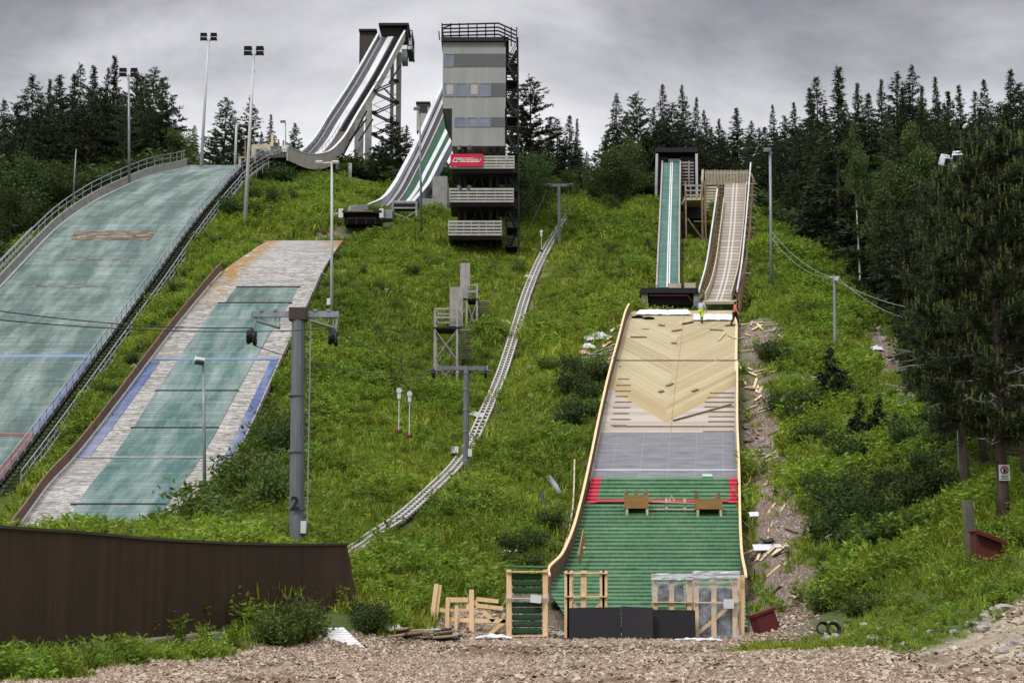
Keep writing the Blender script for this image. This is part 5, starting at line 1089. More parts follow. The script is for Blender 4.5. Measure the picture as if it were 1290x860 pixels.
T = crate('empty timber crate frame standing behind the black panels', 711, 719, 765, 803, .7, (0, .12, .44, .88, 1), ((.02, 5), (.38, 5)), (((.08, .42), (.3, .6)), ((.95, .42), (.7, .6))))
T = crate('half wrapped timber crate behind the smallest black panel', 822, 726, 872, 806, .8, (0, .48, .93), ((.02, 4), (.4, 5)))
wrapsheet(T, 820, 722, 873, 757, -.14, seed=5, amp=.08); wrapsheet(T, 820, 722, 873, 730, -.2, seed=6).data.materials[0] = M['plastic']
mb = MB(); mb.box(cpt(845, 748, .4), (1.0, .5, .7)); mb.build('contents', M['dark'], T, bevel=.1)
T = crate('largest timber crate wrapped in clear plastic with a diagonal brace', 874, 731, 929, 807, 1.2, (0, .46, .95), ((.02, 4), (.36, 5), (.97, 5)), (((.02, .92), (.86, .4)),))
mb = MB(); 
for dy in (.1, 1.1): p = cpt(936, 724, dy); mb.bar(p, cpt(936, 805, dy), .14, .06)
mb.bar(cpt(929, 760, .05), cpt(941, 757, 1.1), .05, .15); mb.bar(cpt(930, 800, .05), cpt(940, 765, 1.1), .05, .12); mb.build('side_frame', M['rawood'], T)
mb = MB(); mb.box(cpt(901, 770, .55), (1.35, .8, 1.7)); mb.build('contents', M['dark'], T, bevel=.1)
wrapsheet(T, 872, 719, 931, 803, -.16, seed=9, amp=.1); wrapsheet(T, 872, 719, 931, 728, -.22, seed=10, amp=.06).data.materials[0] = M['plastic']
mb = MB(); P = [[cpt(931 + 11 * j / 6, 803 - 84 * i / 8, -.1 + 1.3 * j / 6) + Vector((.06 * noise.noise(Vector((i, j, 3))), 0, 0)) for j in range(7)] for i in range(9)]; mb.grid(P); mb.build('plastic_wrap', M['wrap'], T, True)
mb = MB(); P = [[cpt(872 + 59 * i / 8, 719, -.2 + 1.3 * j / 4) + Vector((0, 0, .05 * noise.noise(Vector((i, j, 8))))) for j in range(5)] for i in range(9)]; mb.grid(P); mb.build('plastic_wrap', M['wrap'], T, True)
mb = MB(); mb.box(cpt(917, 760, -.26), (.38, .02, .34)); mb.build('label_paper', M['paper'], T)
GB = 'black plastic panels leaning on the crates'
for (pts, lb) in ((((716, 807), (781, 806), (781, 764), (716, 765), 0, 0), 'widest black panel leaning against the empty crate'), (((781.5, 806), (819, 808), (820, 765), (781.5, 763), .0, -.5), 'middle black panel angled between the other two'), (((819.5, 808), (874, 808), (874, 768), (819.5, 767), -.1, .05), 'smallest black panel leaning against the half wrapped crate')):
    (a, b, c_, d_, ya, yb) = pts; mb = MB(); P = [cpt(*a, ya - .75), cpt(*b, yb - .75), cpt(*c_, yb - .5), cpt(*d_, ya - .5)]; mb.poly(P); o = mb.build('black_panel', M['black']); s = o.modifiers.new('thickness', 'SOLIDIFY'); s.thickness = .05; tag(o, lb, 'panel', GB)
GF = 'broken timber crate frames left of the crates'
def loose_frame(label, bars, dy): 
    T = thing('broken_frame', label, 'frame', cpt(*bars[0][0], dy), GF)
    for k, (a, b, w) in enumerate(bars): mb = MB(); mb.bar(cpt(*a, dy + .055 * (k % 3)), cpt(*b, dy + .055 * (k % 3)), w / 34, .05, up=(0, 1, 0)); mb.build('slat', M['rawood'], T)
loose_frame('leaning pair of pale posts at the far left of the broken frames', [((541, 798), (549, 735), 5.5), ((546, 797), (554, 736), 4), ((541, 766), (563, 769), 5), ((543, 796), (565, 800), 5)], .5)
loose_frame('broken timber frame with crossed slats lying left of the green mat crate', [((563, 806), (564, 753), 5), ((562, 755), (590, 755), 6), ((562, 780), (637, 782), 5), ((562, 803), (622, 806), 6), ((594, 806), (594, 742), 6), ((597, 757), (622, 782), 5), ((600, 754), (628, 757), 5), ((600, 762), (634, 766), 5), ((637, 780), (612, 803), 5), ((574, 803), (575, 762), 4)], .0)
loose_frame('smaller broken lattice frame behind the crossed slats', [((566, 768), (596, 768), 4), ((588, 800), (590, 760), 4), ((600, 806), (637, 790), 4), ((620, 800), (636, 772), 4)], .6)
T = thing('rusty_box', 'tilted dark red box with a rim beside the largest crate', 'box', gp(963, 806)); R = Matrix.Rotation(-.32, 3, 'Y') @ Matrix.Rotation(.35, 3, 'Z'); c = at(964, 787, 61.2)
mb = MB(); mb.box(c, (.78, .62, .86), R); mb.build('body', M['red'], T, bevel=.02); mb = MB(); mb.box(c + R @ Vector((0, 0, .46)), (.9, .72, .1), R); mb.box(c + R @ Vector((-.1, 0, -.42)), (.8, .66, .06), R); mb.build('rim', M['red'], T)
def plank(label, p, q, w, h, mat, group=None, name='plank', cat='plank', up=(0, -.3, 1)):
    mb = MB(); mb.bar(p, q, w, h, up=up); return tag(mb.build(name, M[mat]), label, cat, group)
for k in range(16):
    px, py = random.uniform(488, 556), random.uniform(800, 810); p = gp(px, py) + Vector((0, 0, .08 + .05 * (k % 4))); a = random.uniform(-.5, .5); plank('dark splintered plank in the rubble heap left of the broken frames', p, p + Vector((math.cos(a) * random.uniform(.4, 1.1), math.sin(a), .08)), .16, .05, random.choice(['oldwood', 'darkwood', 'galv']), 'splintered planks in the rubble heap', 'splintered_plank')
def crumple(label, p, size, mat='plastic', seed=0, flat=.5, name='plastic_sheet', cat='sheet'):
    mb = MB(); n = 7; P = []
    for i in range(n + 1): P.append([Vector(p) + Vector(((j / n - .5) * size[0] + .1 * noise.noise(Vector((i, j, seed))), (i / n - .5) * size[1], size[2] * (.25 + abs(noise.noise(Vector((i * .7 + seed, j * .7, seed)))) * 1.3) * (1 - (abs(i / n - .5) + abs(j / n - .5)) * .9) + (i / n - .5) * size[1] * flat)) for j in range(n + 1)])
    mb.grid(P); o = mb.build(name, M[mat]); o.modifiers.new('thickness', 'SOLIDIFY').thickness = .02; return tag(o, label, cat)
for (px, py, sx, sy, sz, lb) in ((494, 799, 1.0, .5, .4, 'crumpled white plastic at the left of the rubble heap'), (622, 807, 1.3, .5, .22, 'crumpled white plastic in front of the crossed slats frame'), (703, 803, .5, .4, .25, 'small white plastic scrap between the mat crate and the black panels'), (748, 802, .45, .3, .3, 'white scrap in front of the widest black panel'), (868, 809, 1.0, .35, .12, 'white plastic strip on the chips below the smallest black panel'), (893, 810, .9, .4, .2, 'white plastic scrap at the foot of the largest crate'),
    (752, 428, 1.9, 1.2, .7, 'bright white plastic heap on the grass left of the chevron deck'), (742, 439, .9, .7, .4, 'small white plastic scrap left of the chevron deck'), (736, 446, .8, .6, .3, 'pale pink plastic scrap left of the chevron deck'), (965, 692, 1.2, .6, .12, 'white flat board scrap beside the shovel'), (986, 690, .7, .3, .1, 'small white scrap right of the shovel'), (946, 624, 1.0, .5, .1, 'white scrap under the landing braces'), (1105, 441, .8, .6, .3, 'white plastic scrap in the scree under the big pine'), (954, 650, .8, .5, .08, 'white scrap on the bare soil near the red mats'), (500, 663, 0.01, .01, .01, None)):
    if lb: crumple(lb, gp(px, py) + Vector((0, 0, .1)), (sx, sy, sz), 'plastic', px, .5 if py < 700 else 0)
COL.objects['plastic_sheet.008'].data.materials[0] = pbr('pink_plastic', lin(224, 170, 168), lin(236, 190, 186), 4, .4, bump=.5)
# debris boards
def scatter_boards(label, group, poly, n, Lr, mats, ang=None, name='offcut'):
    for k in range(n):
        for _ in range(50):
            px = random.uniform(min(p[0] for p in poly), max(p[0] for p in poly)); py = random.uniform(min(p[1] for p in poly), max(p[1] for p in poly))
            if inside(poly, np.array([px]), np.array([py]))[0]: break
        p = gp(px, py); a = random.gauss(*ang) if ang else random.uniform(0, 6.28); L = random.uniform(*Lr); q = Vector((p.x + math.cos(a) * L, p.y + math.sin(a) * L, 0)); q.z = tz(q.x, q.y); 
        plank(label, p + Vector((0, 0, .09)), q + Vector((0, 0, .12)), random.uniform(.1, .2), .04, random.choice(mats), group, name)
scatter_boards('pale offcut board in the litter beside the worker in orange', 'offcuts right of the deck top', [(932, 402), (975, 402), (992, 425), (960, 445), (934, 440)], 20, (.5, 2.2), ['palewood', 'palewood', 'rawood', 'oldwood', 'greywood'])
scatter_boards('pale offcut board in the litter right of the chevrons', 'offcuts right of the chevrons', [(934, 462), (958, 466), (964, 520), (934, 525)], 20, (.5, 1.8), ['palewood', 'rawood', 'oldwood'])
scatter_boards('offcut board lying on the bare soil right of the green mats', 'offcuts on the bare soil', [(942, 600), (990, 610), (1005, 700), (985, 740), (945, 740)], 22, (.3, 1.3), ['palewood', 'oldwood', 'rawood', 'darkwood'])
scatter_boards('offcut board under the braces right of the grey sheet', 'offcuts below the braces', [(934, 530), (975, 540), (985, 590), (936, 598)], 12, (.4, 1.4), ['palewood', 'oldwood'])
scatter_boards('weathered board in the plank heap left of the chevron deck', 'plank heap left of the deck', [(730, 452), (772, 432), (778, 450), (745, 472)], 16, (1.4, 3.8), ['greywood', 'palewood', 'oldwood'], (.55, .25), 'heaped_plank')
scatter_boards('short pale lath beside the white plastic left of the deck', 'laths left of the deck top', [(745, 440), (776, 405), (786, 412), (776, 440)], 9, (.8, 2.2), ['rawood', 'palewood'], (1.0, .3), 'lath')
scatter_boards('long board in the lumber pile below the scree', 'lumber pile below the scree', [(1066, 484), (1110, 484), (1150, 506), (1120, 508)], 14, (2.0, 4.2), ['oldwood', 'palewood', 'darkwood', 'greywood'], (-.25, .12), 'lumber')
scatter_boards('weathered board behind the small spruces on the right slope', 'boards behind the small spruces', [(968, 475), (1040, 476), (1085, 480), (1040, 484)], 8, (2.0, 3.6), ['oldwood', 'greywood', 'palewood'], (-.05, .1), 'long_board')
a, b = gp(722, 700), at(725, 574, gp(725, 590).y)
mb = MB(); mb.tube(smooth_line([gp(697, 738) + Vector((0, 0, .1)), gp(712, 690) + Vector((0, 0, .15)), gp(722, 640) + Vector((0, 0, .2)), gp(724, 590) + Vector((0, 0, .5))], 20), .05, 6); tag(mb.build('long_lath', M['palewood']), 'very long pale lath lying on the slope left of the green mats', 'lath')
for (p, q, m, lb) in (((692, 607), (705, 628), 'galv', 'grey pipe half sunk in the grass left of the red mat'), ((681, 626), (688, 655), 'rubber', 'black hose piece in the grass left of the red mat')):
    a, b = gp(*p) + Vector((0, 0, .25)), gp(*q) + Vector((0, 0, .25)); mb = MB(); mb.tube([a, a.lerp(b, .5) + Vector((0, 0, .05)), b], .17 if m == 'galv' else .11, 10); tag(mb.build('pipe', M[m], None, True), lb, 'pipe')
p = gp(966, 686); h = gp(975, 618) + Vector((0, 0, .3)); T = thing('shovel', 'black shovel with a long wooden handle lying on the bare soil', 'shovel', p)
mb = MB(); a = p + Vector((.12, .4, .3)); mb.tube([a, h], .035, 6); mb.build('handle', M['rawood'], T); mb = MB(); mb.grid([[p + Vector((-.3 + .16 * j, -.15 + .28 * i, .12 + .08 * i + .05 * abs(j - 2))) for j in range(5)] for i in range(3)]); o = mb.build('blade', M['rubber'], T, True); o.modifiers.new('thickness', 'SOLIDIFY').thickness = .02
for px, py, lb in ((1037, 800, 'dark coiled hose ring in the grass, left one of two'), (1050, 801, 'dark coiled hose ring in the grass, right one of two')):
    c = gp(px, py) + Vector((0, 0, .22)); mb = MB()
    for k in range(3): mb.tube([c + Vector((math.cos(t_) * (.21 - k * .02), .1 * k - .1 + .1 * math.sin(t_), math.sin(t_) * (.21 - k * .02))) for t_ in np.linspace(0, 6.3, 20)], .035, 6)
    tag(mb.build('hose_ring', M['rubber'], None, True), lb, 'hose')
# post, sloped red box, sign
b7 = gp(1224, 706); T = tag(MB().tube([b7 - Vector((0, 0, .4)), b7 + Vector((-.02, 0, .9)), b7 + Vector((-.07, 0, 1.9))], [.19, .18, .17], 12).build('timber_post', M['bark']), 'thick weathered timber post standing left of the sloped red box', 'post'); T.data.materials[0] = pbr('mossy_weathered_log', lin(78, 76, 66), lin(118, 114, 102), 4, .95, (1, 1, .2), bump=.6)
T = thing('sloped_box', 'dark red board box with a sloping lid beside the timber post', 'box', gp(1247, 712)); a = gp(1247, 712); Yb = a.y; A, B, C_, D_ = at(1230, 712, Yb), at(1264, 716, Yb), at(1262, 684, Yb), at(1230, 670, Yb)
mb = MB(); dp = Vector((0, .7, 0)); dn = Vector((0, 0, .35))
for q in ([A - dn, B - dn, C_, D_], [A - dn + dp, D_ + dp, C_ + dp, B - dn + dp], [A - dn, D_, D_ + dp, A - dn + dp], [B - dn, B - dn + dp, C_ + dp, C_]): mb.poly(q)
mb.build('body', M['red'], T); mb = MB(); mb.bar(D_ + Vector((-.05, .3, .06)), C_ + Vector((.1, .3, .05)), .95, .07); mb.bar(D_ + Vector((-.05, -.19, -.03)), C_ + Vector((.1, -.19, -.04)), .04, .2, up=(0, 1, 0)); mb.build('lid', M['red'], T)
# boxes on the green mats
def mat_box(label, x0, x1, yt, yb, yf, stakes):
    y = MAIN.yof(yf); base = MAIN.pt(y, .4); T = thing('timber_box', label, 'box', base, 'timber boxes standing on the green mats'); Yf = y - .55
    a, b = at(x0, yt, Yf), at(x1, yb, Yf); w, h = b.x - a.x, a.z - b.z; cx, cz = (a.x + b.x) / 2, (a.z + b.z) / 2; d = 1.0
    mb = MB(); mb.box((cx, Yf, cz), (w, .05, h)); mb.box((cx, Yf + d, cz), (w, .05, h)); mb.box((a.x + .03, Yf + d / 2, cz), (.05, d - .06, h)); mb.box((b.x - .03, Yf + d / 2, cz), (.05, d - .06, h)); mb.box((cx, Yf + d / 2, b.z + .06), (w - .12, d - .06, .05)); mb.build('panels', M['boxwood'], T)
    for k in stakes:
        for dd in (0, d): x = a.x + w * k; mb = MB(); mb.bar((x, Yf + dd + .055, b.z), (x, Yf + dd + .055, a.z + .3), .12, .05, up=(0, 1, 0)); mb.build('stake', M['oldwood'], T)
    for k in (.06, .94):
        x = a.x + w * k
        for dd in (.06, d - .06): 
            yy = Yf + dd; zz = np.interp(yy, MAIN.Y, MAIN.z); mb = MB(); mb.bar((x, yy, b.z - .02), (x, yy, zz + .02), .12); mb.build('leg', M['palewood'], T)
    return T
mat_box('left timber box on legs on the green mats, three stakes above its rim', 788, 817, 624, 640, 645, (.06, .5, .92)); mat_box('right timber box on legs on the green mats, two stakes above its rim', 877, 910, 628, 641, 647, (.06, .88))
yy = MAIN.yof(641) - .5; T = thing('timber_rail', 'pale timber rail frame joining the two boxes on the green mats', 'rail', MAIN.pt(yy, .6))
mb = MB(); mb.bar(at(818, 631.5, yy), at(876, 633.5, yy), .06, .12, up=(0, 1, 0)); mb.bar(at(818, 641, yy), at(876, 641.5, yy), .06, .1, up=(0, 1, 0)); mb.build('rails', M['palewood'], T)
for px in (839.5, 862.5): mb = MB(); p, q = at(px, 627, yy + .1), at(px, 651, yy + .1); zz = float(np.interp(yy, MAIN.Y, MAIN.z)); mb.bar(p, (p.x, p.y, zz), .13, .06, up=(0, 1, 0)); mb.build('post', M['palewood'], T)
mb = MB(); p = at(846, 624, yy + .25); mb.tube([at(843, 632, yy + .1), p, at(850, 631, yy + .1)], .03, 6); mb.build('handle', M['palewood'], T)
y = MAIN.yof(602); p = MAIN.pt(y, .79, .12); tag(MB().box(p, (.55, .3, .12), Matrix.Rotation(.45, 3, 'X')).build('foam_block', pbr('pale_green_foam', lin(170, 210, 180), lin(190, 224, 196), 3, .7)), 'pale green block at the lower edge of the grey sheet', 'block')
p, q = at(727, 711, 75.6), at(733, 681, 78.2); tag(MB().bar(p + Vector((.1, 0, .2)), q + Vector((.1, 0, .3)), .5, .05, up=(1, -.2, .1)).build('propped_board', M['boxwood']), 'yellowish board propped against the inside of the left side board', 'board')
tag(MB().bar(at(731, 696, 77), at(736, 689, 76.6), .07).bar(at(729, 698, 77), at(737, 696, 76.7), .06).build('loose_board', M['rawood']), 'short crossed laths nailed to the propped board', 'lath')
# rocks
def rock_mesh(seed):
    mb = MB(); n, m = 6, 9; P = []
    for i in range(n + 1):
        th_ = math.pi * i / n; row = []
        for j in range(m + 1):
            ph = 2 * math.pi * (j % m) / m; d = Vector((math.sin(th_) * math.cos(ph), math.sin(th_) * math.sin(ph), math.cos(th_) * .65)); row.append(d * (.5 + .32 * noise.noise(d * 1.6 + Vector((seed * 3.1, 0, 0)))))
        P.append(row)
    mb.grid(P); o = mb.build('rock', M['rock'], base=(0, 0, 0)); return o
RK = [rock_mesh(k) for k in range(4)]; rk_n = 0
def rocks(label, group, pts, smin, smax):
    global rk_n
    for px, py in pts:
        p = gp(px, py); src = RK[rk_n % 4]; o = src if rk_n < 4 else src.copy()
        if rk_n >= 4: COL.objects.link(o)
        o.location = p + Vector((0, 0, .02)); s = random.uniform(smin, smax); o.scale = (s, s * random.uniform(.7, 1.2), s * random.uniform(.7, 1.1)); o.rotation_euler = (0, 0, random.uniform(0, 6)); tag(o, label, 'rock', group); rk_n += 1
def rpts(poly, n): 
    out = []
    while len(out) < n:
        px = random.uniform(min(p[0] for p in poly), max(p[0] for p in poly)); py = random.uniform(min(p[1] for p in poly), max(p[1] for p in poly))
        if inside(poly, np.array([px]), np.array([py]))[0]: out.append((px, py))
    return out
rocks('grey rock in the scree patch beside the big pine', 'rocks in the scree patch', rpts([(1080, 410), (1110, 405), (1165, 470), (1178, 505), (1120, 480)], 45), .25, .8)
rocks('pinkish rock on the bare ground right of the grey sheet', 'rocks right of the grey sheet', rpts([(945, 545), (1000, 560), (1015, 620), (960, 610)], 40), .2, .6)
rocks('rock at the forest edge beyond the overhead cable', 'rocks at the forest edge', rpts([(1070, 345), (1095, 350), (1090, 368), (1070, 362)], 9), .4, .9)
rocks('small stone at the edge of the gravel road', 'stones by the gravel road', rpts([(1040, 790), (1200, 780), (1270, 765), (1240, 800), (1150, 815), (1040, 812)], 34), .12, .42)
rocks('flat pale stone in the gravel road at the right edge', 'flat stones in the gravel road', [(1236, 794), (1225, 788), (1278, 812), (1262, 822), (1285, 830)], .3, .5)
rocks('small stone on the bare soil right of the green mats', 'stones on the bare soil', rpts([(945, 620), (1000, 620), (1020, 700), (1015, 760), (950, 760)], 22), .12, .3)
rocks('pale stone under the weeds left of the crates', 'stones left of the landing', rpts([(660, 735), (690, 700), (712, 650), (700, 740)], 10), .15, .4)

# ------------------------------------------------------------------ the two workers
def skin_mesh(J, E_, R, name, mat, parent, sub=2):
    me = bpy.data.meshes.new(name); me.from_pydata([tuple(j) for j in J], E_, []); o = bpy.data.objects.new(name, me); COL.objects.link(o)
    m = o.modifiers.new('skin', 'SKIN'); me.skin_vertices.new() if not me.skin_vertices else None
    for k, r in enumerate(R): me.skin_vertices[0].data[k].radius = (r, r) if not isinstance(r, tuple) else r; me.skin_vertices[0].data[k].use_root = (k == 0)
    s = o.modifiers.new('sub', 'SUBSURF'); s.levels = sub; s.render_levels = sub
    dg = bpy.context.evaluated_depsgraph_get(); me2 = bpy.data.meshes.new_from_object(o.evaluated_get(dg)); bpy.data.objects.remove(o); me2.name = name
    o = bpy.data.objects.new(name, me2); COL.objects.link(o); me2.materials.clear(); me2.materials.append(mat); me2.polygons.foreach_set('use_smooth', [True] * len(me2.polygons)); o.parent = parent; return o
M['skin'] = pbr('skin', lin(196, 146, 122), lin(210, 160, 136), 6, .6, bump=0); M['hair'] = pbr('dark_hair', lin(40, 32, 28), lin(58, 46, 40), 9, .8)
def worker(label, loc, face, top, leg, legcol2, boots, step, lean):
    T = thing('person', label, 'person', loc, 'workers on the deck'); T.rotation_euler = (0, 0, face)
    H = dict(pel=(0, 0, .95), chest=(0, -lean, 1.30), neck=(0, -lean * 1.2, 1.50), head=(0, -lean * 1.5 - .02, 1.63), crown=(0, -lean * 1.5, 1.74))
    J, E_, R = [], [], []; idx = {}
    def add(k, p, r, par=None): idx[k] = len(J); J.append(Vector(p)); R.append(r); (E_.append((idx[par], idx[k])) if par else None)
    add('pel', H['pel'], (.15, .11)); add('waist', (0, -lean * .4, 1.1), (.14, .10), 'pel'); add('chest', H['chest'], (.17, .12), 'waist'); add('neck', H['neck'], .06, 'chest'); add('jaw', (0, H['head'][1] - .02, 1.57), (.07, .08), 'neck'); add('head', H['head'], (.085, .1), 'jaw'); add('crown', H['crown'], (.06, .07), 'head')
    AR, LG = [], []
    for s in (-1, 1):
        k = 'l' if s < 0 else 'r'; sw = s * step * .5
        add(k + 'sh', (s * .19, H['chest'][1], 1.42), .065, 'chest'); add(k + 'el', (s * .25, H['chest'][1] - .02 + sw * .2, 1.14), .048, k + 'sh'); add(k + 'wr', (s * .24, H['chest'][1] - .14 + sw * .3, .92), .035, k + 'el'); add(k + 'pa', (s * .235, H['chest'][1] - .17 + sw * .3, .85), (.035, .022), k + 'wr')
        for f in range(4): fx = (f - 1.5) * .018; add(k + f'f{f}', (s * .235 + fx * .3, H['chest'][1] - .19 + sw * .3 + fx, .79 - .008 * (1.5 - abs(f - 1.5))), .009, k + 'pa'); add(k + f'g{f}', (s * .225 + fx * .3, H['chest'][1] - .205 + sw * .3 + fx, .755), .008, k + f'f{f}')
        add(k + 'th', (s * .21, H['chest'][1] - .215 + sw * .3, .83), .010, k + 'pa')
        add(k + 'hp', (s * .10, 0, .88), .095, 'pel'); add(k + 'kn', (s * .11, -.04 - sw * .5, .49), .06, k + 'hp'); add(k + 'an', (s * .12, .02 - sw * 1.0, .10), .042, k + 'kn'); add(k + 'to', (s * .13, -.17 - sw * 1.0, .035), (.045, .03), k + 'an')
    skin_mesh(J, E_, R, 'body', M['skin'], T, 1)
    def sub(keys, edges, rad, nm, mat): skin_mesh([J[idx[k]] for k in keys], [(keys.index(a), keys.index(b)) for a, b in edges], rad, nm, mat, T)
    sub(['pel', 'waist', 'chest', 'lsh', 'lel', 'lwr', 'rsh', 'rel', 'rwr'], [('pel', 'waist'), ('waist', 'chest'), ('chest', 'lsh'), ('lsh', 'lel'), ('lel', 'lwr'), ('chest', 'rsh'), ('rsh', 'rel'), ('rel', 'rwr')], [(.18, .14), (.18, .14), (.21, .15), .085, .066, .05, .085, .066, .05], 'jacket', top)
    sub(['pel', 'lhp', 'lkn', 'lan', 'rhp', 'rkn', 'ran'], [('pel', 'lhp'), ('lhp', 'lkn'), ('lkn', 'lan'), ('pel', 'rhp'), ('rhp', 'rkn'), ('rkn', 'ran')], [(.165, .125), .115, .085, .07, .115, .085, .07], 'trousers', leg)
    if legcol2:
        for k in 'lr': a, b = J[idx[k + 'kn']], J[idx[k + 'an']]; skin_mesh([a.lerp(b, .15), a.lerp(b, .6), a.lerp(b, .95)], [(0, 1), (1, 2)], [.095, .088, .082], 'trouser_leg', legcol2, T)
    for k in 'lr': skin_mesh([J[idx[k + 'an']] + Vector((0, .03, .05)), J[idx[k + 'an']] + Vector((0, .02, -.04)), J[idx[k + 'to']] + Vector((0, 0, .015))], [(0, 1), (1, 2)], [.065, .065, (.06, .045)], 'boot', boots, T, 1)
    hc = Vector(H['head']); skin_mesh([hc + Vector((0, .03, .03)), hc + Vector((0, .0, .1)), hc + Vector((0, .06, -.03))], [(0, 1), (0, 2)], [(.098, .095), (.08, .09), (.07, .06)], 'hair', M['hair'], T, 1)
    for s in (-1, 1): mb = MB(); mb.tube([hc + Vector((s * .033 - .012 * s, -.098, .0)), hc + Vector((s * .033 + .012 * s, -.096, .0))], .009, 6); o = mb.build('eye', M['dark'], None, base=(0, 0, 0)); o.parent = T
    mb = MB(); mb.tube([hc + Vector((0, -.095, .005)), hc + Vector((0, -.125, -.03)), hc + Vector((0, -.1, -.035))], [.01, .016, .01], 6); o = mb.build('nose', M['skin'], None, base=(0, 0, 0)); o.parent = T
    return T
cl = lambda n, a, b: pbr(n, a, b, 7, .85, bump=.4)
y, k = dk(410, 884); P1 = MAIN.pt(y, k, .08); y, k = dk(413, 926); P2 = MAIN.pt(y, k, .06)
worker('worker in a pale grey shirt and neon yellow trousers standing on the white sheet', P1, 2.5, cl('pale_grey_shirt', lin(186, 190, 206), lin(210, 212, 222)), cl('neon_yellow_cloth', lin(200, 226, 20), lin(216, 240, 40)), cl('navy_cloth', lin(50, 56, 72), lin(110, 116, 126)), M['rubber'], .45, .03)
worker('worker in an orange jacket and black trousers at the right deck edge', P2, 1.2, cl('orange_cloth', lin(236, 112, 72), lin(246, 132, 90)), cl('black_cloth', lin(26, 26, 30), lin(44, 44, 48)), None, M['rubber'], .5, .05)
# ------------------------------------------------------------------ plants
def leaf_mesh(name, C, D, U, L, W, mat, shape='diamond', jag=None):
    """many small leaves: centres C, directions D, side vectors U, lengths L, widths W"""
    n = len(C); L = np.broadcast_to(L, n)[:, None]; W = np.broadcast_to(W, n)[:, None]
    if shape == 'tri': V_ = np.stack([C - U * W * .5, C + U * W * .5, C + D * L], 1); k = 3
    elif shape == 'diamond': V_ = np.stack([C, C + D * L * .45 + U * W * .5, C + D * L, C + D * L * .45 - U * W * .5], 1); k = 4
    else: N = np.cross(D, U); V_ = np.stack([C - U * W * .5, C + U * W * .5, C + D * L * .55 + U * W * .32 + N * L * .06, C + D * L - np.array([0, 0, 1]) * L * .12, C + D * L * .55 - U * W * .32 + N * L * .06], 1); k = 5
    V_ = V_.reshape(-1, 3).astype(np.float32); me = bpy.data.meshes.new(name); me.vertices.add(len(V_)); me.vertices.foreach_set('co', V_.ravel())
    me.loops.add(n * k); me.loops.foreach_set('vertex_index', np.arange(n * k, dtype=np.int32)); me.polygons.add(n); me.polygons.foreach_set('loop_start', np.arange(0, n * k, k, dtype=np.int32)); me.polygons.foreach_set('loop_total', np.full(n, k, dtype=np.int32))
    me.update(); me.validate(); me.materials.append(mat); return me
def unit(A): return A / (np.linalg.norm(A, axis=1, keepdims=True) + 1e-9)
def side(D, rg): R_ = unit(rg.normal(size=D.shape)); return unit(np.cross(D, R_))
def trunk_mesh(name, H, r0, rg, mat, bend=.15, limbs=()):
    mb = MB(); pts = [Vector((bend * math.sin(z * 2.1 + rg.uniform(0, 6)) * z * .3 * 0 + bend * noise.noise(Vector((z * .8, rg.integers(99) * 0 + 3, 1))), bend * noise.noise(Vector((z * .8, 7, 2))), z * H)) for z in np.linspace(-.02, 1, 10)]
    mb.tube(pts, [r0 * (1 - z * .93) * (1.25 if k == 0 else 1) for k, z in enumerate(np.linspace(0, 1, 10))], 9)
    for (p, q, r) in limbs: m_ = Vector(p).lerp(Vector(q), .5) + Vector((0, 0, -.06 * (Vector(q) - Vector(p)).length)); mb.tube([p, m_, q], [r, r * .7, r * .25], 5)
    o = mb.build(name, mat, None, True, base=(0, 0, 0)); me = o.data; bpy.data.objects.remove(o); return me
def conifer(seed, H, R, base, pine=False, dens=1.0, mat=None, ragged=.42, ex=None):
    rg = np.random.default_rng(seed); C, D, L, W = [], [], [], []; limbs = []
    z = base * H
    while z < H * .985:
        f = (z - base * H) / (H * (1 - base)); prof = (min(1, (f + .05) / .22) if pine else min(1, (f + .12) / .16)) * (1 - f) ** (ex or (.85 if pine else 1.0))
        nb = int(rg.integers(4, 7))
        for b in range(nb):
            a = rg.uniform(0, 6.283); ln = max(.10, R * prof * min(1.45, 1 + ragged * rg.normal())) ; 
            if rg.random() < (.22 if pine else .08): ln *= .45
            rise = rg.uniform(.1, .55) if pine else rg.uniform(-.42, .02) + (f > .75) * .45
            d = np.array([math.cos(a), math.sin(a), rise]); d /= np.linalg.norm(d); o = np.array([0, 0, z + rg.uniform(-.15, .15)])
            if ln > .9 and rg.random() < .5: limbs.append((Vector(o), Vector(o + d * ln * .8), .035))
            ns = max(2, int(ln / .17 * dens)); t_ = rg.uniform(.12, 1.0, ns) ** .65
            pos = o + d * (t_ * ln)[:, None]; pos[:, 2] -= (t_ ** 2) * ln * (.02 if pine else .16)
            for p_, tt in zip(pos, t_):
                m = 5 if pine else 4; dd = rg.normal(size=(m, 3)) * (.75 if pine else .5) + d * (.6 if pine else .9) + np.array([0, 0, .45 if pine else -.22]); C.append(np.repeat(p_[None], m, 0) + rg.normal(size=(m, 3)) * .07); D.append(dd); L.append(rg.uniform(.34, .68, m) * (1 - .6 * f)); W.append(rg.uniform(.13, .25, m) * (1 - .55 * f))
        z += (.42 if pine else .34) * (1 - .45 * f)
    m = 14; C.append(np.tile([0, 0, H * .97], (m, 1)) + rg.uniform(-.08, .08, (m, 3)) - np.array([0, 0, 1]) * rg.uniform(0, .9, (m, 1))); D.append(rg.normal(size=(m, 3)) * .25 + [0, 0, 1]); L.append(rg.uniform(.2, .5, m)); W.append(np.full(m, .06))
    C, D, L, W = np.concatenate(C), unit(np.concatenate(D)), np.concatenate(L), np.concatenate(W)
    return leaf_mesh('crown', C, D, side(D, rg), L, W, mat or M['pine' if pine else 'spruce'], 'tri'), trunk_mesh('trunk', H * .98, .0105 * H, rg, M['pinebark' if pine else 'bark'], .12, limbs)
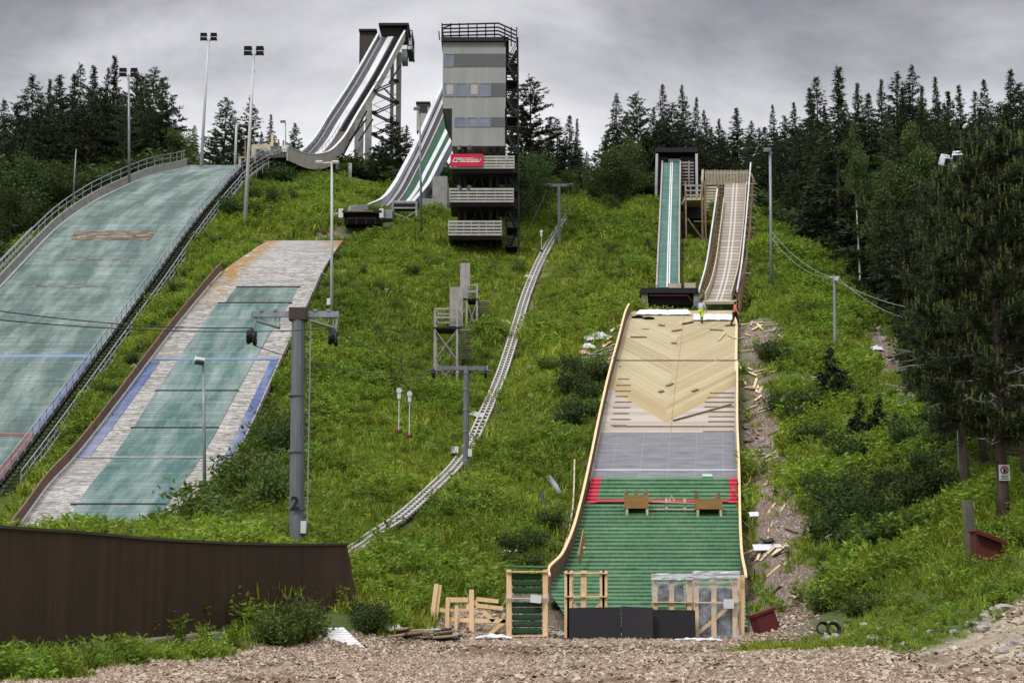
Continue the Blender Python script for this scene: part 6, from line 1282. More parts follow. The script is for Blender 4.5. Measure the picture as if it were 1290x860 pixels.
def broadleaf(seed, H, R, base, mat, n=5200, leaf=.2, bark='birchbark', droop=.2, nl=16):
    rg = np.random.default_rng(seed); limbs = []; cl = []
    for k in range(nl):
        z0 = H * rg.uniform(base * .8, .8); a = rg.uniform(0, 6.28); f = (z0 / H - base) / (1 - base); ln = R * rg.uniform(.6, 1.1) * (1 - .55 * max(f, 0)); q = Vector((math.cos(a) * ln, math.sin(a) * ln, z0 + ln * rg.uniform(.5, 1.3))); q.z = min(q.z, H); limbs.append((Vector((0, 0, z0)), q, .012 * H * (1 - f * .6) * .35)); cl += [(q, .9), (Vector((0, 0, z0)).lerp(q, .6), .8)]
    for k in range(5): cl.append((Vector((rg.normal() * .2, rg.normal() * .2, H * (.78 + .05 * k))), .65))
    cen = np.array([tuple(c[0]) for c in cl]); rad = np.array([c[1] for c in cl]) * R * .42
    w = rg.integers(0, len(cl), n); v = unit(rg.normal(size=(n, 3))) * (rg.uniform(.2, 1, n) ** .5)[:, None]; v[:, 2] *= .8
    C = cen[w] + v * rad[w][:, None]; D = unit(rg.normal(size=(n, 3)) + np.array([0, 0, -droop * 2.5]) + v * .5)
    return leaf_mesh('crown', C, D, side(D, rg), rg.uniform(.7, 1.3, n) * leaf, rg.uniform(.5, .8, n) * leaf, mat, 'diamond'), trunk_mesh('trunk', H * .92, .011 * H, rg, M[bark], .2, limbs)
SPR = [conifer(10 + k, 18, (2.7, 3.3, 2.2, 2.9)[k], .03, ex=(1, .9, 1.15, .8)[k]) for k in range(4)]
PIN = [conifer(30 + k, 18, (3.0, 3.5, 2.6, 3.2, 2.4)[k], (.16, .10, .24, .2, .12)[k], True, ex=(.8, .62, .7, .55, .95)[k], ragged=(.4, .5, .55, .6, .45)[k]) for k in range(5)]
BIR = [broadleaf(50 + k, 15, 2.6, .28, M['birch'], 16000, .23, nl=24) for k in range(2)] + [broadleaf(57, 15, 2.0, .55, M['birch'], 7000, .22, nl=16)]
BSH = [broadleaf(60 + k, 5, 2.0, .1, M['bush' if k == 0 else 'bush2'], 5200, .17, 'bark', .05, 20) for k in range(2)]
SMS = [conifer(80, 3.0, 1.1, .02, False, 1.6)]
def plant(name, cat, label, pair, p, s, group=None, rz=None, sxy=1.0, crown='crown', trunk='trunk'):
    T = thing(name, label, cat, p, group); T.rotation_euler = (random.gauss(0, .018), random.gauss(0, .018), random.uniform(0, 6.28) if rz is None else rz); T.scale = (s * sxy, s * sxy, s)
    for nm, me_ in ((crown, pair[0]), (trunk, pair[1])): o = bpy.data.objects.new(nm, me_); COL.objects.link(o); o.parent = T
    return T
def tree(kind, px, ytop, Y, label, group=None, sxy=1.0, ybase=None):
    top = at(px, ytop, Y); z0 = tz(top.x, Y) - .1; h = top.z - z0; lib, H0, nm = {'s': (SPR, 18, 'spruce_tree'), 'p': (PIN, 18, 'pine_tree'), 'b': (BIR, 15, 'birch_tree'), 'u': (BSH, 5, 'willow_bush')}[kind[0]]
    pair = random.choice(lib) if len(kind) == 1 else lib[int(kind[1])]; s = h / H0 * (1.0 if kind[0] in 'sp' else .93)
    return plant(nm, 'bush' if kind[0] == 'u' else 'tree', label, pair, (top.x, Y, z0), s, group, sxy=sxy * random.choice((.85, 1.0, 1.1, 1.3, 1.5)) / max(.55, min(s, 1.6)) ** .35)
XROW = 0
GL, GM, GRR = 'dark conifers beyond the wide teal landing', 'conifers behind the towers', 'dark forest conifers on the right'
for k, (px, yt, Y, kd) in enumerate(((8, 122, 172, 's'), (30, 130, 186, 'p'), (48, 93, 190, 's'), (66, 99, 194, 'p'), (80, 95, 188, 'p'), (91, 92, 192, 's'), (104, 79, 190, 's'), (123, 81, 195, 's'), (138, 86, 190, 'p'), (150, 68, 188, 's'), (170, 90, 194, 'p'), (182, 92, 198, 'p'), (194, 85, 190, 'p'), (206, 96, 196, 'p'), (116, 110, 180, 'p'), (160, 118, 182, 'p'), (40, 160, 178, 'p'), (75, 140, 181, 'p'), (188, 128, 184, 'p'), (-20, 120, 180, 's'), (-45, 95, 176, 's'), (22, 150, 174, 'p'), (56, 118, 184, 's'), (132, 108, 186, 's'), (210, 130, 188, 's'))):
    tree(kd, px, yt, Y, {104: 'tall slender conifer rising above the middle of the left forest', 150: 'tallest conifer of the forest beyond the wide teal landing', 8: 'dark conifer at the left edge beyond the teal landing', 48: 'pointed conifer at the left shoulder of the left forest'}.get(px, 'dark conifer in the dense forest beyond the wide teal landing'), None if px in (104, 150, 8, 48) else GL)
for px, yt, Y, kd, lb in ((219, 152, 192, 'p0', 'small conifer at the right end of the left forest'), (246, 158, 196, 's1', 'lone small conifer between the left forest and the floodlight pole'), (284, 122, 193, 'p1', 'bushy pine left of the slender pale pole behind the takeoff'), (318, 120, 192, 'p0', 'bushy pine behind the tall floodlight pole at the takeoff'), (343, 143, 190, 's0', 'slim spruce right of the takeoff pines'), (330, 165, 188, 's1', 'low spruce behind the takeoff platform'), (371, 154, 193, 'p2', 'small round pine left of the tallest inrun'), (300, 150, 188, 'p1', 'low pine behind the takeoff platform'), (270, 160, 190, 'p1', 'low pine behind the crest of the wide teal landing'),
        (495, 146, 186, 'p1', 'dark pine between the tallest inrun and the green inrun'), (482, 175, 182, 'p1', 'lower pine in front of the tallest inrun legs'), (512, 158, 190, 'p0', 'pine right behind the slim pole left of the tower'), (435, 205, 186, 'p1', 'low pine beneath the tallest inrun'),
        (668, 97, 172, 'p1', 'tall pine directly right of the grey tower'), (690, 146, 180, 's0', 'slim spruce second right of the grey tower'), (702, 149, 182, 's1', 'slim spruce third right of the grey tower'), (716, 145, 184, 's0', 'slim spruce left of the small upper pylon wires'), (729, 149, 186, 's2', 'last slim spruce before the sky gap'), (655, 130, 178, 's1', 'spruce half hidden by the tower stairs'), (680, 165, 176, 'p0', 'low pine right of the tower stairs'), (722, 172, 180, 'p0', 'low pine before the sky gap'), (740, 190, 200, 'p0', 'small pine in the sky gap')):
    tree(kd, px, yt, Y, lb, None, 1.35 if 420 < px < 520 else 1.0)
for k in range(34):
    px = 760 + k * 17 + random.uniform(-6, 6); tree(random.choice('ppps'), px, np.interp(px, [760, 850, 940, 1040, 1330], [170, 140, 165, 128, 125]) + random.uniform(0, 26), 190 + random.uniform(-4, 8), 'dark conifer in the dense forest filling the right side', GRR, 1.2)
for k in range(16): px = -10 + k * 15 + random.uniform(-5, 5); tree(random.choice('pps'), px, np.interp(px, [-10, 50, 150, 220], [150, 118, 105, 150]) + random.uniform(0, 24), 199 + random.uniform(0, 6), 'dark conifer in the dense forest beyond the wide teal landing', GL, 1.2)
for px, yt, Y, kd in ((777, 118, 178, 's'), (791, 140, 174, 'p'), (806, 116, 180, 'p'), (820, 135, 176, 'p'), (833, 105, 182, 's'), (846, 130, 178, 'p'), (861, 107, 184, 'p'), (872, 121, 180, 's'), (892, 138, 182, 'p'), (905, 150, 178, 'p'), (928, 136, 184, 'p'), (943, 152, 180, 'p'), (957, 160, 176, 'p'), (974, 131, 182, 's'), (990, 145, 178, 'p'), (1003, 128, 176, 'p'), (1018, 110, 172, 's'), (1029, 96, 166, 's'), (1062, 112, 168, 's'), (1078, 105, 170, 'p'), (1092, 116, 172, 's'), (1104, 99, 170, 'p'), (1124, 90, 172, 's'), (1135, 112, 168, 'p'), (1146, 82, 170, 's'), (1160, 108, 166, 'p'), (1180, 96, 168, 's'), (1196, 114, 170, 'p'), (1210, 105, 166, 'p'), (1228, 112, 164, 's'), (1244, 98, 168, 's'), (1268, 86, 162, 's'), (1284, 104, 166, 'p'), (1300, 95, 160, 's'), (1320, 90, 158, 's'),
        (880, 165, 172, 'p'), (910, 172, 170, 'p'), (940, 178, 170, 'p'), (965, 180, 166, 'p'), (985, 172, 164, 'p'), (1005, 160, 160, 'p'), (1022, 150, 158, 's'), (1040, 158, 156, 'p'), (1065, 150, 156, 's'), (1118, 140, 158, 'p'), (1165, 150, 156, 's'), (1190, 140, 158, 'p'), (1218, 150, 154, 's'), (1250, 140, 156, 'p'), (1280, 150, 152, 's'), (765, 165, 176, 'p'), (842, 160, 180, 'p'), (815, 165, 176, 'p'),
        (1020, 200, 150, 'p'), (1000, 215, 156, 'p'), (1060, 215, 148, 's'), (1090, 205, 146, 's'), (1120, 200, 146, 'p'), (975, 210, 160, 'p'), (950, 215, 164, 's'), (925, 200, 168, 'p'), (1160, 220, 140, 's'), (1195, 225, 136, 's'), (1230, 210, 138, 'p'), (1262, 205, 134, 's'), (1105, 260, 138, 's'), (1135, 290, 132, 's'), (1165, 300, 124, 's'), (1195, 280, 118, 's'), (1225, 260, 114, 's'), (1280, 240, 116, 's'), (1180, 330, 112, 's'), (1215, 330, 104, 'p'), (1250, 300, 100, 's'), (1290, 290, 98, 's'), (1310, 200, 104, 's'), (1340, 180, 110, 'p'), (1330, 260, 90, 's'), (1370, 200, 95, 's'), (1360, 120, 150, 's'), (1400, 120, 150, 'p')):
    tree(kd, px, yt, Y, {777: 'pointed spruce at the left end of the right forest', 1268: 'layered spruce high at the right edge of the skyline', 1146: 'tallest pointed spruce in the middle of the right skyline', 833: 'tall spruce on the skyline above the dark start house'}.get(px, 'dark conifer in the dense forest filling the right side'), None if px in (777, 1268, 1146, 833) else GRR)
for px, yt, Y, kd in ((1128, 185, 136, 'p'), (1130, 205, 129, 's'), (1152, 225, 123, 's'), (1178, 210, 119, 'p'), (1168, 255, 113, 's'), (1112, 240, 139, 's'), (1140, 265, 118, 'p'), (1120, 250, 131, 's')): tree(kd, px, yt, Y, 'dark conifer in the dense forest filling the right side', GRR, 1.25)
tree('s2', 1050, 84, 146, 'tall slender dark spruce standing clear before the right forest, lowest branches drooping', sxy=1.25)
tree('b2', 1077, 140, 137, 'slim birch with a bare white trunk in front of the right forest', sxy=.55); tree('b1', 1146, 140, 128, 'large leafy birch at the right, paler green than the conifers round it', sxy=1.1); tree('b0', 1118, 190, 126, 'leafy birch left of the largest birch', sxy=.9)
tree('b1', 1090, 180, 144, 'birch foliage beside the bare white birch trunk', sxy=.7)
for px, yt, Y, kd, lb in ((770, 188, 160, 'u1', 'round dark green willow bush at the upper edge of the grass slope'), (752, 215, 163, 'u1', 'smaller willow bush left of the round one by the sky gap'), (790, 180, 165, 'u0', 'willow bush right behind the round one at the grass edge'), (672, 190, 158, 'u1', 'large leafy willow right of the tower stairs'), (655, 215, 154, 'u1', 'leafy willow touching the tower stairs'), (690, 225, 162, 'u0', 'willow bush left of the small upper lift pylon'), (770, 245, 156, 'u1', 'low dark willow at the foot of the round bush'), (715, 215, 172, 'u0', 'pale willow bush behind the small upper lift pylon'),
        (15, 235, 150, 'u1', 'leafy willow at the left edge beyond the railing'), (40, 195, 158, 'u1', 'tallest leafy willow beyond the left railing'), (68, 200, 160, 'u1', 'leafy willow beyond the railing left of the thin steel post'), (-10, 190, 154, 'u1', 'dark willow half cut by the left edge'), (225, 165, 188, 'u0', 'leafy bush at the right end of the left forest'), (235, 180, 190, 'u0', 'low leafy bush beside the white wall end'), (432, 205, 182, 'u0', 'pale leafy bush under the tallest inrun'), (340, 212, 171, 'u0', 'leafy bush growing through the takeoff railing')):
    tree(kd, px, yt, Y, lb)
# the big pine in the right foreground
def big_pine(seed, H, R, base, shoots=True, n=52000, lean=0):
    rg = np.random.default_rng(seed); C, D, L, W = [], [], [], []; limbs = []; SC_, SD, SL = [], [], []
    z = base * H; per = 0
    while z < H * .97:
        f = (z - base * H) / (H * (1 - base)); prof = min(1, .55 + f * 1.6) * (1 - f) ** .6
        for b in range(int(rg.integers(4, 7))):
            a = rg.uniform(0, 6.283); ln = R * prof * rg.uniform(.7, 1.15) + .15; rise = rg.uniform(-.1, .35) + f * .5; d = np.array([math.cos(a), math.sin(a), rise]); d /= np.linalg.norm(d); o = np.array([0, 0, z]); limbs.append((Vector(o), Vector(o + d * ln * .9), .04 * (1 - f * .6)))
            ns = int(ln / .06) + 2
            for t_ in rg.uniform(.25, 1, ns) ** .7:
                sd = unit(rg.normal(size=(1, 3)) + d * 1.0 + [0, 0, .4])[0]; p0 = o + d * ln * t_; tl = rg.uniform(.25, .6); m = 32
                u_ = rg.uniform(0, 1, m); C.append(p0 + sd * (u_ * tl)[:, None]); D.append(rg.normal(size=(m, 3)) * .7 + sd * .8); L.append(rg.uniform(.10, .19, m)); W.append(rg.uniform(.022, .042, m))
                if shoots and t_ > .45 and rg.random() < .35: 
                    tip = p0 + sd * tl; m = 16; u_ = rg.uniform(0, 1, m); hh = rg.uniform(.2, .42); SC_.append(tip + np.array([0, 0, 1]) * (u_ * hh)[:, None]); SD.append(rg.normal(size=(m, 3)) * .35 + [0, 0, 1]); SL.append(rg.uniform(.06, .12, m))
        z += .40 * (1 - .3 * f)
    for k in range(9): a = rg.uniform(0, 6.28); z0 = H * rg.uniform(.12, base + .08); limbs.append((Vector((0, 0, z0)), Vector((math.cos(a) * 1.9, math.sin(a) * 1.9, z0 + rg.uniform(-.2, .4))), .028))
    C, D, L, W = np.concatenate(C), unit(np.concatenate(D)), np.concatenate(L), np.concatenate(W); crown = leaf_mesh('crown', C, D, side(D, rg), L, W, M['pinetip0'], 'tri')
    SC_, SD, SL = np.concatenate(SC_), unit(np.concatenate(SD)), np.concatenate(SL); sh = leaf_mesh('new_shoots', SC_, SD, side(SD, rg), SL, .03, M['shoot'], 'tri')
    return (crown, trunk_mesh('trunk', H * .97, .22, rg, M['bark'], .15, limbs)), sh
M['pinetip0'] = leafmat('dark_pine_needles', L3(.018, .032, .012), L3(.046, .070, .026), None, .7, .12); M['shoot'] = leafmat('pale_new_pine_shoots', L3(.10, .135, .032), L3(.18, .22, .06), None, .8, .2)
BP = [big_pine(5, 14.5, 3.1, .21), big_pine(6, 13.0, 3.0, .20)]
def bigtree(label, px, py, ytop, which, dY=0, sxy=1.0, Y=None):
    b = gp(px, py) if Y is None else gz(at(px, 600, Y).x, Y); top = at(px, ytop, b.y); (pair, sh) = BP[which]; s = (top.z - b.z) / (14.5, 13.0)[which]; T = plant('pine_tree', 'tree', label, pair, b - Vector((0, 0, .1)), s, None, None, sxy / s)
    o = bpy.data.objects.new('new_shoots', sh); COL.objects.link(o); o.parent = T
    mb = MB()
    for k in range(11):
        a = random.uniform(2.2, 4.4); z0 = random.uniform(2.6, 6.2); L_ = random.uniform(1.6, 3.6); d = Vector((math.cos(a), math.sin(a), random.uniform(-.18, .12))); p0 = Vector((0, 0, z0)); pts = [p0 + d * L_ * f_ + Vector((0, 0, .12 * math.sin(f_ * 5 + k))) for f_ in (0, .3, .6, .85, 1)]; mb.tube(pts, [.032, .026, .02, .014, .006], 5)
        for f_ in (.55, .75, .9): q = p0 + d * L_ * f_; mb.tube([q, q + Vector((random.uniform(-.4, .1), random.uniform(-.3, .3), random.uniform(-.2, .3)))], [.012, .004], 4)
    dead = mb.build('dead_branches', M['greywood'], None, base=(0, 0, 0)); dead.parent = T; return T
PT = bigtree('big dark pine in the right foreground carrying a white prohibition sign on its trunk', 1265, 655, 165, 0, sxy=1.05)
bigtree('dark pine behind the signed pine, pale shoots at its left side', 1216, 600, 215, 1, Y=70, sxy=.95); bigtree('dark pine cut by the right edge behind the signed pine', 1292, 620, 175, 1, Y=64, sxy=1.0); bigtree('dark pine farther back left of the signed pine', 1240, 560, 255, 0, Y=76, sxy=1.0); bigtree('dark pine at the right behind the others', 1330, 560, 170, 0, Y=72, sxy=1.1)
# sign on the trunk
b8 = gp(1265, 655); p, q = at(1258, 585, b8.y - .24), at(1272.5, 605, b8.y - .24); T = thing('prohibition_sign', 'white prohibition sign with a red ring fixed on the pine trunk', 'sign', Vector(((p.x + q.x) / 2, p.y, q.z)))
mb = MB(); cx, cz, w, h = (p.x + q.x) / 2, (p.z + q.z) / 2, q.x - p.x, p.z - q.z; mb.box((cx, p.y, cz), (w, .02, h)); mb.build('board', M['white'], T)
M['signred'] = pbr('sign_red', lin(150, 30, 40), lin(170, 40, 50), 3, .5, bump=0); rc = Vector((cx, p.y - .018, q.z + h * .66)); rr = w * .33; mb = MB(); mb.tube([rc + Vector((math.cos(a) * rr, 0, math.sin(a) * rr)) for a in np.linspace(0, 2 * math.pi, 25)], .022, 6); mb.bar(rc + Vector((-rr * .7, -.006, rr * .7)), rc + Vector((rr * .7, -.006, -rr * .7)), .03, .012); mb.build('red_ring', M['signred'], T)
mb = MB(); mb.bar(rc + Vector((-.02, .004, -rr * .7)), rc + Vector((.03, .004, rr * .5)), .07, .008, up=(0, 1, 0)); mb.bar(rc + Vector((.03, .004, -.02)), rc + Vector((.08, .004, -rr * .6)), .05, .008, up=(0, 1, 0))
for k, ww in enumerate((.72, .6, .8)): z_ = q.z + h * (.30 - k * .1); mb.bar((cx - w * ww / 2, p.y - .014, z_), (cx + w * ww / 2, p.y - .014, z_), .008, .022)
mb.build('black_marks', M['black'], T)
# small spruces and shrubs, each a plant of its own
for px, py, s, lb in ((1047, 503, 1.15, 'small dark spruce standing alone in front of the utility pole'), (1108, 548, .75, 'low dark spruce seedling right of the lone small spruce'), (1085, 556, .8, 'small spruce left of the low seedling'), (1128, 560, .6, 'smallest spruce seedling in the right undergrowth')): plant('spruce_tree', 'tree', lb, SMS[0], gp(px, py) - Vector((0, 0, .05)), s, None)
def shrub_pair(seed, H, R, mat, n, leaf):
    rg = np.random.default_rng(seed); lb = []
    for k in range(14): a = rg.uniform(0, 6.28); r = R * rg.uniform(.3, .95); lb.append((Vector((math.cos(a) * .1, math.sin(a) * .1, 0)), Vector((math.cos(a) * r, math.sin(a) * r, H * rg.uniform(.4, 1.15))), .015))
    w = rg.integers(0, 14, n); t_ = rg.uniform(.15, 1.05, n); P0 = np.array([tuple(l[0]) for l in lb])[w]; P1 = np.array([tuple(l[1]) for l in lb])[w]; C = P0 + (P1 - P0) * t_[:, None] + rg.normal(size=(n, 3)) * [R * .2, R * .2, H * .1]; C[:, 2] = np.abs(C[:, 2])
    D = unit(rg.normal(size=(n, 3)) + [0, 0, .3]); mb = MB()
    for a, b, r in lb: mb.tube([a, b], [r, r * .4], 5)
    o = mb.build('stems', M['bark'], None, base=(0, 0, 0)); me_ = o.data; bpy.data.objects.remove(o); return leaf_mesh('foliage', C, D, side(D, rg), rg.uniform(.7, 1.3, n) * leaf, rg.uniform(.35, .55, n) * leaf, mat, 'diamond'), me_
SH = [shrub_pair(90, 1.5, 1.1, M['bush'], 1500, .22), shrub_pair(91, 1.8, 1.2, M['bush2'], 1700, .22), shrub_pair(92, 1.1, 1.0, M['bush'], 1100, .2)]
def shrub(px, py, k, s, label, group=None): return plant('shrub', 'shrub', label, SH[k], gp(px, py) - Vector((0, 0, .1)), s, group, sxy=random.uniform(.9, 1.5), crown='foliage', trunk='stems')
for pts, k, s, lb, gr in (([(345, 558), (330, 575), (352, 580), (322, 598), (310, 615), (340, 610), (295, 632), (325, 640), (275, 648), (300, 660), (255, 668), (238, 676), (345, 640), (365, 560), (280, 668)], 0, 1.25, 'leafy shrub growing at the right edge of the bleached white landing', 'shrubs beside the bleached landing'),
        ([(365, 806), (345, 800), (383, 800), (352, 812), (376, 808)], 0, .7, 'leafy weed shrub at the foot of the brown wall', 'shrubs at the brown wall'), ([(462, 796), (472, 792), (480, 798), (455, 786)], 1, .42, 'dark leafy shrub behind the white slatted board', 'shrubs behind the slatted board'),
        ([(963, 452), (972, 458), (990, 462), (978, 446)], 1, .75, 'dark shrub beside the offcut litter below the worker in orange', 'shrubs by the offcut litter'),
        ([(1030, 625), (1050, 640), (1075, 620), (1010, 600), (1095, 640), (1060, 665), (1110, 665), (1130, 620), (1150, 640), (1040, 690), (1075, 695), (1120, 700), (1155, 680), (1170, 600), (1190, 625), (1020, 560), (1050, 575), (1075, 590), (1150, 570), (1185, 575), (1100, 600), (1000, 540), (985, 520), (1015, 520)], 1, .8, 'dark leafy shrub in the undergrowth right of the bare soil', 'shrubs in the right undergrowth'),
        ([(720, 470), (740, 485), (745, 505), (725, 500), (735, 530), (715, 540), (690, 465), (755, 475)], 1, .8, 'dark shrub left of the chevron side board', 'shrubs left of the chevrons'),
        ([(330, 226), (350, 232), (372, 236), (388, 246), (320, 250), (345, 262), (300, 275), (365, 255), (330, 275), (285, 268)], 1, .9, 'shrub on the grassy knoll below the tallest inrun', 'shrubs on the knoll'),
        ([(470, 275), (520, 300), (560, 310), (430, 330), (455, 345), (480, 365), (440, 400), (520, 350), (470, 420), (500, 390), (545, 340), (430, 440), (480, 460), (400, 530), (425, 500), (620, 345), (655, 345)], 0, .6, 'low green shrub in the meadow left of the coach stands', 'low shrubs in the meadow'),
        ([(740, 330), (770, 320), (790, 340), (810, 310), (760, 345), (720, 345), (905, 330), (960, 340), (990, 330), (950, 380), (1010, 360), (1020, 400)], 0, .55, 'low green shrub on the upper slope', 'low shrubs on the upper slope'), ([(675, 690), (665, 720), (650, 700), (690, 668), (640, 715)], 1, .5, 'dark weed clump left of the landing foot', 'weeds left of the landing foot'), ([(1040, 770), (1070, 760), (1090, 775), (1060, 745)], 1, .5, 'dark weed clump right of the rusty box', 'weeds right of the rusty box'),
        ([(1205, 540), (1225, 560), (1240, 545), (1190, 535), (1280, 560)], 1, 1.0, 'dark shrub at the foot of the right pines', 'shrubs under the pines'),
        ([(250, 330), (225, 370), (195, 415), (165, 460), (140, 500), (105, 550), (70, 590), (235, 350), (210, 390), (180, 440), (90, 560), (270, 310)], 1, .45, 'low shrub in the grass strip between the two left landings', 'shrubs between the left landings')):
    for (px, py) in pts: shrub(px, py, k if random.random() < .75 else random.choice((0, 1, 2)), s * random.uniform(.75, 1.2), lb, gr)

# ------------------------------------------------------------------ meadow: countless grass tufts, weeds and flowers
def tuft(seed, n, h, spread, w): rg = np.random.default_rng(seed); C = np.stack([rg.normal(0, spread, n), rg.normal(0, spread, n), np.full(n, -.04)], 1); D = unit(np.stack([rg.normal(0, .42, n), rg.normal(0, .42, n), np.ones(n)], 1)); return leaf_mesh('grass_blades', C, D, side(D, rg), rg.uniform(.5, 1.15, n) * h, rg.uniform(.7, 1.3, n) * w, M['grass'], 'blade')
def weed(seed, n, h, r, leaf, mat, shape='diamond'):
    rg = np.random.default_rng(seed); ns = 9; a = rg.uniform(0, 6.28, ns); P1 = np.stack([np.cos(a) * r * rg.uniform(.2, 1, ns), np.sin(a) * r * rg.uniform(.2, 1, ns), h * rg.uniform(.6, 1.1, ns)], 1); w = rg.integers(0, ns, n); t_ = rg.uniform(.1, 1, n); C = P1[w] * t_[:, None] * [1, 1, 1]; C[:, :2] += rg.normal(0, r * .12, (n, 2)); D = unit(np.stack([rg.normal(size=n), rg.normal(size=n), rg.uniform(-.2, .9, n)], 1)); return leaf_mesh('weed_leaves', C, D, side(D, rg), rg.uniform(.6, 1.3, n) * leaf, rg.uniform(.3, .5, n) * leaf, mat, shape)
def umbel(seed, mat): rg = np.random.default_rng(seed); n = 40; k = rg.integers(0, 5, n); c = rg.normal(0, .22, (5, 2)); C = np.stack([c[k, 0] + rg.normal(0, .05, n), c[k, 1] + rg.normal(0, .05, n), .62 + rg.normal(0, .03, n) + k * .05], 1); D = unit(rg.normal(size=(n, 3)) * [1, 1, .3]); return leaf_mesh('petals', C, D, side(D, rg), .09, .07, mat, 'diamond')
def hidden_collection(name, meshes):
    c = bpy.data.collections.new(name)
    for m_ in meshes: c.objects.link(bpy.data.objects.new(m_.name, m_))
    return c
def scatter_gn(name, coll, P, scale, kind='stuff', tilt=.15):
    me_ = bpy.data.meshes.new(name); P = np.asarray(P, dtype=np.float32); me_.vertices.add(len(P)); me_.vertices.foreach_set('co', P.ravel()); at1 = me_.attributes.new('size', 'FLOAT', 'POINT'); at1.data.foreach_set('value', np.asarray(scale, dtype=np.float32)); o = bpy.data.objects.new(name, me_); COL.objects.link(o); o['kind'] = kind
    ng = bpy.data.node_groups.new(name, 'GeometryNodeTree'); ng.interface.new_socket('Geometry', in_out='INPUT', socket_type='NodeSocketGeometry'); ng.interface.new_socket('Geometry', in_out='OUTPUT', socket_type='NodeSocketGeometry'); N = ng.nodes; L = ng.links
    gi, go = N.new('NodeGroupInput'), N.new('NodeGroupOutput'); ci = N.new('GeometryNodeCollectionInfo'); ci.inputs['Collection'].default_value = coll; ci.inputs['Separate Children'].default_value = True; ci.inputs['Reset Children'].default_value = True
    ip = N.new('GeometryNodeInstanceOnPoints'); ip.inputs['Pick Instance'].default_value = True; rv = N.new('FunctionNodeRandomValue'); rv.data_type = 'FLOAT_VECTOR'; rv.inputs[0].default_value = (-tilt, -tilt, 0); rv.inputs[1].default_value = (tilt, tilt, 6.283); na = N.new('GeometryNodeInputNamedAttribute'); na.data_type = 'FLOAT'; na.inputs['Name'].default_value = 'size'; ri = N.new('FunctionNodeRandomValue'); ri.data_type = 'INT'; ri.inputs[4].default_value = 0; ri.inputs[5].default_value = len(coll.objects) - 1
    m2p = N.new('GeometryNodeMeshToPoints'); L.new(gi.outputs[0], m2p.inputs[0]); L.new(m2p.outputs[0], ip.inputs['Points']); L.new(ci.outputs[0], ip.inputs['Instance']); L.new(rv.outputs[0], ip.inputs['Rotation']); L.new(na.outputs[0], ip.inputs['Scale']); L.new(ri.outputs[2], ip.inputs['Instance Index']); L.new(ip.outputs[0], go.inputs[0])
    o.modifiers.new('scatter', 'NODES').node_group = ng; return o
LITTER = [region(q_) for q_ in ([(1058, 478), (1110, 476), (1185, 512), (1160, 524), (1110, 505)], [(928, 402), (978, 402), (992, 430), (962, 470), (968, 525), (985, 590), (932, 600)], [(965, 470), (1045, 470), (1045, 490), (965, 484)], [(728, 450), (772, 405), (788, 408), (778, 455), (745, 474)])]
N0 = 165000
X = rng.uniform(-50, 45, N0); Yv = 34 + (178 - 34) * rng.uniform(0, 1, N0) ** 1.0
zz = np.array([tz(a, b) for a, b in zip(X, Yv)]); ax = Yv * CT + (zz - CZ) * ST; PX = 645 + F * X / ax; ok = (PX > -160) & (PX < 1470)
chip, road, soil, trail, forest = ground_masks(X, Yv); ok &= rng.uniform(0, 1, N0) > np.clip(chip * 1.15 + road * 1.05 + soil * .93 + trail * .75 + forest * .9, 0, 1)
for S_, mg in ((MAIN, .35), (LEFT2, .25), (BIG, .5), (GR, .1), (WD, .4)):
    a = np.interp(Yv, S_.Y, S_.xl) - mg; b = np.interp(Yv, S_.Y, S_.xr) + mg + (1.3 if S_ is BIG else 0); ok &= ~((X > a) & (X < b) & (Yv > S_.Y[0] - .3) & (Yv < S_.Y[-1]))
yw = np.interp(X, wx, wy); ok &= ~((X < -6) & (np.abs(Yv - yw) < .35)); ok &= ~((X > -8.2) & (X < -6.4) & (Yv > 30) & (Yv < 31))
ok &= ~((X > -7.0) & (X < -4.7) & (Yv > 51) & (Yv < 61)); ok &= ~((dist([(q.x, q.y) for q in ft], X, Yv, False) < 1.6) & (Yv < yw + .1) & (rng.uniform(0, 1, len(X)) < .9))
ok &= ~((X > 7.4) & (X < 11.6) & (Yv > 54.5) & (Yv < 66) & (rng.uniform(0, 1, len(X)) < np.where(Yv > 57, .985, .8))); ok &= ~((X > 9.6) & (X < 18.6) & (Yv > 124.5) & (Yv < 133) & (rng.uniform(0, 1, len(X)) < .8))
ok &= ~((X > 15.4) & (X < 18.6) & (Yv > 146) & (Yv < 158.5) & (rng.uniform(0, 1, len(X)) < .8)); ok &= ~((X > -16.2) & (X < -10.6) & (Yv > 146.6) & (Yv < 153.4))
ok &= ~((X > -.4) & (X < 10.6) & (Yv > 57) & (Yv < 70))
for q_ in LITTER: ok &= ~((mask(q_, X, Yv, .8) > .5) & (rng.uniform(0, 1, len(X)) < .85))
ok &= dist([(q.x, q.y) for q in RP[::4]], X, Yv, False) > .6
ok &= ~((X < -6) & (Yv > yw) & (Yv < 63) & (zz < 0))
X, Yv, zz = X[ok], Yv[ok], zz[ok]
clump = np.array([fbm(a, b, .13, 21) for a, b in zip(X, Yv)]); clump2 = np.array([fbm(a, b, .5, 31) for a, b in zip(X, Yv)]); PX, PY = 645 + F * X / (Yv * CT + (zz - CZ) * ST), 430 - F * (-Yv * ST + (zz - CZ) * CT) / (Yv * CT + (zz - CZ) * ST)
rightw = np.clip((X - 17) / 4, 0, 1)
isw = (rng.uniform(0, 1, len(X)) < np.clip(.34 + clump * .9 + rightw * .2, .06, .8) * np.where((X > -8) & (X < 9), .55, 1))
hs = (1 + .5 * clump + .35 * clump2); ST_ = np.stack([X, Yv, zz], 1)
near = np.clip((Yv - 38) / 20, .55, 1) * np.where((X > 8.5) & (X < 13) & (Yv < 60), .6, 1)
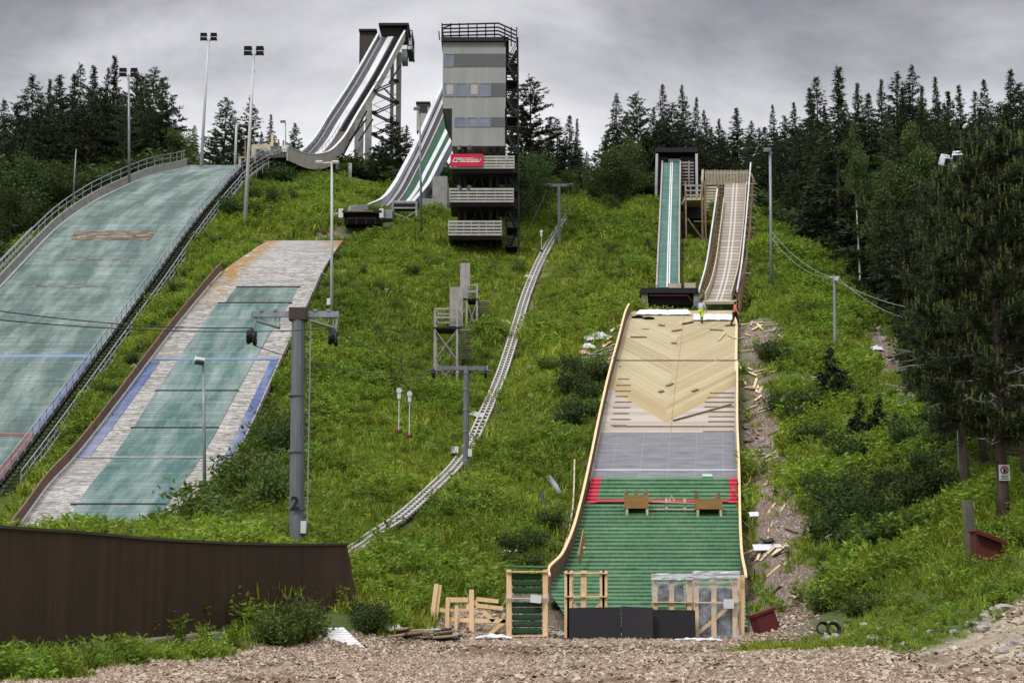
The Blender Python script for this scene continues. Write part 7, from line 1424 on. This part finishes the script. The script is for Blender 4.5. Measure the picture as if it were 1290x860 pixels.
scatter_gn('meadow_grass', hidden_collection('grass_tufts', [tuft(k, 34, (.50, .42, .62)[k], .24, .05) for k in range(3)]), ST_[~isw], (hs * rng.uniform(.7, 1.35, len(X)) * near)[~isw])
scatter_gn('broadleaf_weeds', hidden_collection('weed_clumps', [weed(k, 110, (.75, .6, .9)[k], .42, .20, M['weed']) for k in range(3)]), ST_[isw], (hs * rng.uniform(.6, 1.25, len(X)) * near)[isw])
fl = (rng.uniform(0, 1, len(X)) < np.clip((clump2 - .22) * .14, 0, .05)) & (X < 30) & (Yv > 70); fy = (PX > 440) & (PX < 640) & (PY > 660)
scatter_gn('white_wildflowers', hidden_collection('umbels', [umbel(k, M['petal']) for k in range(2)]), ST_[fl & ~fy], rng.uniform(.45, .8, int((fl & ~fy).sum())))
fsel = fy & (rng.uniform(0, 1, len(X)) < .06 * (clump2 > -.1)); scatter_gn('yellow_wildflowers', hidden_collection('yellow_flowers', [umbel(7, M['yellow'])]), ST_[fsel], rng.uniform(.3, .7, int(fsel.sum())))
# dark undergrowth on the forest floor
n = 14000; X3 = rng.uniform(-70, 60, n); Y3 = rng.uniform(62, 212, n); f3 = ground_masks(X3, Y3)[4]; z3_ = np.array([tz(a, b) for a, b in zip(X3, Y3)]); px3 = 645 + F * X3 / (Y3 * CT + (z3_ - CZ) * ST); k3 = (f3 > .5) & ~((X3 > 14) & (X3 < 24.5) & (Y3 < 163)) & (px3 > -60) & (px3 < 1350)
scatter_gn('forest_undergrowth', hidden_collection('undergrowth_clumps', [weed(40 + k, 150, .8, .55, .22, M['bush2']) for k in range(2)]), np.stack([X3, Y3, z3_], 1)[k3], rng.uniform(1.0, 2.6, int(k3.sum())) * np.where(Y3[k3] > 165, 1.5, 1.0))
# loose bark chips lying on the yard
def chipmesh(k, col): mb = MB(); R = Matrix.Rotation(.3 * k, 3, 'X'); mb.box((0, 0, .02), (.085 + .015 * k, .04 + .008 * k, .018), R); m_ = mb.build('chip', M[col], None, base=(0, 0, 0)); me_ = m_.data; bpy.data.objects.remove(m_); return me_
M['chipA'] = pbr('pale_bark_chip', lin(190, 174, 154), lin(218, 204, 186), 9, .9); M['chipB'] = pbr('brown_bark_chip', lin(112, 90, 70), lin(142, 118, 94), 9, .9); M['chipC'] = pbr('pinkish_bark_chip', lin(154, 134, 114), lin(180, 160, 138), 9, .9)
n = 200000; cx_ = rng.uniform(-16, 18, n); cy_ = rng.uniform(33, 68, n); ch, ro, so, tr_, fo_ = ground_masks(cx_, cy_); dn = np.array([fbm(a, b * .6, .22, 77) for a, b in zip(cx_, cy_)]); kp = rng.uniform(0, 1, n) < np.clip(.62 + 1.7 * dn, .08, 1) * np.clip(ch * .95 + ro * .35 + so * .25, 0, 1); cx_, cy_ = cx_[kp], cy_[kp]
scatter_gn('bark_chips', hidden_collection('chip_kinds', [chipmesh(k, c_) for k, c_ in enumerate(('chipA', 'chipB', 'chipC', 'chipA', 'chipC'))]), np.stack([cx_, cy_, [tz(a, b) + .01 for a, b in zip(cx_, cy_)]], 1), rng.uniform(.5, 1.6, len(cx_)), tilt=.6)
# ------------------------------------------------------------------ overcast daylight
w = bpy.data.worlds.new('World'); SC.world = w; w.use_nodes = True; nt = w.node_tree; N, L = nt.nodes, nt.links; N.clear()
EL, AZ = math.radians(48), math.radians(215)           # sun high behind the camera, to its left
sky = N.new('ShaderNodeTexSky'); sky.sky_type = 'NISHITA'; sky.sun_disc = False; sky.sun_elevation = EL; sky.sun_rotation = AZ; sky.air_density = 1.0; sky.dust_density = 3.0
tc = N.new('ShaderNodeTexCoord'); mp = N.new('ShaderNodeMapping'); mp.inputs['Scale'].default_value = (1, 1, 2.6); mp.inputs['Location'].default_value = (2.3, .4, .25); L.new(tc.outputs['Generated'], mp.inputs[0])
n1 = N.new('ShaderNodeTexNoise'); n1.inputs['Scale'].default_value = 2.6; n1.inputs['Detail'].default_value = 7; n1.inputs['Roughness'].default_value = .57; n1.inputs['Distortion'].default_value = .35; L.new(mp.outputs[0], n1.inputs['Vector'])
sx = N.new('ShaderNodeSeparateXYZ'); L.new(tc.outputs['Generated'], sx.inputs[0])
def mth(op, a, b, c=None):
    m = N.new('ShaderNodeMath'); m.operation = op
    for i, x in enumerate((a, b)):
        if isinstance(x, (int, float)): m.inputs[i].default_value = x
        else: L.new(x, m.inputs[i])
    return m.outputs[0]
def mr(v, a, b, c, d):
    m = N.new('ShaderNodeMapRange'); L.new(v, m.inputs[0])
    for i, x in enumerate((a, b, c, d)): m.inputs[1 + i].default_value = x
    m.interpolation_type = 'SMOOTHSTEP'; return m.outputs[0]
# a darker bank of cloud higher up and to both sides, brighter low in the middle and again overhead
bank = mr(sx.outputs['Z'], .22, .37, 0, .58); bright = mr(sx.outputs['Z'], .42, .75, 0, 1)
sidew = mth('MULTIPLY', mr(mth('ABSOLUTE', mth('ADD', sx.outputs['X'], .03), 0), .06, .32, 0, .42), mr(sx.outputs['Z'], .20, .30, .25, 1))
f = mth('ADD', mth('SUBTRACT', mth('SUBTRACT', mth('MULTIPLY', mth('SUBTRACT', n1.outputs['Fac'], .5), 2.3), bank), sidew), 1.08)
cr = N.new('ShaderNodeValToRGB'); L.new(f, cr.inputs[0]); e = cr.color_ramp.elements; e[0].position = .0; e[0].color = (.15, .15, .175, 1); e[1].position = 1.0; e[1].color = (.80, .80, .82, 1); e.new(.3).color = (.30, .30, .33, 1); e.new(.65).color = (.56, .56, .59, 1)
up = N.new('ShaderNodeMix'); up.data_type = 'RGBA'; L.new(bright, up.inputs[0]); L.new(cr.outputs[0], up.inputs[6]); up.inputs[7].default_value = (1.55, 1.55, 1.6, 1)
b1 = N.new('ShaderNodeBackground'); L.new(up.outputs[2], b1.inputs[0]); b1.inputs[1].default_value = 1.0
b0 = N.new('ShaderNodeBackground'); L.new(sky.outputs[0], b0.inputs[0]); b0.inputs[1].default_value = .06
ms = N.new('ShaderNodeMixShader'); ms.inputs[0].default_value = .93; L.new(b0.outputs[0], ms.inputs[1]); L.new(b1.outputs[0], ms.inputs[2]); out_ = N.new('ShaderNodeOutputWorld'); L.new(ms.outputs[0], out_.inputs[0])
sl = bpy.data.lights.new('sun', 'SUN'); sl.energy = 1.5; sl.angle = math.radians(10); sl.color = (1, .96, 1.0); so_ = bpy.data.objects.new('sun', sl); COL.objects.link(so_)
d = Vector((math.sin(AZ) * math.cos(EL), math.cos(AZ) * math.cos(EL), math.sin(EL))); so_.rotation_euler = d.to_track_quat('Z', 'Y').to_euler()
SC.view_settings.view_transform = 'Standard'; SC.view_settings.look = 'None'; SC.view_settings.exposure = .42; SC.view_settings.gamma = 1; SC.view_settings.use_curve_mapping = False
SC.cycles.max_bounces = 6; SC.cycles.diffuse_bounces = 3; SC.cycles.transparent_max_bounces = 12; SC.cycles.use_denoising = True
